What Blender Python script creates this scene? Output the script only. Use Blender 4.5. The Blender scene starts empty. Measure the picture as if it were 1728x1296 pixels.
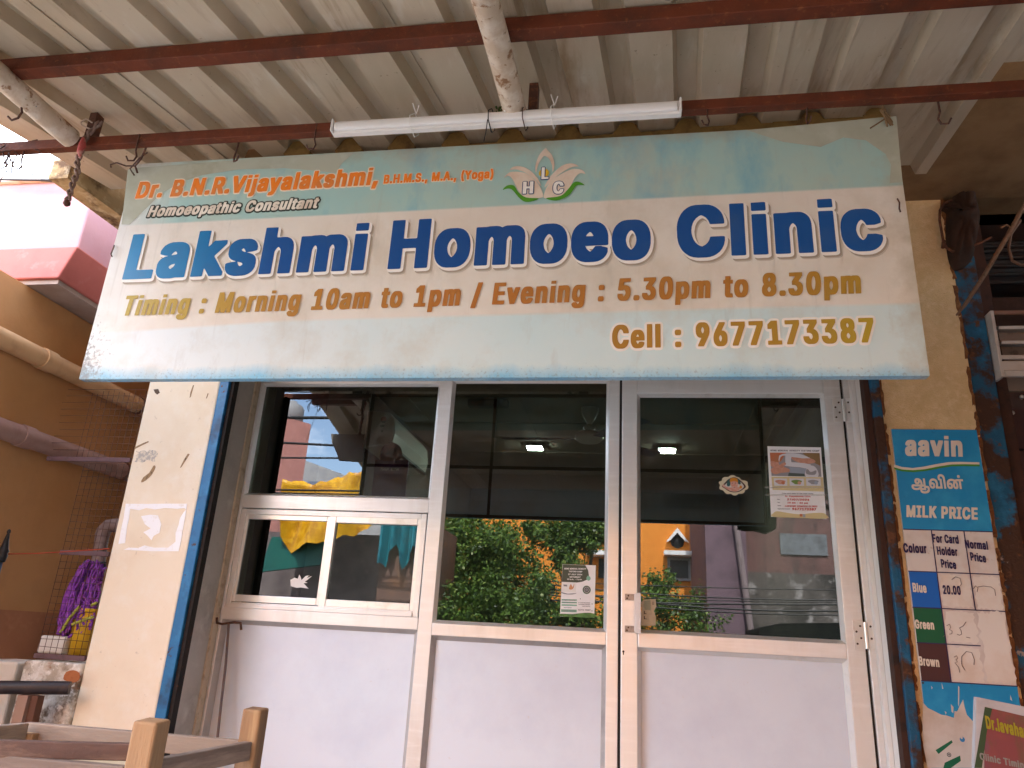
import bpy, bmesh, math, random
import numpy as np
from mathutils import Vector, Matrix
from mathutils.geometry import tessellate_polygon

# ------------------------------------------------------------------ scene, camera, world, sun
scene = bpy.context.scene
COL = scene.collection
W, H, F = 1728.0, 1296.0, 1250.0
PITCH, YAW, ROLL = 0.33610878, -0.1742959, 0.05757714
CAM = np.array([0.0, -3.6, 1.5])
_cp, _sp, _cy, _sy, _cr, _sr = (math.cos(PITCH), math.sin(PITCH), math.cos(YAW), math.sin(YAW), math.cos(ROLL), math.sin(ROLL))
FWD = np.array([_sy * _cp, _cy * _cp, _sp])
_rt = np.array([_cy, -_sy, 0.0])
_up = np.cross(_rt, FWD)
RGT, UPV = _cr * _rt + _sr * _up, -_sr * _rt + _cr * _up
cam_data = bpy.data.cameras.new('camera')
cam_data.sensor_width = 36.0
cam_data.lens = F / W * 36.0
cam_data.clip_start = 0.05
cam_data.clip_end = 500.0
cam = bpy.data.objects.new('camera', cam_data)
COL.objects.link(cam)
cam.matrix_world = Matrix(((RGT[0], UPV[0], -FWD[0], CAM[0]), (RGT[1], UPV[1], -FWD[1], CAM[1]), (RGT[2], UPV[2], -FWD[2], CAM[2]), (0, 0, 0, 1)))
scene.camera = cam

SUN_DIR = Vector((0.03, 0.52, 0.85)).normalized()          # towards the sun
SUN_EL = math.asin(SUN_DIR.z)
SUN_ROT = math.atan2(SUN_DIR.x, SUN_DIR.y)
world = bpy.data.worlds.new('World')
scene.world = world
world.use_nodes = True
wn = world.node_tree
bg = wn.nodes['Background']
sky = wn.nodes.new('ShaderNodeTexSky')
sky.sky_type = 'NISHITA'
sky.sun_disc = False
sky.sun_elevation = SUN_EL
sky.sun_rotation = SUN_ROT
sky.dust_density = 1.5
# broken white cloud over the blue
tcw = wn.nodes.new('ShaderNodeTexCoord')
cn = wn.nodes.new('ShaderNodeTexNoise')
cn.inputs['Scale'].default_value = 2.6
cn.inputs['Detail'].default_value = 7
cn.inputs['Roughness'].default_value = 0.55
cmap = wn.nodes.new('ShaderNodeMapping')
cmap.inputs['Scale'].default_value = (1, 1, 2.2)
cmap.inputs['Location'].default_value = (1.9, 1.33, 0.57)
cr_ = wn.nodes.new('ShaderNodeMapRange')
cr_.inputs['From Min'].default_value = 0.47
cr_.inputs['From Max'].default_value = 0.62
cmix = wn.nodes.new('ShaderNodeMix')
cmix.data_type = 'RGBA'
wn.links.new(tcw.outputs['Generated'], cmap.inputs['Vector'])
wn.links.new(cmap.outputs[0], cn.inputs['Vector'])
wn.links.new(cn.outputs['Fac'], cr_.inputs['Value'])
wn.links.new(cr_.outputs[0], cmix.inputs[0])
wn.links.new(sky.outputs[0], cmix.inputs[6])
cmix.inputs[7].default_value = (11.0, 11.0, 11.2, 1)
wn.links.new(cmix.outputs[2], bg.inputs[0])
bg.inputs[1].default_value = 0.15

sun_d = bpy.data.lights.new('sun', 'SUN')
sun_d.energy = 3.5
sun_d.angle = math.radians(0.5)
sun_d.color = (1.0, 0.975, 0.94)
sun = bpy.data.objects.new('sun', sun_d)
sun.rotation_euler = SUN_DIR.to_track_quat('Z', 'Y').to_euler()
sun.location = (0, 0, 12)
COL.objects.link(sun)

scene.view_settings.view_transform = 'Standard'
scene.view_settings.look = 'None'
scene.view_settings.exposure = 3.42
scene.view_settings.gamma = 1.0
scene.render.engine = 'CYCLES'
scene.cycles.use_denoising = True
scene.cycles.max_bounces = 10
scene.cycles.diffuse_bounces = 6
scene.cycles.glossy_bounces = 5
scene.cycles.transparent_max_bounces = 12
scene.cycles.sample_clamp_indirect = 8.0
scene.cycles.caustics_reflective = False
scene.cycles.caustics_refractive = False

random.seed(7)

# ------------------------------------------------------------------ helpers
def ray(x, y):
    return FWD + RGT * (x - W / 2) / F - UPV * (y - H / 2) / F
def PY(x, y, Y):
    d = ray(x, y); t = (Y - CAM[1]) / d[1]; q = CAM + d * t
    return Vector((float(q[0]), float(Y), float(q[2])))
def PX(x, y, X):
    d = ray(x, y); t = (X - CAM[0]) / d[0]; q = CAM + d * t
    return Vector((float(X), float(q[1]), float(q[2])))
def RP(x, y, D):
    """a place across the street, as far out as the shop glass shows it"""
    q = PY(x, y, D)
    return Vector((q.x, -D, q.z))

class MB:
    def __init__(self):
        self.v, self.f, self.m, self.s = [], [], [], []
    def add(self, vs, fs, mi=0, smooth=False):
        o = len(self.v)
        self.v += [tuple(p) for p in vs]
        for f in fs:
            self.f.append(tuple(i + o for i in f)); self.m.append(mi); self.s.append(smooth)
    def box(self, x0, x1, y0, y1, z0, z1, mi=0):
        self.hexa([(x0, y0, z0), (x1, y0, z0), (x1, y1, z0), (x0, y1, z0), (x0, y0, z1), (x1, y0, z1), (x1, y1, z1), (x0, y1, z1)], mi)
    def hexa(self, p, mi=0):
        self.add(p, [(0, 3, 2, 1), (4, 5, 6, 7), (0, 1, 5, 4), (1, 2, 6, 5), (2, 3, 7, 6), (3, 0, 4, 7)], mi)
    def bar(self, a, b, w, h, mi=0, up=(0, 0, 1)):
        a, b = Vector(a), Vector(b); d = (b - a).normalized(); u = Vector(up)
        s = d.cross(u).normalized(); u = s.cross(d).normalized()
        s, u = s * w / 2, u * h / 2
        self.hexa([a - s - u, a + s - u, b + s - u, b - s - u, a - s + u, a + s + u, b + s + u, b - s + u], mi)
    def tube(self, pts, r, n=8, mi=0, cap=True):
        pts = [Vector(p) for p in pts]
        rs = r if isinstance(r, (list, tuple)) else [r] * len(pts)
        t0 = (pts[1] - pts[0]).normalized()
        u = t0.orthogonal().normalized()
        rings = []
        for i, p in enumerate(pts):
            t = (pts[min(i + 1, len(pts) - 1)] - pts[max(i - 1, 0)])
            t = t.normalized() if t.length > 1e-9 else t0
            u = (u - t * u.dot(t)).normalized(); w = t.cross(u)
            rings.append([p + (u * math.cos(2 * math.pi * k / n) + w * math.sin(2 * math.pi * k / n)) * rs[i] for k in range(n)])
        vs = [q for rg in rings for q in rg]
        fs = [(i * n + k, i * n + (k + 1) % n, (i + 1) * n + (k + 1) % n, (i + 1) * n + k) for i in range(len(pts) - 1) for k in range(n)]
        self.add(vs, fs, mi, True)
        if cap:
            self.add(rings[0][::-1], [tuple(range(n))], mi); self.add(rings[-1], [tuple(range(n))], mi)
    def lathe(self, c, prof, n=20, mi=0, axis='z'):
        vs, fs = [], []
        for r, h in prof:
            for k in range(n):
                a = 2 * math.pi * k / n
                q = (r * math.cos(a), r * math.sin(a), h)
                if axis == 'y': q = (q[0], q[2], q[1])
                vs.append((c[0] + q[0], c[1] + q[1], c[2] + q[2]))
        for i in range(len(prof) - 1):
            for k in range(n): fs.append((i * n + k, i * n + (k + 1) % n, (i + 1) * n + (k + 1) % n, (i + 1) * n + k))
        fs.append(tuple(range(n))[::-1]); fs.append(tuple((len(prof) - 1) * n + k for k in range(n)))
        self.add(vs, fs, mi, True)
    def sheet(self, polys, Y, mi=0):
        """flat printed shape: outlines in (x, z), holes allowed, facing -Y"""
        polys = [p for p in polys if len(p) > 2]
        def inside(pt, poly):
            c = False
            for i in range(len(poly)):
                (xa, za), (xb, zb) = poly[i], poly[i - 1]
                if (za > pt[1]) != (zb > pt[1]) and pt[0] < (xb - xa) * (pt[1] - za) / (zb - za) + xa: c = not c
            return c
        depth = [sum(1 for q in polys if q is not p and inside(p[0], q)) for p in polys]
        for p, d in zip(polys, depth):
            if d % 2: continue
            group = [p] + [q for q, e in zip(polys, depth) if e == d + 1 and inside(q[0], p)]
            flat = [Vector((a, c, 0)) for poly in group for a, c in poly]
            fs = []
            for a, b, c in tessellate_polygon([[Vector((x, z, 0)) for x, z in poly] for poly in group]):
                A, B, C_ = flat[a], flat[b], flat[c]
                fs.append((a, b, c) if (B - A).cross(C_ - A).z > 0 else (a, c, b))
            self.add([(v.x, Y, v.y) for v in flat], fs, mi)
    def prism(self, poly, y0, y1, mi=0):
        """outline in (x, z) given thickness from y0 (front) to y1"""
        n = len(poly)
        ar = sum(poly[i][0] * poly[(i + 1) % n][1] - poly[(i + 1) % n][0] * poly[i][1] for i in range(n))
        if ar < 0: poly = poly[::-1]
        self.sheet([poly], y0, mi)
        o = len(self.v)
        self.sheet([poly], y1, mi)
        # turn the back cap round
        for k in range(len(self.f)):
            if self.f[k][0] >= o: self.f[k] = self.f[k][::-1]
        vs = [(p[0], y0, p[1]) for p in poly] + [(p[0], y1, p[1]) for p in poly]
        self.add(vs, [(i, i + n, (i + 1) % n + n, (i + 1) % n) for i in range(n)], mi)
    def quad(self, a, b, c, d, mi=0):
        self.add([a, b, c, d], [(0, 1, 2, 3)], mi)

def obj(name, mb, mats, parent=None, bevel=0.0, local=False):
    me = bpy.data.meshes.new(name)
    me.from_pydata(mb.v, [], mb.f)
    for m in (mats if isinstance(mats, (list, tuple)) else [mats]): me.materials.append(m)
    me.polygons.foreach_set('material_index', mb.m)
    me.polygons.foreach_set('use_smooth', mb.s)
    me.update()
    o = bpy.data.objects.new(name, me)
    COL.objects.link(o)
    if parent is not None:
        o.parent = parent
        if parent.type == 'EMPTY' and not local: o.location = -Vector(parent.location)
    if bevel:
        b = o.modifiers.new('bevel', 'BEVEL'); b.width = bevel; b.segments = 2; b.limit_method = 'ANGLE'; b.angle_limit = math.radians(40)
    return o
def tag(o, label, cat, group=None, kind=None):
    o['label'] = label; o['category'] = cat
    if group: o['group'] = group
    if kind: o['kind'] = kind
    return o
def thing(name, label, cat, loc=(0, 0, 0), group=None):
    o = bpy.data.objects.new(name, None)
    o.empty_display_size = 0.1
    COL.objects.link(o); o.location = loc
    return tag(o, label, cat, group)
def struct(name, mb, mats):
    o = obj(name, mb, mats); o['kind'] = 'structure'; return o
def dup(root, loc, label, group=None, rotz=0.0, scale=1.0):
    r = root.copy(); COL.objects.link(r); r.location = loc; r.rotation_euler = (0, 0, rotz); r.scale = (scale,) * 3
    r['label'] = label
    if group: r['group'] = group
    for ch in list(root.children):
        c = ch.copy(); COL.objects.link(c); c.parent = r
        for g in ch.children:
            d = g.copy(); COL.objects.link(d); d.parent = c
    return r

# ------------------------------------------------------------------ materials
def M(name, base, layers=(), rough=0.6, metal=0.0, bump=None, spec=0.35, trans=0.0, emit=None, roughvar=0.0):
    """base colour, then stains: (colour, scale, lo, hi, (stretch x, y, z), seed)"""
    m = bpy.data.materials.new(name); m.use_nodes = True
    nt = m.node_tree; N = nt.nodes; L = nt.links
    b = N['Principled BSDF']
    b.inputs['Roughness'].default_value = rough
    b.inputs['Metallic'].default_value = metal
    b.inputs['Specular IOR Level'].default_value = spec
    tc = N.new('ShaderNodeTexCoord')
    def noise(sc, st=(1, 1, 1), seed=0.0, det=6):
        mp = N.new('ShaderNodeMapping'); mp.inputs['Scale'].default_value = st; mp.inputs['Location'].default_value = (seed, seed * 1.7, seed * .6)
        n = N.new('ShaderNodeTexNoise'); n.inputs['Scale'].default_value = sc; n.inputs['Detail'].default_value = det; n.inputs['Roughness'].default_value = 0.62
        L.new(tc.outputs['Object'], mp.inputs['Vector']); L.new(mp.outputs[0], n.inputs['Vector'])
        return n.outputs['Fac']
    cur = None
    for i, ly in enumerate(layers):
        colr, sc, lo, hi = ly[:4]
        st = ly[4] if len(ly) > 4 else (1, 1, 1); seed = ly[5] if len(ly) > 5 else 3.1 * i + 1
        mr = N.new('ShaderNodeMapRange'); mr.inputs['From Min'].default_value = lo; mr.inputs['From Max'].default_value = hi
        L.new(noise(sc, st, seed), mr.inputs['Value'])
        mx = N.new('ShaderNodeMix'); mx.data_type = 'RGBA'
        L.new(mr.outputs[0], mx.inputs[0])
        if cur is None: mx.inputs[6].default_value = (*base, 1)
        else: L.new(cur, mx.inputs[6])
        mx.inputs[7].default_value = (*colr, 1)
        cur = mx.outputs[2]
    if cur is None: b.inputs['Base Color'].default_value = (*base, 1)
    else: L.new(cur, b.inputs['Base Color'])
    if bump:
        bp = N.new('ShaderNodeBump'); bp.inputs['Strength'].default_value = bump[1]; bp.inputs['Distance'].default_value = 0.01
        L.new(noise(bump[0], bump[2] if len(bump) > 2 else (1, 1, 1), 9.0), bp.inputs['Height']); L.new(bp.outputs[0], b.inputs['Normal'])
    if roughvar:
        mr = N.new('ShaderNodeMapRange'); mr.inputs['To Min'].default_value = rough - roughvar; mr.inputs['To Max'].default_value = rough + roughvar
        L.new(noise(9, (1, 1, 1), 4.4), mr.inputs['Value']); L.new(mr.outputs[0], b.inputs['Roughness'])
    if trans:
        t = N.new('ShaderNodeBsdfTranslucent'); ms = N.new('ShaderNodeMixShader'); ms.inputs[0].default_value = trans
        if cur is None: t.inputs[0].default_value = (*base, 1)
        else: L.new(cur, t.inputs[0])
        L.new(b.outputs[0], ms.inputs[1]); L.new(t.outputs[0], ms.inputs[2]); L.new(ms.outputs[0], N['Material Output'].inputs[0])
    if emit:
        b.inputs['Emission Color'].default_value = (*emit[0], 1); b.inputs['Emission Strength'].default_value = emit[1]
    return m
def grad_x(name, stops, x0, x1, rough=0.5, stain=None):
    """ink printed with a left-to-right colour change"""
    m = M(name, (1, 1, 1), rough=rough); nt = m.node_tree; N = nt.nodes; L = nt.links
    tc = N.new('ShaderNodeTexCoord'); sp = N.new('ShaderNodeSeparateXYZ'); mr = N.new('ShaderNodeMapRange'); rp = N.new('ShaderNodeValToRGB')
    mr.inputs['From Min'].default_value = x0; mr.inputs['From Max'].default_value = x1
    L.new(tc.outputs['Object'], sp.inputs[0]); L.new(sp.outputs[0], mr.inputs[0]); L.new(mr.outputs[0], rp.inputs[0])
    e = rp.color_ramp.elements
    e[0].position, e[0].color = stops[0][0], (*stops[0][1], 1); e[1].position, e[1].color = stops[-1][0], (*stops[-1][1], 1)
    for p, c in stops[1:-1]: q = e.new(p); q.color = (*c, 1)
    nz = N.new('ShaderNodeTexNoise'); nz.inputs['Scale'].default_value = 14; nz.inputs['Detail'].default_value = 8
    L.new(tc.outputs['Object'], nz.inputs['Vector'])
    m2 = N.new('ShaderNodeMapRange'); m2.inputs['From Min'].default_value = .5; m2.inputs['From Max'].default_value = .85; m2.inputs['To Max'].default_value = .35
    L.new(nz.outputs['Fac'], m2.inputs[0])
    mx = N.new('ShaderNodeMix'); mx.data_type = 'RGBA'; L.new(m2.outputs[0], mx.inputs[0]); L.new(rp.outputs[0], mx.inputs[6]); mx.inputs[7].default_value = (*(stain or (.3, .25, .2)), 1)
    L.new(mx.outputs[2], N['Principled BSDF'].inputs['Base Color'])
    return m

white = M('white_plain', (.8, .79, .76), [((.6, .55, .48), 9, .5, .8)], .5)
dark = M('dark_void', (.02, .015, .012), rough=.8)
rust = M('rusty_red_oxide', (.145, .032, .011), [((.075, .022, .010), 10, .42, .7), ((.24, .075, .025), 45, .58, .72), ((.17, .09, .045), 60, .66, .76)], .65, bump=(60, .25))
rust_dark = M('dark_rust', (.09, .035, .02), [((.2, .07, .03), 40, .5, .7)], .75, bump=(90, .3))
wire_m = M('rusty_wire', (.07, .03, .02), [((.18, .07, .03), 60, .5, .7)], .6)
sheet_m = M('old_roof_sheet', (.60, .51, .375), [((.50, .41, .28), 2.0, .42, .68, (2, .5, 1)), ((.30, .20, .105), 4, .55, .78, (4, .3, 1)), ((.66, .60, .49), 9, .55, .75, (2, .4, 1)), ((.20, .13, .07), 45, .66, .74), ((.33, .22, .12), 1.3, .60, .72, (3, .6, 1), 17.0)], .5, bump=(9, .06, (2, .4, 1)))
pipe_m = M('peeling_paint_pipe', (.60, .47, .34), [((.72, .62, .50), 16, .45, .6), ((.30, .16, .08), 22, .57, .63), ((.16, .20, .24), 9, .68, .70), ((.10, .05, .03), 34, .66, .70)], .7, bump=(40, .4))
concrete_m = M('dirty_concrete', (.34, .24, .13), [((.18, .11, .06), 5, .45, .7), ((.45, .36, .24), 9, .55, .75)], .85, bump=(40, .3))
alu = M('brushed_aluminium', (.80, .79, .78), [((.66, .62, .58), 5, .5, .8, (1, 1, .25)), ((.88, .88, .88), 30, .5, .8, (.1, 1, 1))], .36, metal=.3, roughvar=.08)
alu_bead = M('aluminium_bead', (.86, .85, .83), [((.7, .66, .6), 12, .55, .8)], .3, metal=.5)
gasket = M('black_gasket', (.03, .028, .027), rough=.7)
panel_m = M('white_laminate', (.70, .77, .88), [((.60, .66, .79), 2.2, .45, .75), ((.60, .58, .58), 25, .66, .8), ((.38, .35, .33), 90, .735, .76)], .32, spec=.45)
cream_m = M('cream_wall_paint', (.81, .71, .56), [((.75, .63, .47), 3, .45, .75), ((.84, .78, .68), 6, .5, .75), ((.50, .42, .33), 26, .66, .78), ((.20, .17, .15), 75, .73, .76)], .8, bump=(70, .12))
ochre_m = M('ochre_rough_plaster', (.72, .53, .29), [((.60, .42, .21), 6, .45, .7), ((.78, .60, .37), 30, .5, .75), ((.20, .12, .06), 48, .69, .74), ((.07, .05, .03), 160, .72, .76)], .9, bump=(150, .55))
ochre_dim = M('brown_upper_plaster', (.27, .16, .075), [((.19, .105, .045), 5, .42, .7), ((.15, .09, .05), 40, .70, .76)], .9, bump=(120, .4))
blue_m = M('blue_gloss_paint', (.012, .145, .34), [((.025, .21, .44), 12, .5, .7), ((.01, .07, .16), 7, .52, .68), ((.06, .03, .015), 24, .64, .70)], .42, bump=(40, .15))
blue_rust = M('blue_paint_rusted', (.008, .085, .17), [((.015, .14, .27), 9, .5, .65), ((.05, .020, .010), 6, .45, .53), ((.12, .045, .018), 20, .58, .66), ((.28, .24, .22), 11, .68, .70)], .6, bump=(50, .5))
reveal_m = M('grey_cement_reveal', (.52, .46, .40), [((.40, .35, .30), 4, .45, .7), ((.62, .57, .5), 10, .55, .75)], .85, bump=(60, .2))
black_m = M('black_paint', (.012, .012, .014), rough=.45)
pvc_w = M('white_pvc', (.86, .83, .79), [((.76, .71, .64), 7, .5, .75)], .4)
pvc_g = M('grey_pvc', (.20, .15, .145), [((.13, .10, .09), 9, .5, .7)], .5)
wood_m = M('rough_sawn_wood', (.34, .20, .10), [((.19, .10, .055), 9, .42, .65, (1, 1, .12)), ((.46, .29, .14), 30, .5, .7, (1, 1, .1)), ((.10, .05, .03), 20, .70, .76)], .75, bump=(45, .35, (1, 1, .15)))
wood_grey = M('weathered_rail_wood', (.27, .20, .155), [((.16, .11, .085), 8, .42, .65, (.2, .2, 1)), ((.38, .28, .21), 26, .52, .7, (.12, .12, 1)), ((.05, .03, .02), 30, .72, .76)], .8, bump=(45, .35, (.2, .2, 1)))

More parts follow.
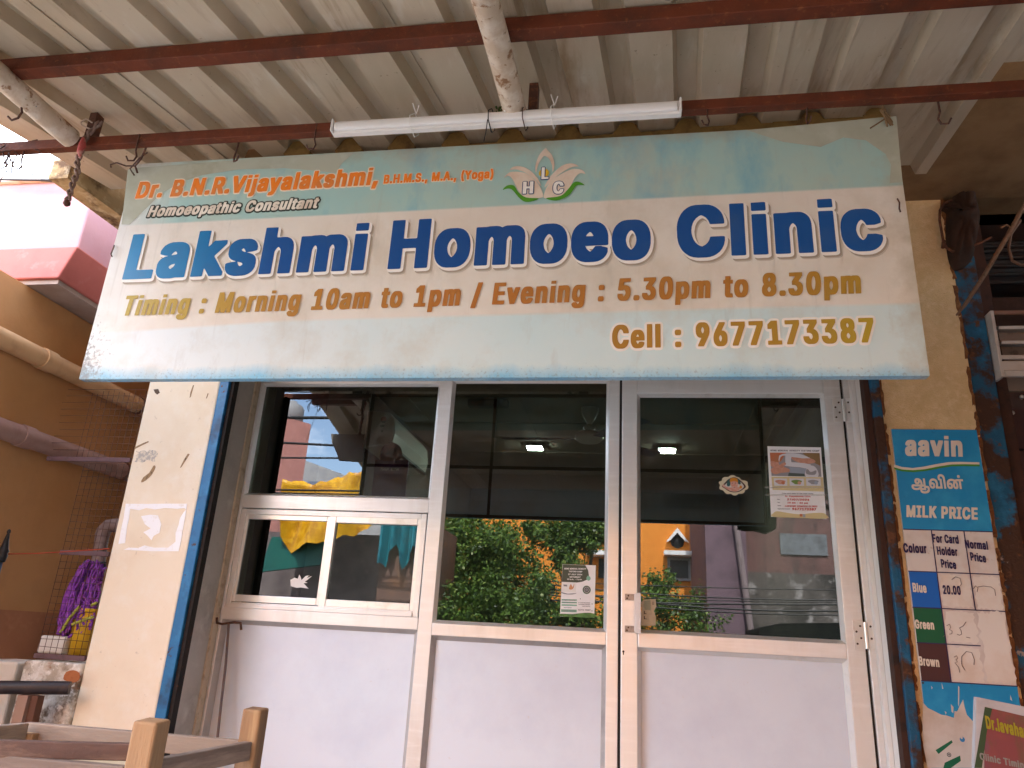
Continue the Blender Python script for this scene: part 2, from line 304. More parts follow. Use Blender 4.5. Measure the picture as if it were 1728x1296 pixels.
# ------------------------------------------------------------------ lettering: glyph outlines as numbers (style, character, advance, contours, points)
GLYPH_NUMBERS = [
0,40,273,1,31,114,-104,125,-110,179,-111,242,-110,251,-109,257,-104,257,-68,225,4,197,85,187,130,181,184,187,247,202,319,228,400,255,463,257,472,257,499,251,508,134,509,116,507,97,472,78,427,63,382,51,337,40,274,36,229,36,157,40,103,51,49,67,-5,90,-59,
0,41,273,1,32,-11,-104,-3,-110,33,-111,114,-111,123,-109,132,-104,156,-59,175,-14,190,31,199,67,208,121,211,175,209,238,202,301,186,369,165,436,135,499,128,508,123,509,-3,509,-7,508,-11,499,-11,472,-9,463,22,391,48,301,60,238,64,184,59,130,49,85,21,4,-11,-68,
0,44,188,1,14,-11,-126,-2,-131,34,-132,106,-132,115,-130,120,-126,168,45,168,81,160,87,124,88,34,88,25,87,16,81,-11,-90,
0,45,453,1,11,58,151,67,146,76,145,337,145,348,151,348,232,347,241,328,244,67,244,60,241,58,232,
0,46,188,1,22,25,-22,54,-28,117,-28,135,-26,153,-18,165,-4,169,5,172,23,171,63,166,77,159,86,144,97,117,102,45,101,27,97,18,91,9,81,2,68,0,23,2,5,6,-4,14,-13,
0,47,249,1,13,-32,-87,-23,-92,13,-93,94,-93,103,-91,108,-87,256,462,256,498,247,503,130,503,121,502,116,498,-32,-51,
0,48,453,2,36,123,-24,160,-30,241,-30,277,-26,304,-17,331,-2,358,24,379,57,393,93,404,138,409,201,408,282,399,345,391,372,380,399,356,435,340,452,327,462,313,471,291,480,250,488,178,488,142,486,106,476,81,462,52,436,33,408,17,372,4,318,-2,255,0,165,12,102,29,57,53,21,83,-6,99,-15,23,196,83,184,93,171,111,158,138,147,183,144,228,149,282,161,327,170,345,183,363,196,375,205,380,225,363,238,345,247,327,259,282,264,228,259,174,253,147,242,120,231,102,214,84,205,78,
0,49,453,1,29,24,-18,33,-23,69,-24,375,-24,384,-24,393,-21,396,-18,397,63,393,72,303,74,293,81,292,477,285,481,276,482,141,481,132,477,34,405,32,396,33,305,42,299,114,299,123,302,141,315,146,306,146,81,141,75,132,73,29,72,24,63,
0,50,453,1,52,13,-18,21,-23,57,-24,372,-24,390,-22,395,-18,395,63,393,72,381,75,246,75,237,76,227,81,304,162,342,207,367,243,382,279,387,306,388,324,387,360,383,387,373,414,363,429,345,449,327,463,300,477,264,486,228,488,147,487,111,479,86,468,60,450,39,427,27,405,16,369,14,315,15,306,21,303,138,301,156,305,158,306,162,333,168,351,181,369,201,382,219,372,231,360,236,351,242,333,236,315,228,300,210,274,14,63,
0,51,453,1,65,110,-24,147,-30,219,-30,255,-29,291,-22,318,-12,343,3,363,21,382,48,393,75,398,111,397,165,388,201,373,228,346,255,318,271,284,282,288,291,367,381,380,399,380,471,377,480,363,482,336,482,39,482,20,480,18,471,18,399,18,390,21,386,39,383,165,383,177,381,98,291,96,282,96,210,99,201,111,199,165,198,201,190,219,180,235,165,248,138,250,129,247,120,237,101,219,84,201,75,192,75,174,84,155,102,146,120,142,138,138,141,120,143,12,143,3,142,-5,138,-5,102,-1,75,9,48,21,30,37,12,57,-3,81,-15,
0,52,453,2,33,209,-18,216,-23,234,-24,333,-24,351,-20,353,-18,354,-9,354,63,360,69,412,72,417,81,417,162,414,167,405,170,358,171,354,180,352,306,342,310,261,310,251,315,324,441,324,477,315,481,198,482,189,482,178,477,-9,162,-9,81,-4,72,189,71,198,70,207,67,208,63,6,171,171,169,171,172,180,207,239,208,234,208,171,
0,54,453,2,37,123,-24,156,-30,228,-30,264,-28,291,-22,326,-6,349,12,365,30,384,66,390,85,394,111,395,165,390,201,376,237,354,266,336,281,319,291,291,301,245,309,332,435,335,444,335,471,331,480,318,482,282,482,201,482,185,480,66,306,32,246,19,210,13,174,13,120,20,75,37,39,59,12,75,-2,93,-13,18,192,82,181,93,168,111,161,129,159,147,164,165,174,182,183,193,201,206,214,201,232,183,243,165,248,147,248,138,239,111,226,93,210,79,201,77,
0,55,453,1,23,43,-18,47,-22,56,-24,92,-24,182,-24,193,-18,393,378,396,387,396,477,389,481,380,482,344,482,29,482,20,481,12,477,12,387,20,383,29,383,209,383,218,381,224,378,47,27,43,18,
0,56,453,3,51,116,-24,155,-30,227,-30,263,-29,299,-22,335,-8,362,10,387,39,396,57,402,75,406,102,405,147,403,165,398,183,389,203,378,219,360,237,358,246,372,264,380,282,386,300,389,336,386,381,378,408,362,435,335,460,308,475,281,483,245,488,164,488,119,482,90,471,62,453,45,435,28,408,19,372,20,309,29,276,38,260,48,246,47,237,29,219,20,205,7,174,2,138,2,102,5,75,21,39,43,12,74,-9,92,-17,19,200,74,179,84,164,97,151,120,151,129,155,139,165,156,182,171,200,181,209,180,233,165,248,147,256,129,255,120,252,111,239,93,228,84,218,78,209,74,17,191,299,180,309,169,327,166,336,168,345,178,363,186,372,200,381,209,381,222,372,230,363,239,345,240,336,233,318,216,300,209,295,200,294,
0,57,453,2,37,73,-18,84,-24,129,-24,210,-24,219,-22,226,-18,336,144,372,207,386,243,394,279,394,342,388,378,378,405,361,432,336,457,309,473,282,483,246,488,165,488,120,481,88,468,66,453,45,432,28,405,21,387,14,360,12,306,16,261,29,225,48,197,66,180,80,171,111,158,147,151,156,148,159,144,73,18,16,192,258,172,279,163,297,159,315,162,333,174,356,185,369,201,381,211,378,230,360,241,342,249,315,240,288,228,269,210,254,201,252,
0,58,188,2,22,25,-22,54,-28,117,-28,135,-26,153,-18,165,-4,169,5,172,23,171,63,166,77,159,86,144,97,117,102,45,101,27,97,18,91,9,81,2,68,0,23,2,5,6,-4,14,-13,18,39,221,126,220,144,225,162,239,170,257,172,302,168,320,155,338,135,348,90,350,45,349,33,347,17,338,8,329,1,311,1,257,9,241,18,231,
0,65,480,2,23,-30,-18,-21,-23,-12,-24,114,-23,121,-18,162,99,168,102,177,104,258,104,269,99,312,-19,321,-23,330,-24,438,-24,456,-22,461,-18,461,18,293,477,285,481,249,482,150,482,137,477,-30,18,6,204,205,200,207,213,244,222,232,231,207,222,203,
0,66,456,3,31,9,-18,18,-23,27,-24,243,-24,288,-22,324,-16,351,-6,376,9,396,28,411,54,419,81,421,108,420,153,415,180,408,198,397,216,373,243,393,270,399,288,403,315,403,360,399,387,389,414,377,432,359,450,342,461,315,473,270,481,27,482,18,481,10,477,17,162,77,157,81,157,180,162,183,171,183,198,183,216,181,239,171,259,153,270,135,273,126,271,117,261,100,250,90,234,82,216,78,189,76,15,162,283,157,288,157,378,162,381,171,382,198,381,216,378,234,368,249,351,255,333,248,315,241,306,225,293,207,285,189,281,
0,67,510,1,73,153,-24,198,-30,279,-30,315,-27,351,-17,378,-5,415,21,438,48,458,84,470,129,471,156,468,166,450,169,351,169,333,168,324,165,315,138,297,111,277,93,243,77,225,82,207,91,193,102,175,120,158,147,145,183,140,210,139,237,144,273,153,300,167,327,189,353,216,372,234,380,243,381,261,374,291,354,311,327,327,291,342,289,450,289,466,291,468,293,471,300,471,318,468,341,459,372,446,399,432,418,414,437,387,458,362,471,324,483,279,488,189,487,144,480,119,471,101,462,64,435,36,403,14,363,-1,318,-7,282,-8,255,-6,174,0,138,7,111,19,84,29,66,45,42,66,21,104,-6,126,-16,
0,68,502,2,27,9,-18,18,-23,36,-24,234,-24,288,-19,333,-6,360,7,388,27,414,54,426,72,440,99,453,144,460,198,459,279,451,324,440,360,426,387,414,405,387,433,364,450,333,465,306,474,270,480,225,482,27,482,18,481,10,477,20,162,77,157,81,157,378,162,381,180,382,208,378,234,369,261,352,279,334,292,315,304,288,312,252,314,225,308,189,297,153,281,126,263,108,243,94,216,83,189,77,
0,69,419,1,37,9,-18,18,-23,54,-24,360,-24,378,-22,382,-18,383,63,381,72,378,74,360,76,171,76,162,77,157,81,158,180,162,182,351,182,360,184,365,189,365,225,365,270,360,280,171,281,162,283,157,288,157,378,162,381,171,382,360,382,378,386,380,396,380,432,380,468,378,478,360,482,36,482,18,481,10,477,
0,70,410,1,29,9,-18,18,-23,54,-24,144,-24,153,-21,157,-18,157,171,162,174,342,175,356,180,357,261,356,270,351,273,333,275,171,275,162,276,157,279,157,378,162,381,171,382,369,383,376,387,377,396,376,477,369,481,333,482,27,482,18,481,10,477,
0,71,520,1,77,153,-24,198,-30,279,-30,315,-27,351,-18,387,-2,417,21,441,48,461,84,471,120,475,156,475,246,468,253,216,253,210,246,209,237,209,165,215,156,306,155,315,153,320,147,306,120,290,102,270,87,243,76,225,82,207,91,180,114,158,147,145,183,140,210,139,237,144,273,153,300,167,327,189,353,215,372,234,380,243,381,261,373,288,354,306,331,324,293,327,291,450,289,468,292,472,300,471,336,460,372,445,399,425,426,406,444,378,462,351,475,315,484,270,488,189,488,162,484,135,477,99,462,63,435,33,399,10,354,1,327,-4,300,-8,264,-9,219,-4,156,2,129,10,102,18,84,34,57,48,39,66,21,81,8,104,-6,126,-16,
0,72,517,1,36,9,-18,18,-23,54,-24,144,-24,153,-21,157,-18,157,180,162,183,189,184,297,184,308,180,309,-18,315,-23,324,-24,360,-24,441,-24,450,-22,456,-18,455,477,450,480,441,482,396,482,324,482,315,481,309,477,308,288,297,284,189,284,162,285,157,288,156,477,144,482,108,482,27,482,18,481,10,477,
0,73,300,1,33,-17,-18,-8,-23,28,-24,271,-24,280,-23,287,-18,287,63,286,72,271,76,217,76,209,81,209,378,217,382,271,382,280,383,286,387,287,477,280,481,271,482,235,482,1,482,-8,481,-16,477,-16,387,-8,383,1,382,55,382,61,378,61,81,55,77,1,76,-15,72,-17,63,
0,74,396,1,38,84,-24,111,-29,147,-30,210,-30,246,-25,274,-15,300,1,318,19,331,39,341,66,347,111,348,471,345,480,327,482,219,482,203,480,201,476,199,138,197,120,192,106,184,93,175,84,165,79,156,85,142,102,136,120,132,174,129,177,111,180,3,180,-6,179,-15,174,-14,93,-11,75,-3,48,13,21,31,3,57,-14,
0,75,467,1,36,9,-18,18,-23,54,-24,144,-24,153,-21,157,-18,157,126,161,135,171,146,180,136,289,-18,297,-23,432,-24,441,-23,448,-18,448,18,443,27,282,252,283,261,442,432,448,441,448,477,441,481,432,482,306,482,288,480,282,477,162,347,159,351,157,360,156,477,144,482,108,482,27,482,18,481,10,477,
0,76,393,1,18,9,-18,18,-23,54,-24,351,-24,360,-23,370,-18,369,72,351,76,171,76,162,77,157,81,157,468,156,477,153,479,135,482,27,482,18,481,10,477,
0,77,628,1,38,9,-18,18,-23,36,-24,135,-24,144,-24,153,-19,155,-9,155,90,156,99,162,109,213,-18,216,-21,234,-24,342,-24,352,-18,405,117,409,99,409,-18,414,-22,423,-24,468,-24,540,-24,549,-23,556,-18,555,477,549,481,540,482,495,482,396,482,384,477,288,227,279,225,181,477,171,481,126,482,27,482,18,481,10,477,
0,78,523,1,29,9,-18,18,-23,54,-24,144,-24,153,-21,157,-18,157,189,159,198,162,203,306,-21,324,-24,441,-24,450,-24,462,-18,461,477,450,482,414,482,333,482,324,481,315,477,314,270,311,261,306,258,167,477,153,482,72,482,27,482,18,481,10,477,
0,79,533,2,39,153,-24,198,-30,279,-30,324,-25,357,-15,391,3,424,30,446,57,468,99,482,147,488,201,487,282,476,336,458,381,433,417,416,435,396,451,360,471,324,483,279,488,189,487,144,480,119,471,101,462,64,435,36,403,14,363,-1,318,-7,282,-8,255,-6,174,0,138,8,111,19,84,29,66,45,43,66,21,104,-6,126,-16,30,225,82,207,91,192,102,175,120,163,138,145,183,140,210,139,237,143,264,150,291,167,327,181,345,202,363,225,376,243,381,261,374,279,363,297,347,313,327,323,309,334,282,339,255,342,228,337,192,330,165,317,138,305,120,288,102,260,84,243,77,
0,80,445,2,29,9,-18,18,-23,27,-24,135,-24,153,-21,157,-18,157,-9,157,135,162,141,261,144,306,150,333,160,351,171,369,185,387,206,401,234,411,270,413,306,411,351,403,387,391,414,377,432,360,448,333,465,315,472,270,481,27,482,18,481,10,477,16,162,242,157,252,157,378,162,381,171,383,189,382,207,379,225,373,243,359,256,342,259,333,264,315,257,288,247,270,224,252,198,244,
0,82,449,2,36,9,-18,18,-23,54,-24,144,-24,153,-21,157,-18,157,144,160,153,171,154,181,153,273,-18,279,-22,297,-24,414,-24,423,-23,430,-18,430,18,347,171,353,180,378,200,396,226,409,261,413,297,412,351,405,387,398,405,387,423,378,434,360,450,347,459,324,470,297,477,270,481,27,482,18,481,10,477,16,162,256,157,261,157,378,162,381,171,383,198,381,216,377,234,369,253,351,264,324,265,315,262,306,252,283,234,267,216,259,189,254,
0,83,447,1,80,110,-26,151,-32,232,-32,268,-30,304,-23,340,-9,367,10,385,28,401,55,411,91,412,154,409,172,403,190,385,217,366,235,331,256,295,269,223,289,187,303,167,316,152,334,152,343,157,352,169,366,189,379,205,383,223,375,242,361,254,343,259,323,268,316,392,316,403,321,406,325,404,370,398,397,389,415,376,433,358,450,322,472,286,483,250,488,160,488,124,484,88,473,61,459,31,433,14,406,3,370,2,307,12,271,30,244,61,219,88,205,115,195,198,172,232,158,251,145,263,127,257,109,241,91,228,82,214,76,205,73,196,74,176,82,154,100,144,118,139,136,136,145,133,146,7,147,-7,145,-11,136,-9,91,-2,64,12,37,25,19,52,-3,80,-17,
0,84,449,1,23,129,-18,137,-23,173,-24,263,-24,272,-22,276,-18,276,378,281,381,290,382,407,383,419,387,420,468,419,477,416,480,398,482,11,482,-7,481,-16,477,-16,387,-7,383,2,382,119,382,128,378,
0,85,517,1,44,143,-25,180,-31,252,-32,288,-30,324,-25,360,-13,386,2,408,20,430,47,447,83,452,101,456,128,456,470,455,479,441,482,405,482,324,482,310,479,308,470,308,173,307,155,298,128,279,101,261,87,234,75,207,85,180,108,167,128,159,155,157,173,157,470,155,479,144,482,108,482,27,482,11,479,9,470,9,146,10,119,16,92,30,56,58,20,80,2,99,-10,
0,86,480,1,25,139,-18,150,-24,204,-24,276,-24,285,-24,295,-18,459,432,461,441,462,468,461,477,456,480,438,482,330,482,321,481,311,477,222,220,213,217,120,477,114,481,105,482,69,482,-12,482,-21,481,-30,477,-30,441,
0,89,472,1,25,139,-18,150,-24,195,-24,267,-24,276,-24,286,-18,288,171,450,432,454,441,454,477,447,481,438,482,321,482,303,480,298,477,213,337,127,477,123,480,105,482,-12,482,-21,481,-30,477,-30,441,-26,432,137,171,
0,97,389,3,38,65,-26,99,-31,180,-32,234,-24,333,-24,342,-22,348,-17,347,262,342,289,333,309,323,325,304,343,289,352,270,360,234,368,198,370,117,369,81,361,54,350,27,333,6,307,-8,280,-8,244,0,238,45,225,95,217,54,208,19,190,8,181,-6,163,-13,145,-17,127,-16,64,-13,46,-1,19,9,7,26,-8,45,-19,12,153,72,138,82,132,91,135,103,144,111,158,118,180,125,200,127,200,118,196,109,184,91,162,74,11,135,225,134,226,138,235,153,253,171,265,182,262,192,253,197,244,199,235,189,231,144,224,
0,99,396,1,61,104,-25,139,-31,184,-32,238,-31,268,-25,294,-16,323,2,343,20,360,47,368,65,372,83,371,110,364,116,310,129,238,129,233,128,220,102,211,90,193,76,184,74,171,83,154,101,144,119,136,146,132,173,137,200,144,218,160,245,184,264,193,263,205,254,220,236,228,218,238,212,310,212,366,227,370,236,370,263,365,281,357,299,345,317,328,334,299,353,265,365,229,370,148,370,112,365,85,357,58,342,29,317,16,299,6,281,-7,245,-14,200,-13,128,-4,83,12,47,31,20,50,2,67,-9,85,-19,
0,100,424,2,32,97,-25,139,-31,211,-31,265,-24,364,-24,373,-23,379,-16,380,470,378,479,373,481,355,482,256,482,238,480,235,470,235,380,233,371,229,369,130,370,89,362,67,352,43,335,26,317,13,299,-3,263,-12,218,-14,146,-7,92,5,56,21,29,31,16,58,-7,76,-17,17,175,80,154,101,144,119,136,146,132,173,139,207,151,236,167,254,184,265,202,254,216,236,228,209,235,173,229,133,214,101,197,83,184,74,
0,101,404,2,52,106,-25,139,-31,175,-32,238,-31,274,-26,301,-16,328,-1,349,20,362,38,373,63,373,74,373,101,364,106,312,119,310,122,301,124,247,124,238,120,211,84,193,72,184,74,175,80,160,92,148,108,138,128,364,128,373,130,379,137,378,218,374,245,366,272,353,299,341,317,323,335,296,353,265,364,229,370,148,370,112,366,74,353,49,336,29,317,10,290,-7,245,-14,200,-13,128,-4,83,11,47,31,20,50,2,67,-9,85,-18,9,148,225,144,227,156,245,175,261,184,266,193,262,203,254,222,227,211,223,
0,102,254,1,41,28,-18,33,-22,42,-24,87,-24,159,-24,168,-22,172,-18,173,261,177,270,240,270,249,276,250,288,250,360,240,365,186,366,173,369,178,387,185,396,240,398,249,404,263,450,263,486,258,492,240,497,222,500,141,501,105,497,78,488,60,477,50,468,42,457,34,441,28,414,28,369,15,366,-30,365,-39,360,-39,279,-30,271,24,270,28,261,
0,103,425,3,41,97,-154,130,-159,166,-160,229,-159,274,-154,304,-145,328,-132,354,-109,365,-91,373,-73,377,-55,380,-19,380,350,380,359,373,364,256,366,202,370,139,370,103,365,76,356,49,339,31,322,18,305,8,287,-6,251,-13,215,-14,143,-8,98,1,71,22,35,38,17,50,8,67,-3,83,-10,49,-15,4,-42,1,-46,1,-82,20,-109,39,-127,67,-143,11,184,-58,166,-49,157,-42,143,-28,148,-23,166,-20,220,-20,227,-28,221,-37,211,-46,197,-55,18,175,89,157,105,144,125,135,152,133,179,138,206,150,233,164,251,184,265,194,260,205,251,219,233,232,197,235,170,228,134,214,107,193,88,184,84,
0,104,410,1,38,3,-18,11,-23,47,-24,128,-24,137,-23,147,-18,148,207,153,225,164,244,170,252,182,261,191,262,210,243,218,225,221,207,222,-18,227,-22,236,-24,308,-24,353,-24,362,-21,366,-18,366,243,361,279,352,306,341,324,326,341,313,351,290,362,272,367,245,370,155,369,147,378,147,477,137,481,20,482,11,481,3,477,
0,105,167,2,12,3,-18,11,-23,47,-24,128,-24,137,-23,147,-18,147,351,147,360,137,365,20,366,11,365,3,360,10,3,405,11,399,20,398,137,398,148,405,147,477,137,481,128,482,11,481,4,477,
0,106,167,2,25,-54,-146,-45,-152,-27,-153,45,-152,81,-147,102,-137,115,-128,130,-110,139,-92,146,-65,147,-38,147,349,147,358,144,362,135,365,126,366,18,366,9,364,3,358,2,-20,-4,-38,-11,-47,-18,-51,-51,-56,-54,-65,13,4,403,9,399,27,398,126,398,144,400,147,403,148,412,147,475,144,479,126,482,27,482,9,480,3,475,
0,107,381,1,32,3,-18,11,-23,29,-24,128,-24,137,-23,146,-19,148,54,155,63,219,-18,227,-23,362,-24,371,-23,380,-18,380,18,245,189,247,198,362,315,369,324,369,360,362,364,353,366,218,364,210,360,155,304,150,306,147,315,147,477,137,481,101,482,20,482,11,481,3,477,
0,108,167,1,12,3,-18,11,-23,47,-24,128,-24,137,-23,147,-18,147,468,147,477,137,481,20,482,11,481,3,477,
0,109,610,1,54,3,-18,11,-23,47,-24,128,-24,137,-23,147,-18,149,216,159,243,173,259,182,261,191,252,197,243,202,225,202,-18,209,-23,227,-24,326,-24,335,-24,344,-20,346,-18,347,-9,347,216,351,234,362,252,371,261,380,262,391,252,396,243,401,225,402,-18,407,-22,425,-24,524,-24,542,-21,546,-18,546,-9,546,252,541,288,535,306,525,324,506,345,482,360,461,367,434,371,344,371,317,366,290,355,263,367,227,372,155,371,119,366,20,366,11,365,3,360,
0,110,410,1,36,3,-18,11,-23,47,-24,128,-24,137,-23,147,-18,148,207,153,225,164,244,170,252,182,261,191,262,210,243,218,225,221,207,222,-18,227,-22,236,-24,308,-24,353,-24,362,-21,366,-18,365,252,361,279,352,306,341,324,326,340,312,351,290,362,272,367,245,370,164,370,128,366,20,366,11,365,3,360,
0,111,415,2,35,104,-25,139,-31,211,-32,247,-30,274,-24,301,-13,328,5,346,23,364,50,378,83,387,128,388,191,383,236,372,272,352,308,326,335,299,353,265,365,229,370,148,370,112,365,85,357,58,342,29,317,16,299,6,281,-7,245,-14,200,-13,128,-4,83,12,47,31,20,50,2,67,-9,85,-19,20,175,80,154,101,144,119,136,146,132,173,137,200,148,227,166,251,184,264,193,263,206,254,214,245,226,227,238,194,241,164,236,137,229,119,212,92,193,76,184,74,
0,112,424,2,31,3,-146,11,-152,20,-153,137,-152,147,-146,147,-38,155,-31,245,-31,266,-29,290,-24,308,-16,331,-2,351,16,365,34,382,70,393,115,396,160,394,223,386,259,371,295,360,313,344,330,321,349,290,362,272,367,245,370,173,370,128,366,20,366,11,365,2,358,18,191,77,171,97,161,115,151,142,147,169,153,205,164,234,182,255,191,262,200,264,219,250,233,232,245,199,250,169,243,133,227,100,206,79,200,75,
0,113,424,2,33,235,-146,247,-152,301,-153,364,-153,373,-151,379,-146,380,349,379,358,373,364,256,366,220,370,157,370,121,369,94,363,62,349,40,332,30,322,17,304,6,286,-7,250,-14,196,-12,124,-3,79,7,52,18,34,31,16,51,-2,67,-13,94,-24,116,-29,139,-31,229,-31,235,-38,17,184,74,164,88,151,106,139,133,132,169,136,196,149,232,162,250,184,266,205,250,219,232,230,205,235,169,228,133,218,106,203,88,193,79,
0,114,259,1,21,3,-18,11,-23,47,-24,128,-24,137,-23,147,-18,147,198,149,216,156,234,163,243,185,261,200,265,254,266,263,270,264,360,256,369,164,371,119,366,20,366,11,365,3,360,
0,115,365,3,51,78,-25,113,-31,149,-32,212,-31,248,-26,275,-17,293,-7,315,11,329,29,340,56,343,101,340,137,329,163,312,182,293,195,258,209,221,218,230,222,275,225,320,235,329,238,336,245,336,281,325,308,305,335,280,353,248,365,221,369,140,370,104,368,68,358,41,344,21,326,8,308,-1,281,-3,236,-1,209,10,182,25,164,50,146,77,135,104,128,95,123,50,120,-4,108,-13,101,-12,65,-3,38,8,20,23,2,53,-16,11,167,72,158,74,145,83,138,92,125,119,131,121,158,114,172,110,186,101,191,92,184,83,8,185,226,161,236,150,245,150,254,167,267,185,254,201,227,194,224,
0,116,227,1,40,74,-22,114,-28,195,-27,231,-22,237,-13,235,23,225,68,213,72,177,73,168,75,160,86,158,104,158,266,168,270,213,270,222,272,228,275,228,356,222,365,168,366,159,371,158,437,155,446,150,448,33,448,17,446,13,437,13,374,6,366,-30,365,-39,356,-38,275,-30,271,6,270,13,266,13,68,19,32,27,14,42,-4,54,-13,
0,117,410,1,34,86,-23,119,-28,164,-29,209,-28,236,-24,363,-23,366,-14,366,346,366,355,362,364,344,366,226,364,221,355,221,148,220,130,209,103,194,85,182,78,173,83,162,94,152,112,148,130,146,358,142,364,137,365,8,364,2,355,2,112,7,67,11,49,19,31,38,5,49,-5,64,-14,
0,118,389,1,23,101,-18,106,-22,115,-24,169,-24,232,-24,241,-23,248,-18,379,324,379,360,376,363,358,366,250,366,232,362,178,215,169,226,120,360,115,364,106,365,61,366,-11,366,-20,365,-29,360,-29,324,
0,119,567,1,35,79,-18,83,-22,101,-24,200,-24,218,-22,223,-18,254,89,287,-18,290,-21,308,-24,407,-24,425,-22,431,-18,533,318,535,360,524,365,515,366,407,366,389,362,362,270,353,272,329,360,326,363,308,366,191,365,182,360,155,262,146,277,123,360,119,363,101,366,-7,366,-16,365,-24,360,-24,324,
0,120,379,1,33,-26,-18,-17,-23,-8,-24,118,-23,128,-18,163,35,172,45,213,-18,217,-21,235,-24,343,-24,361,-22,367,-18,367,18,261,171,265,180,361,323,361,360,352,365,343,366,217,364,209,360,172,304,134,360,127,364,1,366,-8,365,-17,361,-19,342,-17,321,79,180,79,171,-26,18,
0,121,389,1,36,5,-149,25,-153,52,-155,115,-155,142,-152,160,-147,177,-140,196,-124,206,-113,222,-86,229,-68,378,319,379,355,376,363,358,366,250,366,235,364,232,362,178,215,169,226,122,355,116,364,-24,364,-29,355,-29,328,-27,319,93,4,94,-5,84,-32,69,-50,61,-53,25,-53,16,-55,11,-59,-2,-113,-2,-140,
1,40,273,1,32,113,-123,142,-129,241,-128,259,-123,270,-114,274,-105,275,-69,240,12,221,66,207,120,200,174,205,246,219,318,242,390,275,471,273,507,259,521,241,527,133,527,115,523,104,516,83,480,61,430,43,372,30,318,21,264,16,201,18,138,25,84,43,13,64,-42,97,-108,
1,41,273,1,32,-13,-123,15,-129,105,-129,123,-127,141,-118,165,-78,186,-32,202,12,217,66,226,120,230,183,227,246,216,318,198,390,171,462,142,516,123,526,96,528,6,527,-21,516,-30,498,-30,471,4,390,29,309,41,246,46,192,42,138,28,75,6,12,-29,-69,-29,-105,-24,-114,
1,44,188,1,15,-12,-144,15,-150,96,-150,122,-144,133,-135,187,54,186,81,173,99,141,107,42,107,15,101,2,90,-30,-99,-28,-126,-24,-135,
1,46,188,1,21,32,-41,62,-47,116,-46,143,-40,170,-23,187,4,191,31,188,67,172,94,143,114,116,120,89,121,35,116,17,108,-1,94,-13,76,-18,58,-18,13,-11,-5,-1,-19,13,-32,
1,65,480,1,30,-31,-37,-4,-43,77,-43,104,-42,123,-37,134,-28,139,-19,173,80,185,85,248,85,257,81,293,-19,298,-28,311,-38,338,-43,437,-43,463,-37,474,-28,480,-10,476,26,311,476,307,485,296,494,266,501,167,501,140,497,123,485,-48,17,-47,-19,-43,-28,
1,66,456,3,33,8,-37,26,-42,53,-43,242,-43,296,-38,332,-30,368,-14,395,5,414,26,434,71,440,116,439,152,431,188,417,215,394,242,410,269,419,296,422,332,420,368,414,395,403,422,382,449,361,467,314,490,278,497,242,501,35,501,8,495,-4,485,-10,458,-10,-1,-8,-19,-3,-28,11,179,96,176,98,176,143,176,161,179,164,224,162,247,143,255,125,253,116,242,103,224,96,10,179,302,176,305,176,359,188,363,206,363,224,357,236,341,237,332,228,314,206,301,
1,67,510,1,64,164,-43,206,-48,278,-48,323,-42,368,-27,404,-7,435,20,462,56,479,92,489,137,487,164,476,178,458,186,359,188,323,182,311,173,296,137,284,119,262,101,242,93,220,101,196,119,177,146,165,173,159,200,157,236,167,290,180,317,193,335,213,353,233,363,242,365,251,362,278,345,296,321,307,290,314,281,332,273,449,271,476,279,486,290,489,317,485,344,473,380,453,416,431,442,409,461,380,479,350,492,296,504,233,507,170,502,121,488,72,461,42,434,9,389,-11,344,-25,281,-27,209,-20,146,-3,92,29,38,65,2,109,-25,
1,68,502,2,27,8,-37,44,-43,197,-43,281,-37,318,-28,360,-10,395,13,425,44,453,89,471,143,479,206,478,269,469,323,449,377,427,413,391,449,364,467,332,482,296,492,260,498,35,501,8,495,-4,485,-10,458,-10,-1,-8,-19,-3,-28,14,179,96,176,98,176,359,197,363,217,359,238,350,269,322,289,278,294,251,295,215,282,161,259,125,224,102,197,95,
1,72,517,1,42,8,-37,35,-43,134,-43,158,-37,170,-28,176,-10,176,161,188,165,278,165,289,161,289,-10,296,-28,305,-36,332,-43,431,-43,457,-37,469,-28,473,-19,475,-1,475,458,473,476,467,487,458,494,440,500,350,501,314,497,296,486,289,467,289,305,278,303,176,305,176,467,170,485,161,493,134,500,35,501,8,495,-4,485,-10,458,-10,-1,-8,-19,-3,-28,
1,76,393,1,22,8,-37,44,-43,341,-43,371,-37,383,-28,387,-19,389,62,382,80,369,89,341,94,188,95,176,98,176,467,170,485,152,497,125,501,26,500,7,494,-4,485,-8,476,-10,-10,-3,-28,
1,77,628,1,47,8,-37,44,-43,125,-43,152,-38,167,-28,172,-19,174,8,179,22,200,-28,212,-37,233,-42,323,-43,350,-38,365,-28,386,23,392,-19,396,-28,413,-39,440,-43,530,-43,548,-40,566,-30,575,-10,575,80,575,458,573,476,566,488,548,498,521,501,413,501,395,499,377,491,366,476,287,271,278,273,199,476,188,491,170,499,152,501,44,501,17,498,-1,488,-8,476,-10,458,-10,-1,-8,-19,-3,-28,
1,78,523,1,38,8,-37,35,-43,134,-43,158,-37,170,-28,176,-10,176,134,179,147,287,-23,302,-37,332,-43,431,-43,458,-39,474,-28,479,-19,481,-1,481,458,479,476,467,492,440,500,350,501,323,498,305,489,297,476,295,467,295,332,294,323,287,317,181,485,170,494,143,501,35,501,8,495,-4,485,-10,458,-10,-1,-8,-19,-3,-28,
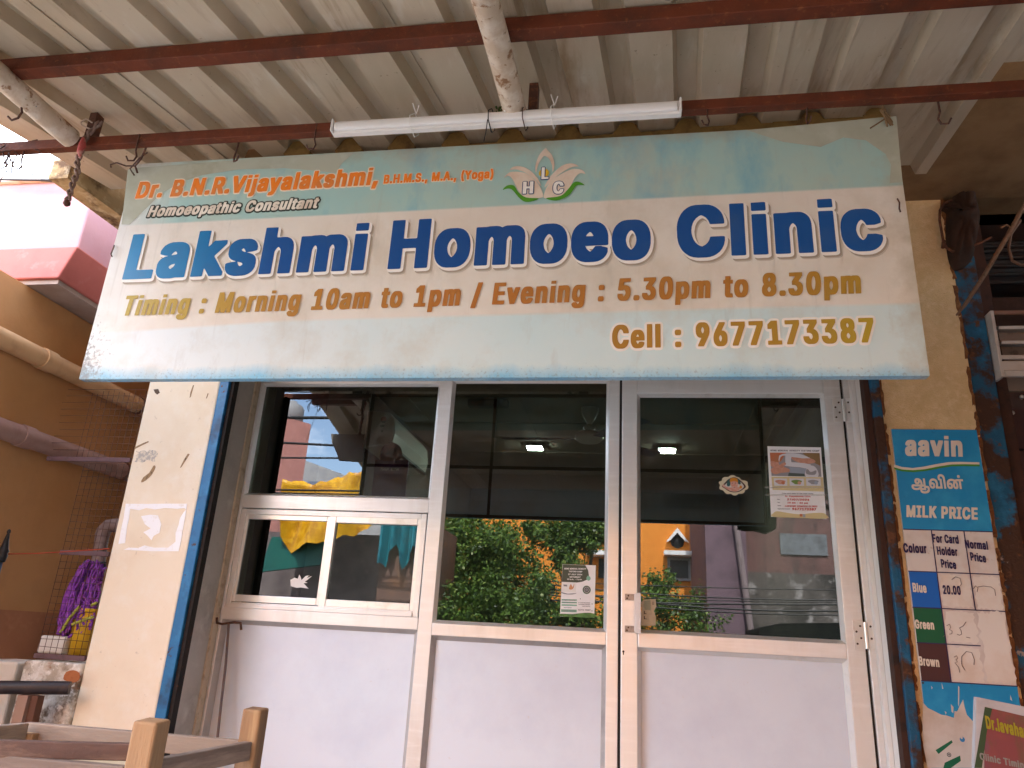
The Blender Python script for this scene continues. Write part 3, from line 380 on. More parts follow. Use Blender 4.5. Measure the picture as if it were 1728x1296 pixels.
1,82,449,2,35,8,-37,35,-43,134,-43,158,-37,170,-28,176,-10,176,116,179,122,255,-19,269,-35,296,-43,404,-43,431,-37,442,-28,449,-10,448,17,366,170,396,197,417,233,428,269,432,314,429,359,416,404,395,438,368,463,341,479,314,489,242,500,35,501,8,495,-4,485,-10,458,-10,-1,-8,-19,-3,-28,11,179,275,176,278,176,359,188,364,221,359,233,350,244,332,246,314,241,296,233,285,215,275,
1,83,447,1,77,121,-45,169,-50,232,-51,277,-46,316,-36,355,-18,380,0,404,27,422,63,431,108,429,162,417,198,394,231,358,259,331,272,287,288,286,294,268,294,214,309,187,320,171,333,170,342,178,353,187,361,205,367,230,351,236,342,244,315,259,300,295,297,385,298,412,306,420,315,425,333,422,369,416,396,403,423,389,441,367,463,340,480,313,492,268,503,214,507,160,505,106,495,70,481,36,459,11,432,-8,396,-17,351,-14,297,-2,261,18,234,39,216,70,197,115,179,214,150,232,141,246,126,243,117,232,103,205,89,187,94,169,107,162,117,151,152,133,164,16,166,-6,162,-21,153,-29,135,-26,90,-16,54,-1,27,24,0,52,-20,87,-36,
1,86,480,1,27,137,-37,167,-43,266,-43,293,-38,308,-28,479,440,479,476,475,485,464,494,437,501,347,501,320,498,302,490,293,476,221,269,212,270,138,476,131,488,122,495,104,500,5,501,-22,498,-43,485,-49,467,-48,440,121,-19,126,-28,
1,89,472,1,29,137,-37,167,-43,257,-43,284,-38,299,-28,305,-10,306,170,468,431,473,449,472,476,468,485,457,494,428,501,347,501,320,500,296,494,285,485,212,368,140,485,129,494,95,501,-4,501,-31,495,-43,485,-49,458,-44,431,119,170,119,-10,126,-28,
1,97,389,2,36,75,-45,107,-50,152,-51,188,-49,224,-42,323,-43,350,-36,361,-27,367,0,367,225,364,270,357,297,341,326,323,347,296,365,260,379,215,387,152,389,107,384,62,371,35,357,7,333,-13,306,-26,279,-25,243,-21,234,-10,225,18,216,18,207,-10,185,-28,153,-36,108,-33,54,-18,18,3,-9,35,-31,5,152,90,154,99,161,103,170,100,161,92,
1,99,396,1,52,115,-44,156,-50,210,-50,246,-47,282,-38,318,-21,345,0,368,28,381,51,389,73,390,100,386,118,372,129,300,148,237,146,218,136,199,100,192,93,183,93,165,114,154,145,151,172,155,199,166,226,183,246,192,245,201,236,219,204,228,198,246,194,309,195,372,213,386,226,389,262,371,307,341,343,298,370,255,384,210,389,148,388,102,379,66,365,34,343,9,316,-12,280,-27,235,-33,172,-30,118,-15,65,5,28,39,-8,75,-31,
1,101,404,2,36,117,-44,165,-50,219,-50,255,-46,291,-37,318,-25,345,-6,369,19,384,46,391,64,392,82,391,100,384,118,397,136,398,154,396,217,387,262,372,298,354,325,325,352,291,371,255,383,210,389,147,388,98,379,58,361,30,340,2,307,-16,271,-30,217,-33,163,-28,109,-15,64,5,28,39,-8,75,-30,4,192,89,174,99,169,109,211,109,
1,103,425,2,38,108,-172,147,-178,210,-178,255,-174,291,-165,318,-154,347,-136,365,-118,383,-91,393,-64,399,-28,399,341,394,368,381,378,354,384,246,383,192,389,147,388,111,384,75,372,38,350,11,323,-11,287,-24,251,-31,215,-33,170,-29,116,-20,80,-6,49,12,23,38,-1,-6,-28,-14,-37,-18,-55,-16,-82,3,-113,30,-139,66,-159,14,183,102,162,125,155,143,151,170,159,215,168,233,183,247,193,242,206,224,215,197,217,170,213,143,206,125,193,107,
1,104,410,1,40,1,-37,28,-43,118,-43,145,-38,160,-28,164,-19,166,-1,166,206,175,233,181,241,190,243,197,233,202,215,203,-1,204,-19,209,-28,221,-37,244,-43,334,-43,367,-37,379,-28,383,-19,385,233,381,269,370,305,355,332,338,350,298,375,244,388,172,389,166,395,165,476,154,491,136,499,19,500,0,494,-11,485,-15,476,-16,-10,-10,-28,
1,105,167,1,28,1,-37,28,-43,127,-42,148,-37,160,-28,164,-19,166,350,161,368,150,377,151,386,161,395,165,404,167,467,161,485,150,494,136,499,19,500,1,494,-10,485,-14,476,-14,404,-10,395,0,386,-1,377,-11,368,-16,350,-16,-10,-10,-28,
1,106,167,1,35,-55,-165,-28,-171,26,-171,62,-167,89,-160,116,-146,135,-129,148,-111,159,-84,166,-39,166,348,162,366,146,384,159,393,164,402,166,465,162,483,154,492,143,497,116,501,17,499,-4,492,-15,474,-14,402,-9,393,5,384,-13,366,-17,348,-17,-21,-19,-32,-55,-41,-65,-48,-70,-57,-73,-138,-66,-156,
1,107,381,1,40,1,-37,37,-43,118,-43,145,-38,160,-28,163,-21,167,8,172,16,208,-29,219,-37,235,-42,361,-42,379,-38,392,-28,397,-19,399,-1,394,26,266,188,268,197,382,314,388,332,388,350,379,372,361,381,343,384,226,383,208,377,172,343,167,350,166,467,163,479,154,491,127,500,37,501,10,498,-11,485,-17,458,-17,-1,-15,-19,-10,-28,
1,108,167,1,16,1,-37,28,-43,127,-42,148,-37,160,-28,164,-19,166,467,160,485,149,494,136,499,19,500,0,494,-11,485,-15,476,-16,-10,-10,-28,
1,109,610,1,50,1,-37,28,-43,118,-43,145,-38,160,-28,164,-19,166,-1,166,215,172,235,181,236,183,-10,189,-28,208,-40,235,-43,325,-42,352,-34,361,-24,365,-10,366,224,370,236,379,239,382,224,383,-10,389,-28,406,-39,433,-43,523,-43,550,-35,559,-27,565,-10,565,242,556,296,539,332,514,358,487,374,460,384,424,390,352,389,289,373,253,386,208,391,163,389,127,383,28,384,-1,377,-11,368,-16,350,-17,-1,-15,-19,-10,-28,
1,110,410,1,40,1,-37,28,-43,118,-43,145,-38,160,-28,164,-19,166,-1,166,206,175,233,181,241,190,243,197,233,202,215,203,-1,204,-19,209,-28,221,-37,235,-41,307,-43,352,-41,367,-37,379,-28,383,-19,385,-1,384,251,370,305,354,332,334,353,312,368,289,378,262,385,226,389,172,388,136,382,28,384,1,378,-11,368,-17,341,-16,-10,-10,-28,
1,111,415,2,32,115,-44,156,-50,219,-50,255,-45,288,-35,318,-20,345,1,369,28,389,64,402,109,407,154,405,208,393,262,377,298,354,329,327,353,291,373,246,385,201,389,138,387,93,377,59,361,30,339,2,307,-15,273,-29,226,-33,172,-30,118,-15,64,5,28,39,-8,75,-31,13,183,93,168,109,159,127,151,172,161,217,183,246,192,245,208,226,219,199,223,172,220,145,211,118,192,93,
1,112,424,2,34,1,-165,28,-171,82,-172,127,-171,148,-165,160,-156,164,-147,166,-57,172,-50,252,-48,298,-37,343,-12,362,6,383,33,403,78,412,123,415,177,410,231,398,276,379,312,357,339,325,363,298,376,271,384,208,389,172,388,136,383,19,383,1,378,-12,366,-17,348,-17,-129,-15,-147,-10,-156,13,199,92,185,105,175,123,165,168,168,195,177,222,188,240,199,247,215,231,224,213,231,168,222,123,211,105,
1,114,259,1,28,1,-37,28,-43,118,-43,145,-38,160,-28,164,-19,166,-1,167,215,175,233,190,247,244,248,262,252,275,260,283,278,283,350,280,368,271,378,253,386,217,389,163,389,127,383,37,385,10,382,-1,377,-11,368,-17,341,-16,-10,-10,-28,
1,115,365,1,44,89,-44,130,-50,184,-50,220,-47,256,-40,290,-26,317,-8,335,10,351,37,362,82,361,118,355,145,335,181,300,208,310,216,341,226,350,235,355,253,354,280,343,307,326,334,308,352,280,370,247,381,202,388,139,389,94,382,58,371,26,352,4,330,-10,307,-21,262,-21,226,-16,199,4,163,38,136,-5,125,-23,115,-28,109,-32,91,-27,55,-11,19,13,-9,49,-31,
1,116,227,1,43,84,-41,140,-47,212,-43,244,-32,255,-14,255,13,239,76,221,88,178,94,177,103,178,247,185,251,221,254,240,265,247,283,247,355,239,371,230,378,212,383,185,385,177,391,175,445,169,454,158,462,140,466,41,467,14,462,3,454,-3,445,-6,391,-13,385,-31,382,-48,373,-57,355,-56,274,-51,265,-40,257,-6,247,-5,76,1,31,14,4,30,-14,58,-32,
1,117,410,1,34,96,-42,163,-48,235,-41,343,-43,370,-35,382,-24,385,-6,385,345,382,363,370,376,343,384,253,384,226,381,208,368,203,345,202,138,195,111,181,95,170,111,166,129,166,345,163,363,157,372,145,379,127,384,28,384,1,378,-14,363,-17,345,-17,120,-9,57,6,21,27,-6,55,-26,
1,121,389,1,37,14,-167,42,-172,87,-174,150,-167,189,-149,210,-131,224,-113,247,-68,395,319,398,355,393,367,384,376,366,383,348,384,258,384,231,379,220,373,214,364,177,261,168,278,137,364,123,378,96,384,-3,384,-30,378,-45,364,-48,337,-45,319,75,4,76,-5,63,-32,15,-38,-3,-50,-7,-59,-21,-113,-20,-140,-9,-158,
2,46,188,1,20,24,-18,48,-22,120,-22,147,-18,156,-14,170,0,177,18,177,54,172,72,154,90,129,95,48,96,30,94,18,90,6,81,-4,63,-6,27,-3,9,1,0,9,-9,
2,47,249,1,13,-37,-83,-19,-87,26,-87,98,-87,114,-83,262,466,262,493,260,494,242,497,134,497,110,493,-35,-47,-37,-56,
2,48,453,2,34,127,-21,164,-24,254,-24,281,-21,311,-12,335,2,360,24,380,52,398,93,411,150,415,204,414,276,405,339,397,366,385,393,363,429,334,456,299,474,263,481,218,482,146,481,110,474,74,456,53,438,29,405,11,366,-2,312,-7,240,-4,159,9,96,28,51,56,15,74,1,92,-9,22,200,79,177,105,161,141,152,186,149,231,153,276,163,321,175,348,187,366,200,379,209,378,221,366,233,348,245,323,255,276,259,231,255,177,247,141,240,123,231,105,217,87,209,79,
2,49,453,1,25,19,-14,36,-18,72,-18,378,-18,402,-14,402,58,397,67,306,68,299,76,297,472,279,476,135,475,126,472,28,400,27,309,45,304,99,304,117,305,135,313,139,310,141,76,135,69,126,67,25,67,18,58,
2,51,453,1,57,114,-21,151,-24,241,-24,268,-22,295,-17,322,-7,349,8,375,33,387,51,399,78,404,114,403,159,394,195,376,226,352,249,320,267,287,276,284,285,386,402,386,465,383,474,15,474,12,465,12,402,12,393,16,392,34,389,160,389,180,384,92,285,91,213,97,206,169,203,187,198,205,190,223,178,231,168,240,150,245,132,241,114,233,96,214,79,196,70,178,80,161,96,152,114,148,132,142,135,7,137,-11,132,-11,105,-7,78,4,51,16,33,34,15,52,2,80,-12,
2,53,453,1,58,120,-21,156,-24,237,-24,273,-21,291,-17,327,-3,345,10,363,27,385,60,396,87,401,114,401,177,391,222,381,243,364,267,354,278,327,298,292,312,264,317,192,318,178,321,185,384,192,388,363,389,380,393,380,465,377,474,38,474,35,465,10,240,10,213,21,209,75,203,156,203,165,206,192,222,210,211,228,191,240,168,244,150,240,123,231,105,217,87,201,75,191,78,173,96,163,114,160,132,156,134,21,135,4,132,3,105,7,78,17,51,29,33,46,15,66,0,89,-12,
2,54,453,2,32,127,-21,160,-24,241,-24,277,-21,295,-17,322,-6,353,15,376,42,386,60,397,96,400,150,396,195,382,231,358,263,325,285,295,296,243,303,337,438,340,447,340,465,337,474,196,476,178,473,61,301,26,240,14,204,7,168,8,114,18,69,38,33,61,10,96,-12,16,205,74,187,87,174,105,169,117,163,141,169,168,178,184,196,204,205,209,220,195,232,180,240,159,244,141,240,123,232,104,220,87,
2,55,453,1,18,37,-14,51,-18,87,-18,186,-18,198,-14,402,390,402,472,384,476,348,476,24,476,6,472,6,400,7,391,204,389,213,387,223,382,41,22,37,13,
2,56,453,3,48,121,-21,158,-24,248,-24,286,-21,311,-15,340,-3,367,15,385,33,401,60,407,78,411,105,411,141,406,168,396,195,384,213,354,240,370,258,382,276,391,303,394,348,390,384,380,411,360,438,338,456,311,470,284,478,248,482,149,481,113,476,77,462,56,447,39,429,22,402,14,366,13,321,16,303,25,276,37,258,53,240,23,213,3,177,-3,141,-4,105,0,78,6,60,16,42,40,15,77,-8,16,203,69,185,78,174,87,161,105,155,123,159,141,170,159,185,175,203,185,221,175,237,159,248,141,252,123,246,105,233,87,222,78,10,203,290,186,303,180,312,171,339,182,366,203,385,225,366,236,339,227,312,220,303,
2,57,453,2,37,67,-14,79,-18,124,-18,214,-18,230,-14,341,148,373,202,389,238,398,274,400,319,398,355,388,391,373,418,350,445,325,463,295,475,266,481,169,482,124,478,97,470,68,454,43,431,25,405,16,384,10,364,7,328,9,274,13,256,24,229,43,202,61,186,78,175,115,162,163,157,153,139,70,18,67,13,16,196,254,185,265,173,283,166,301,164,319,168,337,175,355,189,373,205,383,223,368,232,355,242,328,243,310,235,283,223,265,205,250,
2,58,188,2,20,24,-18,48,-22,120,-22,147,-18,156,-14,170,0,177,18,177,54,172,72,154,90,129,95,48,96,30,94,18,90,6,81,-4,63,-6,27,-3,9,1,0,9,-9,19,15,234,39,226,66,226,129,226,156,233,167,243,176,261,177,297,174,315,160,333,138,342,48,344,21,339,11,333,2,324,-2,315,-6,297,-4,261,3,245,
2,67,510,1,63,158,-21,193,-24,292,-24,323,-21,357,-12,391,4,418,24,443,51,463,87,476,132,475,159,454,162,328,162,318,159,304,123,283,96,255,78,238,74,220,82,202,94,181,114,166,138,151,177,144,231,148,267,158,303,172,330,194,357,211,371,237,384,256,379,283,361,295,348,306,330,317,303,328,296,454,295,472,299,476,303,475,330,471,348,457,384,446,402,413,438,391,454,368,465,328,477,292,481,193,482,139,474,95,456,58,430,31,399,8,357,-8,303,-14,240,-11,168,-4,132,5,105,30,60,62,24,102,-3,130,-13,
2,69,419,1,30,4,-14,22,-18,58,-18,364,-18,388,-14,387,67,373,69,184,69,175,70,163,76,163,184,175,188,364,190,370,193,370,220,370,265,368,274,184,275,166,279,163,283,163,382,166,385,184,389,364,389,384,391,385,472,373,475,337,476,22,476,4,472,
2,72,517,1,31,4,-14,22,-18,58,-18,148,-18,162,-14,163,184,166,187,184,191,283,191,292,190,303,184,303,-14,319,-18,355,-18,445,-18,461,-14,461,472,445,476,409,476,319,476,303,472,303,283,292,278,283,278,175,278,163,283,162,472,148,476,112,476,22,476,4,472,
2,76,393,1,15,4,-14,22,-18,58,-18,355,-18,375,-14,375,67,355,69,184,69,175,70,163,76,163,463,162,472,157,474,22,476,4,472,
2,77,628,1,30,4,-14,22,-18,67,-18,148,-18,160,-14,160,76,166,91,208,-14,229,-18,337,-18,355,-16,358,-14,400,93,403,85,404,-14,418,-18,454,-18,544,-18,561,-14,561,472,544,476,508,476,400,476,378,472,283,225,187,472,175,475,139,476,22,476,4,472,
2,84,449,1,20,123,-14,140,-18,176,-18,266,-18,281,-14,281,382,293,388,302,389,410,389,424,391,425,472,410,476,374,476,-4,476,-22,472,-20,391,-4,389,104,388,113,387,123,382,
2,97,389,2,44,67,-22,103,-26,184,-26,247,-18,337,-18,353,-13,353,239,351,266,347,284,337,308,329,320,310,338,274,355,238,362,112,363,85,358,49,345,22,327,0,302,-13,275,-13,248,-5,244,49,229,130,227,139,230,149,248,157,257,175,269,187,257,195,239,193,230,175,223,76,209,52,203,29,194,2,176,-16,149,-22,122,-23,77,-18,50,-11,32,2,14,23,-4,40,-13,10,148,74,138,86,135,95,145,113,166,125,187,131,196,131,194,113,178,86,157,69,
2,101,404,2,50,111,-22,142,-25,223,-25,277,-20,302,-13,331,3,345,14,367,41,379,68,379,86,379,95,367,101,313,113,232,112,223,105,212,86,203,77,196,72,187,70,169,82,158,95,148,113,142,131,151,134,367,135,384,140,382,221,377,248,368,275,353,302,339,320,322,335,301,347,268,359,232,364,142,364,97,358,68,347,41,329,23,311,4,284,-13,239,-19,194,-18,131,-14,104,-6,77,12,41,34,15,52,1,70,-9,8,151,218,145,221,160,248,178,264,187,266,206,248,220,221,205,217,
2,103,425,2,49,102,-150,142,-153,223,-153,259,-151,286,-146,313,-137,338,-123,357,-105,371,-87,381,-60,385,-24,385,354,367,359,268,359,223,364,142,364,106,361,78,354,46,336,25,318,7,291,-6,264,-16,228,-19,192,-19,147,-17,120,-11,93,0,66,17,39,46,12,61,3,88,-8,124,-13,228,-15,215,-42,205,-51,187,-62,167,-51,142,-23,133,-18,52,-19,37,-24,-2,-47,-5,-51,-4,-78,8,-96,24,-114,35,-123,61,-138,17,187,83,178,86,169,93,154,111,143,138,137,174,144,210,155,237,178,263,187,266,200,255,214,237,225,210,230,174,227,147,219,120,205,99,
2,105,167,2,12,-3,-14,15,-18,60,-18,141,-18,152,-14,153,346,153,355,150,356,132,359,24,359,6,358,-3,355,11,-2,409,6,405,24,404,132,404,150,407,153,409,153,472,141,475,105,476,15,476,-2,472,
2,108,167,1,11,-3,-14,15,-18,51,-18,132,-18,152,-14,153,463,152,472,150,473,132,476,15,476,-3,472,
2,109,610,1,44,-3,-14,15,-18,60,-18,141,-18,152,-14,153,211,159,238,168,253,177,262,186,256,192,247,196,229,197,-14,213,-18,249,-18,339,-18,352,-14,352,220,361,247,375,264,386,256,391,247,395,229,396,-14,411,-18,447,-18,537,-18,551,-14,551,256,544,292,531,319,510,342,492,353,474,360,447,365,339,365,321,362,294,354,260,364,222,366,150,365,105,359,15,359,-3,355,
2,110,410,1,29,-3,-14,15,-18,60,-18,141,-18,152,-14,154,211,159,229,167,247,186,265,195,259,205,247,212,229,216,211,216,-14,231,-18,267,-18,357,-18,371,-14,370,256,366,278,358,301,347,319,331,337,300,355,258,363,168,364,114,359,15,359,-3,355,
2,111,415,2,34,108,-22,142,-25,223,-25,250,-24,277,-19,314,-4,338,14,355,32,372,59,386,95,392,131,393,194,389,230,378,266,364,293,340,322,313,343,282,356,241,363,151,364,106,360,79,352,52,337,23,311,5,284,-11,248,-19,194,-18,131,-9,86,7,50,19,32,34,16,52,1,70,-9,18,178,76,167,86,150,113,141,140,137,167,141,194,153,230,169,255,187,268,205,254,221,230,233,194,236,167,233,140,219,104,207,86,196,76,187,71,
2,112,424,2,29,-3,-143,15,-146,132,-146,150,-144,152,-143,153,-35,155,-26,258,-25,294,-19,321,-8,334,1,348,12,366,33,384,64,397,109,401,145,400,208,394,244,381,280,365,307,339,335,303,354,285,360,258,363,168,364,123,359,15,359,6,358,-3,352,18,186,81,177,91,162,118,155,145,152,172,156,199,164,226,174,244,195,266,206,262,216,253,228,235,241,199,244,163,237,127,219,91,204,76,195,74,
2,114,259,1,20,-3,-14,15,-18,60,-18,141,-18,152,-14,153,202,157,229,168,248,175,256,195,268,213,272,268,274,269,283,269,355,267,359,253,364,159,364,105,359,15,359,-3,355,
2,116,227,1,37,76,-18,108,-21,207,-21,229,-18,242,-9,241,18,231,63,216,66,189,67,171,71,164,90,164,270,171,275,180,276,216,276,233,279,234,351,225,358,167,360,164,369,164,432,161,441,11,441,8,432,8,369,5,360,-36,358,-45,351,-44,279,-9,276,0,275,8,270,8,72,13,36,22,18,38,0,54,-11,
2,118,389,1,19,96,-14,109,-18,145,-18,235,-18,254,-14,384,328,385,355,370,359,334,359,244,359,224,355,181,237,172,227,126,355,109,359,73,359,-17,359,-35,355,-35,328,
3,49,453,1,34,24,-46,68,-49,374,-49,419,-38,439,-19,443,53,437,72,410,91,347,99,339,107,339,458,336,476,319,494,296,503,266,507,167,507,131,503,104,492,5,420,-10,404,-13,386,-13,323,-6,296,25,278,100,269,100,107,95,100,41,98,5,89,-10,80,-21,62,-22,-1,-19,-19,-1,-37,
3,51,453,1,56,134,-52,191,-56,245,-54,290,-46,326,-35,362,-17,389,2,413,29,429,56,441,92,444,119,443,155,435,191,422,218,398,249,371,272,337,290,339,299,424,398,425,470,415,488,401,497,371,505,344,507,47,507,2,499,-16,489,-24,479,-28,461,-28,407,-20,380,-7,370,20,360,101,357,109,353,61,299,51,281,50,218,56,200,74,184,92,178,182,170,198,155,205,128,200,111,191,115,180,146,137,171,-7,164,-32,155,-48,137,-51,110,-45,74,-22,29,13,-7,65,-35,
3,54,453,1,34,145,-52,200,-56,254,-53,326,-35,362,-16,389,7,414,38,427,65,438,101,441,146,436,191,424,227,407,255,380,284,344,307,300,326,379,443,381,461,376,479,353,498,308,507,218,507,182,504,155,493,140,479,30,317,-19,227,-31,182,-33,128,-25,83,-7,40,24,2,56,-23,101,-42,
3,55,453,1,26,43,-46,73,-49,172,-49,208,-42,230,-28,440,386,442,467,434,485,424,493,399,503,370,507,46,507,1,501,-26,485,-34,467,-35,404,-31,386,-17,372,1,364,28,358,154,357,167,350,-1,17,-3,-10,6,-28,19,-38,
3,56,453,2,40,140,-52,199,-56,253,-54,298,-47,339,-34,374,-16,408,11,429,38,445,74,452,119,447,164,433,201,402,245,419,272,431,308,434,353,428,389,412,425,388,455,352,482,307,501,253,511,199,513,136,509,91,498,50,479,19,455,-6,425,-22,389,-27,353,-24,308,-12,272,5,245,-26,200,-40,164,-44,110,-35,65,-9,20,28,-13,82,-39,7,199,110,195,119,197,137,199,141,208,141,211,119,208,109,
3,57,453,1,36,73,-46,200,-49,227,-45,254,-34,268,-19,373,134,415,206,432,251,440,287,439,341,432,377,417,413,398,440,371,467,335,489,290,505,236,513,173,513,119,505,74,490,38,469,8,440,-15,404,-30,359,-34,314,-29,269,-18,233,4,197,32,170,65,150,108,134,34,26,27,8,27,-10,36,-28,47,-37,
3,58,188,2,21,37,-50,80,-53,134,-50,166,-41,193,-23,212,4,218,31,213,67,196,94,179,108,152,120,98,127,26,122,0,112,-19,99,-37,77,-44,58,-46,31,-41,4,-30,-14,-11,-32,22,19,202,62,195,116,195,152,202,179,214,205,238,216,265,217,301,207,328,179,356,152,368,125,373,44,373,17,367,-8,355,-29,337,-40,319,-46,292,-45,265,-39,247,-26,229,-3,211,
3,67,510,1,56,177,-52,233,-56,296,-53,350,-43,395,-26,439,2,467,29,492,65,508,101,516,137,513,164,494,182,467,191,350,194,305,185,287,173,266,128,242,104,230,110,213,128,194,164,184,218,190,281,210,326,225,344,242,355,263,335,287,284,305,273,323,267,359,264,458,266,486,272,511,290,516,308,511,344,499,380,477,416,431,462,404,479,362,497,305,510,233,513,161,507,107,493,62,470,18,434,-16,389,-37,344,-53,272,-54,200,-44,137,-19,74,13,29,62,-13,116,-38,
3,72,517,1,46,9,-46,44,-49,143,-48,170,-42,194,-28,200,-19,203,-1,203,152,215,159,251,159,262,152,263,-10,272,-28,283,-37,305,-45,332,-49,431,-49,467,-43,493,-28,499,-19,502,-1,502,458,493,485,467,501,431,507,323,506,282,494,271,485,263,467,262,314,242,309,215,309,203,314,202,467,194,485,183,494,161,503,134,507,35,507,-1,501,-28,485,-37,458,-37,-1,-33,-19,-27,-28,-16,-37,
3,76,393,1,23,9,-46,53,-49,350,-49,395,-37,407,-28,415,-10,415,62,406,80,393,89,350,100,215,101,203,107,202,467,188,490,161,503,125,507,17,505,-19,493,-28,485,-36,467,-36,-10,-28,-27,-19,-35,
3,101,404,1,34,130,-53,228,-56,273,-50,309,-40,345,-23,376,1,399,28,413,55,419,73,419,91,408,118,422,136,425,172,423,217,413,262,397,298,372,332,345,355,309,374,264,388,210,395,138,393,84,383,48,368,10,343,-22,307,-42,271,-57,217,-60,154,-53,100,-33,49,-4,10,30,-19,75,-41,
3,108,167,1,16,2,-46,46,-49,145,-46,181,-30,193,-10,193,467,181,488,154,502,109,507,10,505,-26,493,-35,485,-43,467,-43,-10,-35,-27,-26,-35,
4,116,2500,11,74,614,-259,681,-264,762,-262,825,-252,879,-236,933,-208,968,-178,993,-142,1008,-106,1014,-61,1011,-7,998,29,978,57,942,82,906,94,852,97,806,92,803,434,789,440,744,440,708,440,693,434,690,155,644,155,638,245,619,308,586,362,564,387,537,408,483,435,420,448,339,447,276,429,249,412,231,395,215,371,206,344,202,308,204,263,215,227,231,204,258,181,312,158,393,159,397,164,438,178,466,200,489,236,501,283,514,254,524,218,526,182,520,155,132,154,87,151,60,144,21,119,1,83,-3,56,-2,20,12,-25,33,-53,69,-81,114,-100,177,-112,258,-115,330,-112,393,-102,465,-81,469,-160,492,-201,510,-219,537,-235,573,-250,25,636,-160,591,-142,576,-124,582,-111,600,-105,654,-117,672,-117,683,-115,690,-97,691,-106,704,-115,798,-114,805,-106,807,-15,825,-5,852,1,878,-7,894,-25,900,-52,889,-88,867,-115,834,-138,789,-156,744,-164,690,-166,5,690,-26,636,-12,573,-7,618,57,690,57,95,1127,-25,1194,-30,1248,-22,1293,4,1308,20,1323,47,1335,92,1336,146,1326,191,1311,219,1283,245,1248,262,1212,269,1149,268,1144,272,1167,304,1194,328,1229,344,1266,350,1311,340,1347,318,1375,281,1387,245,1392,200,1387,146,1374,101,1353,56,1359,-16,1374,-22,1446,-22,1716,-22,1737,-16,1740,425,1738,434,1725,440,1653,441,1644,479,1652,515,1665,533,1689,551,1716,558,1752,551,1779,532,1802,497,1815,452,1822,371,1825,-16,1842,-22,1932,-19,1938,-7,1936,434,1921,524,1907,560,1887,590,1852,623,1806,647,1761,657,1698,658,1649,650,1605,632,1570,605,1545,569,1533,533,1529,488,1531,443,1542,398,1554,371,1617,368,1624,362,1624,83,1617,76,1500,76,1491,79,1509,182,1509,236,1503,281,1491,322,1470,362,1446,391,1413,416,1375,434,1338,444,1293,449,1239,448,1194,442,1158,431,1126,416,1095,394,1050,344,1025,290,1012,227,1011,146,1022,83,1048,29,1085,-7,77,2113,-25,2184,-30,2238,-21,2265,-8,2283,7,2310,47,2322,92,2325,146,2313,191,2298,218,2270,245,2238,261,2202,269,2139,268,2135,272,2157,300,2193,327,2236,344,2283,350,2355,341,2376,335,2383,326,2362,290,2341,236,2332,191,2329,137,2333,92,2342,56,2360,20,2386,-7,2409,-19,2436,-27,2508,-30,2553,-18,2591,11,2609,38,2621,74,2627,119,2627,173,2620,218,2609,254,2592,290,2567,326,2580,335,2598,338,2670,343,2680,335,2683,-16,2697,-22,2787,-20,2793,-16,2795,-7,2796,336,2805,343,2916,344,2923,353,2922,434,2904,440,2616,439,2544,430,2472,409,2427,429,2382,441,2328,448,2265,449,2220,445,2175,435,2112,408,2065,371,2025,317,2003,254,1997,182,2002,110,2023,47,2040,23,2060,2,2089,-16,11,222,-16,168,-6,133,11,113,38,116,47,132,56,468,56,456,42,429,24,366,-3,303,-15,14,1185,65,1167,70,1148,83,1132,110,1123,146,1149,164,1176,173,1194,168,1210,155,1220,137,1224,119,1221,101,1212,83,1203,73,13,2148,73,2135,83,2122,101,2110,146,2139,165,2166,173,2186,164,2202,148,2209,128,2210,110,2200,83,2184,69,2166,65,12,2472,68,2452,92,2443,146,2453,209,2472,258,2484,245,2500,209,2510,173,2513,137,2508,102,2500,83,2481,66,12,339,260,318,281,313,308,330,336,348,347,366,353,375,347,385,326,387,290,379,272,366,261,348,256,16,2661,497,2688,491,2724,492,2751,502,2765,515,2776,542,2777,578,2769,604,2752,623,2724,634,2679,634,2652,624,2635,605,2626,578,2629,533,2643,510]
STYLE_INDEX = {'H': 0, 'O': 1, 'M': 2, 'N': 3, 'T': 4}
GL = {}
pos = 0
while pos < len(GLYPH_NUMBERS):
    st, ch, adv, count = GLYPH_NUMBERS[pos:pos + 4]; pos += 4
    ps = []
    for contour in range(count):
        n = GLYPH_NUMBERS[pos]; flat = GLYPH_NUMBERS[pos + 1:pos + 1 + 2 * n]; pos += 1 + 2 * n
        ps.append([(flat[2 * i] / 900, flat[2 * i + 1] / 900) for i in range(n)])
    GL[(st, ch)] = (adv / 1000, ps)
def glyph(style, ch): return GL[(STYLE_INDEX[style], ord(ch))]
def _capital(style, ch):
    ys = [p[1] for c in glyph(style, ch)[1] for p in c]
    return -min(ys), max(ys) - min(ys)
STY = {'H': (*_capital('H', 'H'), .072), 'M': (*_capital('M', 'T'), .10), 'T': (.24, 1.0, 0)}
STY['O'], STY['N'] = STY['H'], STY['M']
def layout(text, style, track=0.0):
    """[(x offset, key char)], ink x0, ink x1 in em units"""
    x, out, lo, hi, word = 0.0, [], 9e9, -9e9, 0
    base = {'O': 'H', 'N': 'M'}.get(style, style)
    for ch in text:
        if ch == ' ': x += .27 if base != 'M' else .36; word += 1; continue
        a, ps = glyph(base, ch)
        out.append((x, ch, word))
        xs = [p[0] for poly in ps for p in poly]
        lo, hi = min(lo, x + min(xs)), max(hi, x + max(xs))
        x += a + STY[base][2] + track
    return out, lo, hi
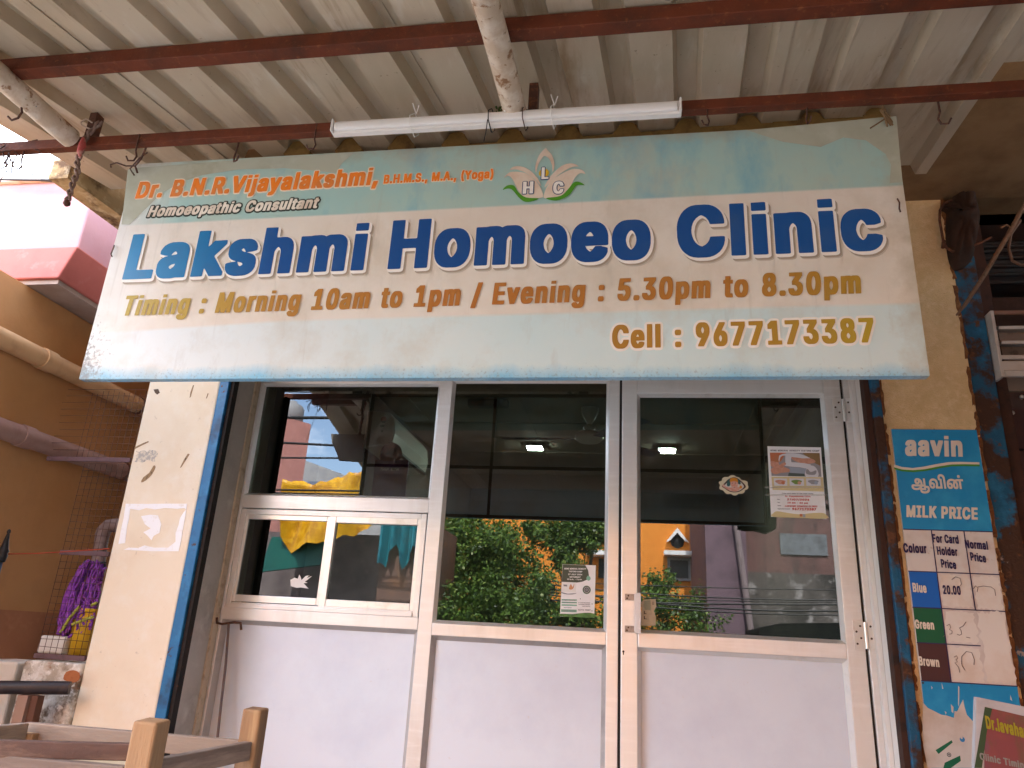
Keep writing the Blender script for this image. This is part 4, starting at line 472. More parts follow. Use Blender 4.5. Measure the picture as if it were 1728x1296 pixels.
def lettering(mb, text, style, a, b, cap, Y, mi=0, outline=None, shear=0.0, shadow=None, track=0.0, words=None):
    """text between the points a and b (x, z of the ink's lower corners) with capitals of height cap.
    outline = (style, material index, dx, dz, dY); shadow likewise"""
    out, lo, hi = layout(text, style, track)
    yb, ch_, _ = STY[style]
    sx = (b[0] - a[0] - shear * 0) / (hi - lo); sz = cap / ch_
    tilt = (b[1] - a[1]) / (b[0] - a[0])
    def put(sty, m, dx, dz, dY, spread=0.0):
        if spread:
            for q in range(8):
                put(sty, m, dx + spread * math.cos(q * math.pi / 4), dz + spread * math.sin(q * math.pi / 4), dY + .00004 * q)
            return
        for k_, (x, ch, word) in enumerate(out):
            if words is not None:
                while len(words) <= word: words.append(MB())
            polys = []
            for poly in glyph(sty, ch)[1]:
                q = []
                for px, py in poly:
                    v = (py + yb) * sz
                    u = (x + px - lo) * sx
                    q.append((a[0] + u + shear * v + dx, a[1] + v + u * tilt + dz))
                polys.append(q)
            (mb if words is None else words[word]).sheet(polys, Y + dY - .00025 * (k_ % 3), m)
    if shadow: put(*shadow)
    if outline: put(*outline)
    put(style, mi, 0, 0, 0)
def let_px(mb, text, style, pa, pb, cap_px, Y, mi=0, **k):
    a, b = PY(*pa, Y), PY(*pb, Y)
    t = PY((pa[0] + pb[0]) / 2, (pa[1] + pb[1]) / 2 - cap_px, Y); m = PY((pa[0] + pb[0]) / 2, (pa[1] + pb[1]) / 2, Y)
    lettering(mb, text, style, (a.x, a.z), (b.x, b.z), t.z - m.z, Y, mi, **k)
def poly_px(pts, Y):
    return [(q.x, q.z) for q in (PY(x, y, Y) for x, y in pts)]
def smooth(pts, n=4):
    """closed Catmull-Rom curve through pts"""
    out = []; N_ = len(pts)
    for i in range(N_):
        p0, p1, p2, p3 = (Vector((*pts[(i + k) % N_][:2], 0)) for k in (-1, 0, 1, 2))
        for j in range(n):
            t = j / n
            q = .5 * ((2 * p1) + (p2 - p0) * t + (2 * p0 - 5 * p1 + 4 * p2 - p3) * t * t + (3 * p1 - p0 - 3 * p2 + p3) * t ** 3)
            out.append((q.x, q.y))
    return out
def circle(cx, cz, r, n=24, rz=None):
    return [(cx + r * math.cos(2 * math.pi * k / n), cz + (rz or r) * math.sin(2 * math.pi * k / n)) for k in range(n)]
def ragged(x0, x1, z0, z1, amp, n=14, seed=1):
    """torn paper outline"""
    rd = random.Random(seed); p = []
    for k in range(n): p.append((x0 + (x1 - x0) * k / n, z0 + rd.uniform(-amp, amp)))
    for k in range(n): p.append((x1 + rd.uniform(-amp, amp), z0 + (z1 - z0) * k / n))
    for k in range(n): p.append((x1 - (x1 - x0) * k / n, z1 + rd.uniform(-amp, amp)))
    for k in range(n): p.append((x0 + rd.uniform(-amp, amp), z1 - (z1 - z0) * k / n))
    return p

# ------------------------------------------------------------------ ground
asphalt = M('asphalt', (.09, .085, .08), [((.14, .13, .12), 3, .45, .7), ((.05, .05, .05), 30, .5, .75)], .9, bump=(120, .4))
cement_floor = M('cement_apron', (.29, .285, .275), [((.21, .205, .195), 4, .45, .7)], .9)
g = MB(); g.box(-80, 80, -80, 60, -.5, 0); struct('ground', g, M('dusty_ground', (.25, .245, .24), [((.18, .175, .17), 1.5, .4, .7)], .95))
g = MB(); g.box(-80, 80, -10.2, -4.6, .002, .012); struct('road', g, asphalt)
g = MB(); g.box(-2.6, 4.2, -2.6, .05, .002, .45); struct('footpath', g, cement_floor)

# ------------------------------------------------------------------ clinic building
T_CL = thing('clinic_building', 'cream and ochre plastered shop with an aluminium glazed front under the metal canopy', 'building', (-.5, 0, 0))
b = MB()
b.box(-2.5, -2.1, -.30, .30, 0, 2.86)
obj('pillar', b, cream_m, T_CL, bevel=.008)['label'] = 'cream painted pillar with a torn poster patch'
b = MB()
b.box(1.062, 1.447, -.30, .30, 0, 3.63)
obj('pillar', b, ochre_m, T_CL, bevel=.008)['label'] = 'rough yellow ochre pillar carrying the milk price board'
b = MB()
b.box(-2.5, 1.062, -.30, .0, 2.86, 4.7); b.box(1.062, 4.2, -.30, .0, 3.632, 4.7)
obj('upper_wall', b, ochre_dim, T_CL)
b = MB(); b.box(-2.9, 4.2, 0.003, 7, 4.4, 4.72); obj('roof_slab', b, concrete_m, T_CL)  # left overhang added to keep sky light out of the gap
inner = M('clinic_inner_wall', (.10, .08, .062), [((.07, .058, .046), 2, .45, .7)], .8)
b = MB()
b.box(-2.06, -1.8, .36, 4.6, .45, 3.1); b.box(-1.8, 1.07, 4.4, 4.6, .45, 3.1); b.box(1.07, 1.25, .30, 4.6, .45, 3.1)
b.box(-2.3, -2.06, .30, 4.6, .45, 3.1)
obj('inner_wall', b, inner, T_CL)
b = MB(); b.box(-1.79, 1.06, 4.3, 4.38, .46, 2.95); b.box(-1.79, 1.06, 4.28, 4.3, 1.9, 1.94); b.box(-.4, -.34, 4.28, 4.3, .46, 2.95); obj('dark_backing', b, M('dark_backing_brown', (.05, .036, .026), [((.03, .022, .018), 3, .45, .7)], .6), T_CL)  # dark backing added so the room stays dim behind the glass
b = MB(); b.box(-2.1, 1.25, 0.06, 4.6, 3.1, 3.2)
for k in range(1, 5): b.box(-2.05, 1.07, .9 * k, .9 * k + .02, 3.095, 3.1)
for k in range(4): b.box(-1.6 + .8 * k, -1.58 + .8 * k, .1, 4.4, 3.096, 3.1)
obj('ceiling', b, M('clinic_ceiling', (.27, .215, .16), [((.21, .17, .125), 3, .45, .7)], .8), T_CL)
b = MB(); b.box(-2.06, 1.07, .05, 4.4, .44, .46); obj('inner_floor', b, cement_floor, T_CL)
b = MB(); b.box(-2.5, -2.3, .3, 7, 0, 4.4); b.box(-2.3, 1.25, 6.8, 7, 0, 4.4); obj('outer_wall', b, ochre_dim, T_CL)
b = MB(); b.box(-2.5, 4.2, -1.75, -.30, 3.60, 3.70); obj('sky_block_slab', b, ochre_dim, T_CL)  # slab added to block sky light above the sign and right bay
# shutter guides
b = MB(); b.box(-2.098, -2.046, -.305, -.262, .46, 2.80); obj('shutter_guide', b, blue_m, T_CL, bevel=.004)
b = MB(); b.box(-2.044, -2.026, -.288, -.245, .46, 2.80); obj('guide_channel', b, M('channel_black_rust', (.015, .010, .008), [((.10, .03, .015), 30, .6, .7)], .8), T_CL)
b = MB(); b.box(1.022, 1.061, -.325, -.285, .46, 2.86); obj('shutter_guide', b, blue_rust, T_CL, bevel=.004)
b = MB(); b.box(1.000, 1.0215, -.305, -.25, .46, 2.86); obj('guide_channel', b, M('channel_rust', (.05, .02, .012), [((.015, .010, .008), 12, .5, .7)], .85), T_CL)
# cement reveal on the left
b = MB(); b.box(-2.12, -2.052, -.26, .06, .46, 2.86); obj('reveal', b, reveal_m, T_CL, bevel=.006)
b = MB(); b.box(-2.052, -2.043, -.05, -.004, .46, 2.80); obj('sealant_bead', b, M('dirty_sealant', (.62, .50, .36), [((.4, .3, .2), 20, .5, .7)], .7), T_CL)
b = MB(); b.box(-2.1, 1.10, -.26, .02, 2.84, 2.86); obj('head_soffit', b, concrete_m, T_CL)

# --- glazing
def glass_mat():
    m = bpy.data.materials.new('tinted_glass'); m.use_nodes = True; nt = m.node_tree; N = nt.nodes; L = nt.links
    N.remove(N['Principled BSDF'])
    t = N.new('ShaderNodeBsdfTransparent'); t.inputs[0].default_value = (.33, .305, .26, 1)
    g_ = N.new('ShaderNodeBsdfGlossy'); g_.inputs['Roughness'].default_value = 0.0; g_.inputs[0].default_value = (.96, .98, 1, 1)
    fr = N.new('ShaderNodeFresnel'); fr.inputs[0].default_value = 1.55
    mr = N.new('ShaderNodeMath'); mr.operation = 'ADD'; mr.inputs[1].default_value = .045; mr.use_clamp = True
    mx = N.new('ShaderNodeMixShader')
    L.new(fr.outputs[0], mr.inputs[0]); L.new(mr.outputs[0], mx.inputs[0]); L.new(t.outputs[0], mx.inputs[1]); L.new(g_.outputs[0], mx.inputs[2])
    L.new(mx.outputs[0], N['Material Output'].inputs[0])
    return m
def clear_mat():
    m = bpy.data.materials.new('glass_back'); m.use_nodes = True; nt = m.node_tree; N = nt.nodes
    N.remove(N['Principled BSDF']); t = N.new('ShaderNodeBsdfTransparent'); t.inputs[0].default_value = (.9, .92, .9, 1)
    nt.links.new(t.outputs[0], N['Material Output'].inputs[0]); return m
glass, glass_back = glass_mat(), clear_mat()
GY = .022
def pane(x0, x1, z0, z1, parent, name='pane'):
    b = MB(); y0, y1 = GY, GY + .005
    p = [(x0, y0, z0), (x1, y0, z0), (x1, y1, z0), (x0, y1, z0), (x0, y0, z1), (x1, y0, z1), (x1, y1, z1), (x0, y1, z1)]
    b.add(p, [(0, 1, 5, 4)], 0); b.add(p, [(0, 3, 2, 1), (4, 5, 6, 7), (1, 2, 6, 5), (2, 3, 7, 6), (3, 0, 4, 7)], 1)
    return obj(name, b, [glass, glass_back], parent)
def rim(b, x0, x1, z0, z1, w, y0, y1, mi=0):
    """rectangular ring, inner opening x0..x1, z0..z1"""
    b.box(x0 - w, x0, y0, y1, z0 - w, z1 + w, mi); b.box(x1, x1 + w, y0, y1, z0 - w, z1 + w, mi)
    b.box(x0, x1, y0, y1, z1, z1 + w, mi); b.box(x0, x1, y0, y1, z0 - w, z0, mi)
def bead(b, x0, x1, z0, z1, w, yf, yb, mi=0):
    """sloping glazing bead: outer edge proud at yf, inner edge back at yb"""
    o = [(x0, yf, z0), (x1, yf, z0), (x1, yf, z1), (x0, yf, z1)]
    i = [(x0 + w, yb, z0 + w), (x1 - w, yb, z0 + w), (x1 - w, yb, z1 - w), (x0 + w, yb, z1 - w)]
    b.add(o + i, [(k, (k + 1) % 4, 4 + (k + 1) % 4, 4 + k) for k in range(4)], mi)

# fixed frame: outer posts, mullions, transoms
b = MB()
b.box(-2.046, -2.03, .0, .07, .46, 2.84); b.box(-1.022, -.952, .0, .07, .46, 2.84)
b.box(-2.03, -1.022, .0, .07, 2.78, 2.84); b.box(-.952, -.13, .0, .07, 2.80, 2.84)
b.box(-.13, -.076, .0, .07, .46, 2.84)
b.box(-.076, 1.0, .004, .07, 2.808, 2.84)
b.box(-2.03, -1.022, .001, .07, 2.092, 2.162); b.box(-2.03, -1.022, -.003, .07, 1.535, 1.592); b.box(-.952, -.13, .001, .07, 1.515, 1.572)
b.box(-2.03, -1.022, .0, .07, .46, .56); b.box(-.952, -.13, .0, .07, .46, .56)
obj('window_frame', b, alu, T_CL, bevel=.003)
b = MB(); b.box(.995, 1.040, -.006, .07, .46, 2.84); obj('door_jamb', b, alu, T_CL, bevel=.004)
b = MB(); b.box(1.0405, 1.0585, -.13, -.002, .46, 2.84); b.box(1.020, 1.0400, -.05, -.008, .46, 2.84); obj('jamb_flashing', b, M('white_flashing', (.80, .75, .70), [((.62, .52, .44), 6, .52, .75, (1, 1, .3))], .45), T_CL, bevel=.003)
# window with sliding sashes below
win = MB(); bead(win, -2.03, -1.022, 2.162, 2.78, .012, .0, .02)
w1 = obj('window', win, alu_bead, T_CL)
pane(-2.02, -1.03, 2.17, 2.772, w1)
s = MB(); rim(s, -2.0, -1.055, 1.62, 2.06, .028, .002, .06); s.box(-2.0, -1.055, -.004, .03, 1.592, 1.612)
sl = obj('sliding_window', s, alu, T_CL, bevel=.003)
s = MB(); rim(s, -1.988, -1.555, 1.657, 2.036, .034, .012, .03); sa = obj('sash', s, alu_bead, sl, bevel=.003)
s = MB(); rim(s, -1.503, -1.073, 1.655, 2.03, .036, .004, .026); obj('sash', s, alu_bead, sl, bevel=.003)
pane(-1.995, -1.548, 1.65, 2.04, sl); pane(-1.508, -1.066, 1.65, 2.035, sl)
win = MB(); bead(win, -.952, -.13, 1.572, 2.80, .014, .0, .02)
w2 = obj('window', win, alu_bead, T_CL); pane(-.942, -.14, 1.58, 2.79, w2)
def low_panel(x0, x1, z1, parent, y=.03):
    b = MB(); b.box(x0, x1, y, y + .012, .5, z1)
    return obj('lower_panel', b, panel_m, parent)
low_panel(-2.03, -1.022, 1.535, T_CL); low_panel(-.952, -.13, 1.515, T_CL)
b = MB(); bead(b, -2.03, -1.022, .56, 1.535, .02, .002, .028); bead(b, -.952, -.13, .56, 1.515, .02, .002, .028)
obj('panel_bead', b, M('shade_grey_bead', (.48, .46, .45), [((.36, .34, .33), 9, .5, .7)], .45, metal=.3), T_CL)  # strip of shade under the rails put into the bead's grey
# door leaf
d = MB()
d.box(-.064, .012, -.004, .045, .48, 2.80); d.box(.905, .983, -.004, .045, .48, 2.80)
d.box(.012, .905, -.004, .045, 2.724, 2.80); d.box(.012, .905, -.004, .045, 1.512, 1.578); d.box(.012, .905, -.004, .045, .48, .62)
door = obj('door', d, alu, T_CL, bevel=.004)
b = MB(); bead(b, .012, .905, 1.578, 2.724, .014, -.004, .02); bead(b, .012, .905, .62, 1.512, .016, -.004, .026)
obj('glazing_bead', b, alu_bead, door)
pane(.02, .897, 1.586, 2.716, door)
low_panel(.012, .905, 1.512, door, .028)
b = MB(); b.box(-.0765, -.0645, .01, .03, .48, 2.81); b.box(.984, .9945, .01, .03, .48, 2.81); obj('gap_seal', b, gasket, door)
screw = M('dark_screw', (.10, .06, .04), rough=.5, metal=.6)
for zc in (2.64, 1.615):
    h = MB()
    h.box(.940, .981, -.009, -.0045, zc - .06, zc + .06); h.box(.998, 1.038, -.011, -.0065, zc - .06, zc + .06)
    h.tube([(.989, -.010, zc - .055), (.989, -.010, zc + .055)], .0075, 10)
    for dx in (.951, .968, 1.010, 1.027):
        for k in range(2):
            zz = zc + (-.036 + .05 * k if dx in (.951, 1.027) else -.012 + .05 * k)
            h.lathe((dx, -.0095 if dx < .99 else -.0115, zz), [(.0045, .0), (.0045, -.002), (.002, -.003)], 8, 1, 'y')
    obj('hinge', h, [alu_bead, screw], door)
h = MB()
h.box(-.045, .012, -.012, -.005, 1.715, 1.745); h.box(-.045, .012, -.012, -.005, 1.575, 1.605)
h.box(.002, .026, -.052, -.012, 1.572, 1.748); h.box(-.004, .002, -.05, -.012, 1.58, 1.74)
for zc in (1.73, 1.59):
    for dx, dz in ((-.03, .006), (-.036, -.006)): h.lathe((dx, -.0137, zc + dz), [(.0045, .0), (.004, -.002), (.002, -.003)], 8, 1, 'y')
obj('handle', h, [M('handle_white', (.80, .78, .77), rough=.35), screw], door, bevel=.004)
plate_m = M('handle_plate_grey', (.36, .31, .28), [((.24, .2, .18), 30, .5, .7)], .45, metal=.4)
for zc in (1.73, 1.59): h = MB(); h.box(-.046, -.002, -.0135, -.0122, zc - .014, zc + .014); obj('handle_plate', h, plate_m, door)
h = MB(); h.prism(circle(-.052, 1.492, .005), -.0055, -.004); h.box(-.0545, -.0495, -.0056, -.004, 1.478, 1.49); obj('keyhole', h, gasket, door)

# ------------------------------------------------------------------ clinic sign
SY = -1.40
SX0, SX1, SZ0, SZ1 = -1.945, .852, 2.303, 3.205
def banner_mat():
    m = M('flex_banner', (1, 1, 1), rough=.45); nt = m.node_tree; N = nt.nodes; L = nt.links
    b = N['Principled BSDF']
    tc = N.new('ShaderNodeTexCoord'); sp = N.new('ShaderNodeSeparateXYZ'); L.new(tc.outputs['Object'], sp.inputs[0])
    def nz(sc, st=(1, 1, 1), seed=0, det=8):
        mp = N.new('ShaderNodeMapping'); mp.inputs['Scale'].default_value = st; mp.inputs['Location'].default_value = (seed,) * 3
        n = N.new('ShaderNodeTexNoise'); n.inputs['Scale'].default_value = sc; n.inputs['Detail'].default_value = det; n.inputs['Roughness'].default_value = .65
        L.new(tc.outputs['Object'], mp.inputs[0]); L.new(mp.outputs[0], n.inputs['Vector']); return n.outputs['Fac']
    def math_(op, a, b_=None):
        n = N.new('ShaderNodeMath'); n.operation = op
        for i, q in enumerate((a, b_)):
            if q is None: continue
            if isinstance(q, (int, float)): n.inputs[i].default_value = q
            else: L.new(q, n.inputs[i])
        return n.outputs[0]
    def mr(v, lo, hi, t0=0., t1=1.):
        n = N.new('ShaderNodeMapRange'); n.inputs[1].default_value = lo; n.inputs[2].default_value = hi; n.inputs[3].default_value = t0; n.inputs[4].default_value = t1
        L.new(v, n.inputs[0]); return n.outputs[0]
    def mix(f, a, b_):
        n = N.new('ShaderNodeMix'); n.data_type = 'RGBA'; L.new(f, n.inputs[0])
        for i, q in ((6, a), (7, b_)):
            if isinstance(q, tuple): n.inputs[i].default_value = (*q, 1)
            else: L.new(q, n.inputs[i])
        return n.outputs[2]
    x, z = sp.outputs[0], sp.outputs[2]
    zt = math_('SUBTRACT', z, math_('MULTIPLY', x, .0128))
    cream = mix(mr(nz(3, seed=2), .45, .7), (.86, .79, .70), (.82, .72, .61))
    teal = mix(mr(nz(2.2, seed=5), .42, .68), (.42, .64, .60), (.52, .64, .54))
    teal = mix(mr(nz(6, (1, 1, .5), 8), .52, .72), teal, (.27, .53, .60))
    pale = mix(mr(nz(2, seed=12), .4, .7), (.66, .81, .82), (.74, .83, .82))
    pale = mix(mr(x, -1.95, -.6), (.86, .87, .87), pale)
    c = mix(mr(zt, 2.944, 2.952), cream, teal)
    edge = math_('ADD', zt, mr(x, -1.95, -1.2, .03, 0.))
    c = mix(mr(edge, 2.535, 2.523), c, pale)
    c = mix(mr(x, -1.70, -1.98), c, (.86, .84, .80))                        # the print fades out at the left end
    strip = math_('ADD', z, mr(nz(6, (1, 1, .3), 3), .3, .7, -.016, .022))
    c = mix(mr(strip, 2.348, 2.30), c, (.28, .60, .80))
    c = mix(mr(nz(7, (4, 1, .25), 21), .60, .82, 0, .45), c, (.45, .40, .32))   # rain streaks
    c = mix(mr(nz(2.6, seed=71), .50, .72, 0, .55), c, (.60, .50, .37))            # brown smudges
    ed = math_('ADD', math_('MAXIMUM', mr(x, .74, .855), mr(z, 3.13, 3.21)), mr(nz(11, seed=91), .3, .7, -.55, .25))
    c = mix(mr(ed, .2, 1., 0, .6), c, (.50, .40, .26))                               # yellowed edges
    c = mix(mr(nz(16, (1, 1, .35), 81), .58, .8, 0, .35), c, (.50, .46, .40))
    c = mix(mr(nz(90, seed=31), .70, .76, 0, .8), c, (.16, .14, .12))             # specks of dirt
    cor = math_('ADD', math_('MULTIPLY', mr(x, -1.80, -1.945), mr(z, 2.60, 2.31)), mr(nz(70, seed=41), .35, .65, -.45, .45))
    c = mix(mr(cor, .45, .9, 0, .75), c, (.22, .20, .18))
    low = math_('ADD', mr(z, 2.42, 2.31), mr(nz(95, seed=51), .3, .7, -1.3, .05))
    c = mix(mr(low, .42, .8, 0, .45), c, (.26, .26, .26))
    L.new(c, b.inputs['Base Color'])
    t = N.new('ShaderNodeBsdfTranslucent'); ms = N.new('ShaderNodeMixShader'); ms.inputs[0].default_value = .18
    L.new(c, t.inputs[0]); L.new(b.outputs[0], ms.inputs[1]); L.new(t.outputs[0], ms.inputs[2]); L.new(ms.outputs[0], N['Material Output'].inputs[0])
    bp = N.new('ShaderNodeBump'); bp.inputs['Strength'].default_value = .25; bp.inputs['Distance'].default_value = .012
    L.new(nz(3.5, (1, 1, .4), 61), bp.inputs['Height']); L.new(bp.outputs[0], b.inputs['Normal'])
    return m
T_S = thing('clinic_sign', 'long printed flex signboard of the homoeo clinic hanging under the canopy', 'sign', (-.55, SY, SZ0))
b = MB()
nx, nz_ = 40, 14
vs = []; 
for j in range(nz_ + 1):
    for i in range(nx + 1):
        u, v = i / nx, j / nz_
        vs.append((SX0 + (SX1 - SX0) * u, SY, SZ0 + (SZ1 - SZ0) * v + .006 * (u - .5)))
b.add(vs, [(j * (nx + 1) + i, j * (nx + 1) + i + 1, (j + 1) * (nx + 1) + i + 1, (j + 1) * (nx + 1) + i) for j in range(nz_) for i in range(nx)])
# folded hem
for (a, c_) in (((SX0, SZ0 - .003), (SX1, SZ0 + .003)),):
    b.hexa([(a[0], SY, a[1] - .001), (c_[0], SY, c_[1] - .001), (c_[0], SY + .03, c_[1] - .001), (a[0], SY + .03, a[1] - .001), (a[0], SY, a[1]), (c_[0], SY, c_[1]), (c_[0], SY + .03, c_[1]), (a[0], SY + .03, a[1])])
b.box(SX0 - .001, SX0, SY, SY + .03, SZ0, SZ1 - .003); b.box(SX1, SX1 + .001, SY, SY + .03, SZ0 + .004, SZ1)
obj('banner', b, banner_mat(), T_S)
b = MB()
for z in (SZ0 + .012, 2.66, SZ1 - .012): b.box(SX0 + .004, SX1 - .004, SY + .004, SY + .026, z - .009, z + .009)
for x in (SX0 + .012, -1.0, -.1, SX1 - .012): b.box(x - .009, x + .009, SY + .006, SY + .024, SZ0 + .022, SZ1 - .022)
obj('frame', b, rust_dark, T_S)
# printed graphics
olive = M('print_olive_corner', (.46, .47, .37), [((.38, .37, .27), 4, .45, .7), ((.52, .54, .45), 9, .5, .7)], .5)
pz = lambda pts, ox, oy, s, Y: poly_px([(ox + x / s, oy + y / s) for x, y in pts], Y)
b = MB()
hill = [(62, 178), (140, 168), (400, 148), (700, 125), (1100, 96), (1440, 75), (1560, 70), (1480, 140), (1440, 205), (1300, 188), (1100, 172), (800, 180), (560, 217), (420, 262), (280, 342), (150, 470), (75, 545), (20, 545)]
b.sheet([pz(hill, 200, 240, 3.927, SY - .001)], SY - .001, 0)
obj('printed_corner', b, olive, T_S); b = MB()
hill2 = [(380, 632), (700, 603), (1040, 570), (1108, 564), (1120, 700), (1138, 885), (1075, 890), (1082, 800), (1055, 748), (960, 682), (850, 668), (740, 714), (560, 690)]
b.sheet([pz(hill2, 1128, 0, 2.88, SY - .001)], SY - .001, 0)
obj('printed_corner', b, olive, T_S)
blue_ink = grad_x('navy_ink', [(0, (.012, .20, .42)), (.10, (.012, .17, .38)), (.22, (.008, .075, .27)), (.6, (.008, .065, .25)), (1, (.008, .085, .30))], -1.88, .78, .4, (.06, .12, .24))
ink_white = M('white_ink_edge', (.90, .86, .80), [((.84, .78, .70), 8, .45, .7)], .5)
ink_shadow = M('printed_drop_shadow', (.36, .29, .22), [((.44, .36, .28), 9, .4, .7)], .6)
ink_shadow2 = M('printed_drop_shadow_soft', (.56, .49, .40), [((.62, .55, .46), 9, .4, .7)], .6)
for t, a, c_, cap in (('Lakshmi', (-1.872, 2.689), (-.937, 2.7015), .191), ('Homoeo', (-.850, 2.7025), (.052, 2.7145), .195), ('Clinic', (.137, 2.7155), (.771, 2.724), .195)):
    b = MB(); lettering(b, t, 'H', a, c_, cap, SY - .0045, 0, outline=('O', 1, .004, -.0045, .0012), shadow=('O', 2, .0085, -.010, .0024))
    lettering(b, t, 'O', (a[0] + .0115, a[1] - .0135), (c_[0] + .0115, c_[1] - .0135), cap, SY - .0012, 3)
    obj('title_lettering', b, [blue_ink, ink_white, ink_shadow, ink_shadow2], T_S)
orange_ink = M('orange_ink', (.86, .22, .02), [((.66, .22, .06), 5, .5, .7)], .5)
b = MB()
lettering(b, 'Dr. B.N.R.Vijayalakshmi,', 'H', (-1.908, 3.040), (-.929, 3.0525), .076, SY - .0026, 0, outline=('O', 1, 0, 0, .0015, .0024), shear=.06)
lettering(b, 'B.H.M.S., M.A., (Yoga)', 'H', (-.906, 3.0555), (-.498, 3.0575), .038, SY - .0026, 0, outline=('O', 1, 0, 0, .0015, .0015))
obj('name_lettering', b, [orange_ink, M('cream_ink_edge', (.90, .76, .58), rough=.5)], T_S)
b = MB()
lettering(b, 'Homoeopathic Consultant', 'H', (-1.836, 2.9555), (-1.150, 2.964), .048, SY - .0026, 0, outline=('O', 1, 0, 0, .0015, .0042), shear=.18)
obj('subtitle_lettering', b, [M('cream_letters', (.84, .77, .66), [((.5, .36, .25), 5, .5, .7)], .5), M('dark_letter_edge', (.035, .045, .035), rough=.5)], T_S)
gold = grad_x('gold_ink', [(0, (.42, .29, .025)), (.12, (.43, .27, .03)), (.24, (.42, .19, .03)), (.5, (.42, .15, .03)), (.85, (.42, .17, .03)), (1, (.42, .24, .03))], -1.84, .69, .45, (.40, .25, .08))
gold2 = grad_x('gold_ink_phone', [(0, (.38, .18, .03)), (.2, (.40, .20, .03)), (.75, (.42, .24, .03)), (1, (.43, .30, .03))], -.08, .72, .45, (.38, .25, .08))
ws = []; lettering(b, 'Timing : Morning 10am to 1pm / Evening : 5.30pm to 8.30pm', 'M', (-1.841, 2.5425), (.689, 2.5755), .081, SY - .0026, 0, shear=.06, words=ws)
for w_ in ws: obj('timing_lettering', w_, gold, T_S)
ws = []; lettering(b, 'Cell : 9677173387', 'M', (-.072, 2.3985), (.714, 2.412), .081, SY - .0026, 0, outline=('N', 1, 0, 0, .0015, .0035), words=ws)
pale_edge = M('pale_letter_edge', (.88, .82, .76), rough=.5)
for w_ in ws: obj('phone_lettering', w_, [gold2, pale_edge], T_S)
b = MB(); lz = lambda pts, n=4: smooth(pz(pts, 620, 230, 3.927, SY - .003), n)
petal, green, yel = 0, 1, 2
for pts in ([(905, 275), (940, 240), (1000, 235), (1060, 250), (1120, 300), (1158, 365), (1160, 405), (1090, 410), (1040, 400), (1000, 360), (965, 290), (935, 262)],
            [(945, 222), (975, 200), (1040, 205), (1100, 245), (1135, 290), (1150, 330), (1110, 285), (1050, 243), (990, 220)],
            [(1400, 200), (1360, 180), (1300, 190), (1240, 235), (1195, 290), (1174, 340), (1230, 285), (1300, 233), (1360, 203)],
            [(1445, 250), (1420, 222), (1360, 217), (1290, 247), (1220, 292), (1182, 350), (1170, 408), (1220, 405), (1290, 390), (1340, 340), (1380, 268), (1415, 245)],
            [(1178, 80), (1135, 130), (1112, 200), (1118, 242), (1132, 190), (1160, 140), (1178, 131), (1205, 150), (1222, 190), (1228, 237), (1240, 190), (1225, 130), (1197, 95)]):
    b.sheet([lz(pts)], SY - .003, petal)
for pts in ([(897, 355), (925, 327), (970, 326), (1000, 370), (1050, 405), (1135, 412), (1090, 432), (1040, 433), (1000, 402), (960, 355), (930, 347)],
            [(1440, 325), (1410, 305), (1370, 305), (1330, 350), (1280, 395), (1185, 410), (1230, 426), (1280, 420), (1340, 387), (1380, 332), (1410, 323)]):
    b.sheet([lz(pts)], SY - .0035, green)
c0 = pz([(1170, 247)], 620, 230, 3.927, SY)[0]; b.sheet([circle(c0[0], c0[1], .018)], SY - .0035, yel)
for ch, x0, x1, yb, cap in (('H', 1028, 1097, 381, 86), ('L', 1152, 1200, 285, 85), ('C', 1229, 1298, 381, 86)):
    let_px(b, ch, 'M', (620 + x0 / 3.927, 230 + yb / 3.927), (620 + x1 / 3.927, 230 + (yb - 3) / 3.927), cap / 3.927 * .93, SY - .0055, 3, outline=('N', 4, 0, 0, .001))
obj('lotus_logo', b, [M('petal_ink', (.76, .64, .52), [((.66, .48, .36), 8, .5, .7)], .5), M('green_ink', (.08, .30, .02), rough=.5), M('yellow_ink', (.7, .45, .03), rough=.5), ink_white, M('outline_blue_ink', (.02, .06, .17), rough=.5)], T_S)

# ------------------------------------------------------------------ metal canopy
SL = .163
def zc_(Y): return 3.375 + SL * (Y + 1.5)
T_C = thing('metal_canopy', 'ribbed metal awning sheet on red oxide purlins and peeling pipe rafters', 'canopy', (0, -1.5, 0))
def roof(x0, x1, y0, y1, phase, dz=0.0, pitch=.232):
    """trapezoidal sheet: broad pans and narrower raised ribs"""
    xs = []
    k = math.floor((x0 - phase) / pitch) - 1
    prof = [(.0, 0), (.136, 0), (.150, .048), (.218, .048)]
    while True:
        base = phase + k * pitch
        if base > x1: break
        for px, pz_ in prof:
            xx = base + px
            if x0 < xx < x1: xs.append((xx, pz_))
        k += 1
    xs.sort()
    def hgt(x):
        r = (x - phase) % pitch
        return 0 if r < .136 else .048 * min(1, (r - .136) / .014) if r < .218 else .048 * (1 - (r - .218) / .014)
    xs = [(x0, hgt(x0))] + xs + [(x1, hgt(x1))]
    n = 24; b = MB(); vs = []
    for j in range(n + 1):
        y = y0 + (y1 - y0) * j / n
        sk = .063 * (y + 1.5)
        for x, h in xs: vs.append((x + sk, y, zc_(y) + h + dz))
    m = len(xs)
    b.add(vs, [(j * m + i, j * m + i + 1, (j + 1) * m + i + 1, (j + 1) * m + i) for j in range(n) for i in range(m - 1)])
    o = obj('roof_sheet', b, sheet_m, T_C)
    so = o.modifiers.new('gauge', 'SOLIDIFY'); so.thickness = .0012; so.offset = 1
    return o
PH = -1.728 - .150 + .016
roof(-2.63, -1.80, -4.1, -.86, PH)
roof(-1.83, -.75, -4.1, -1.08, PH, .004)
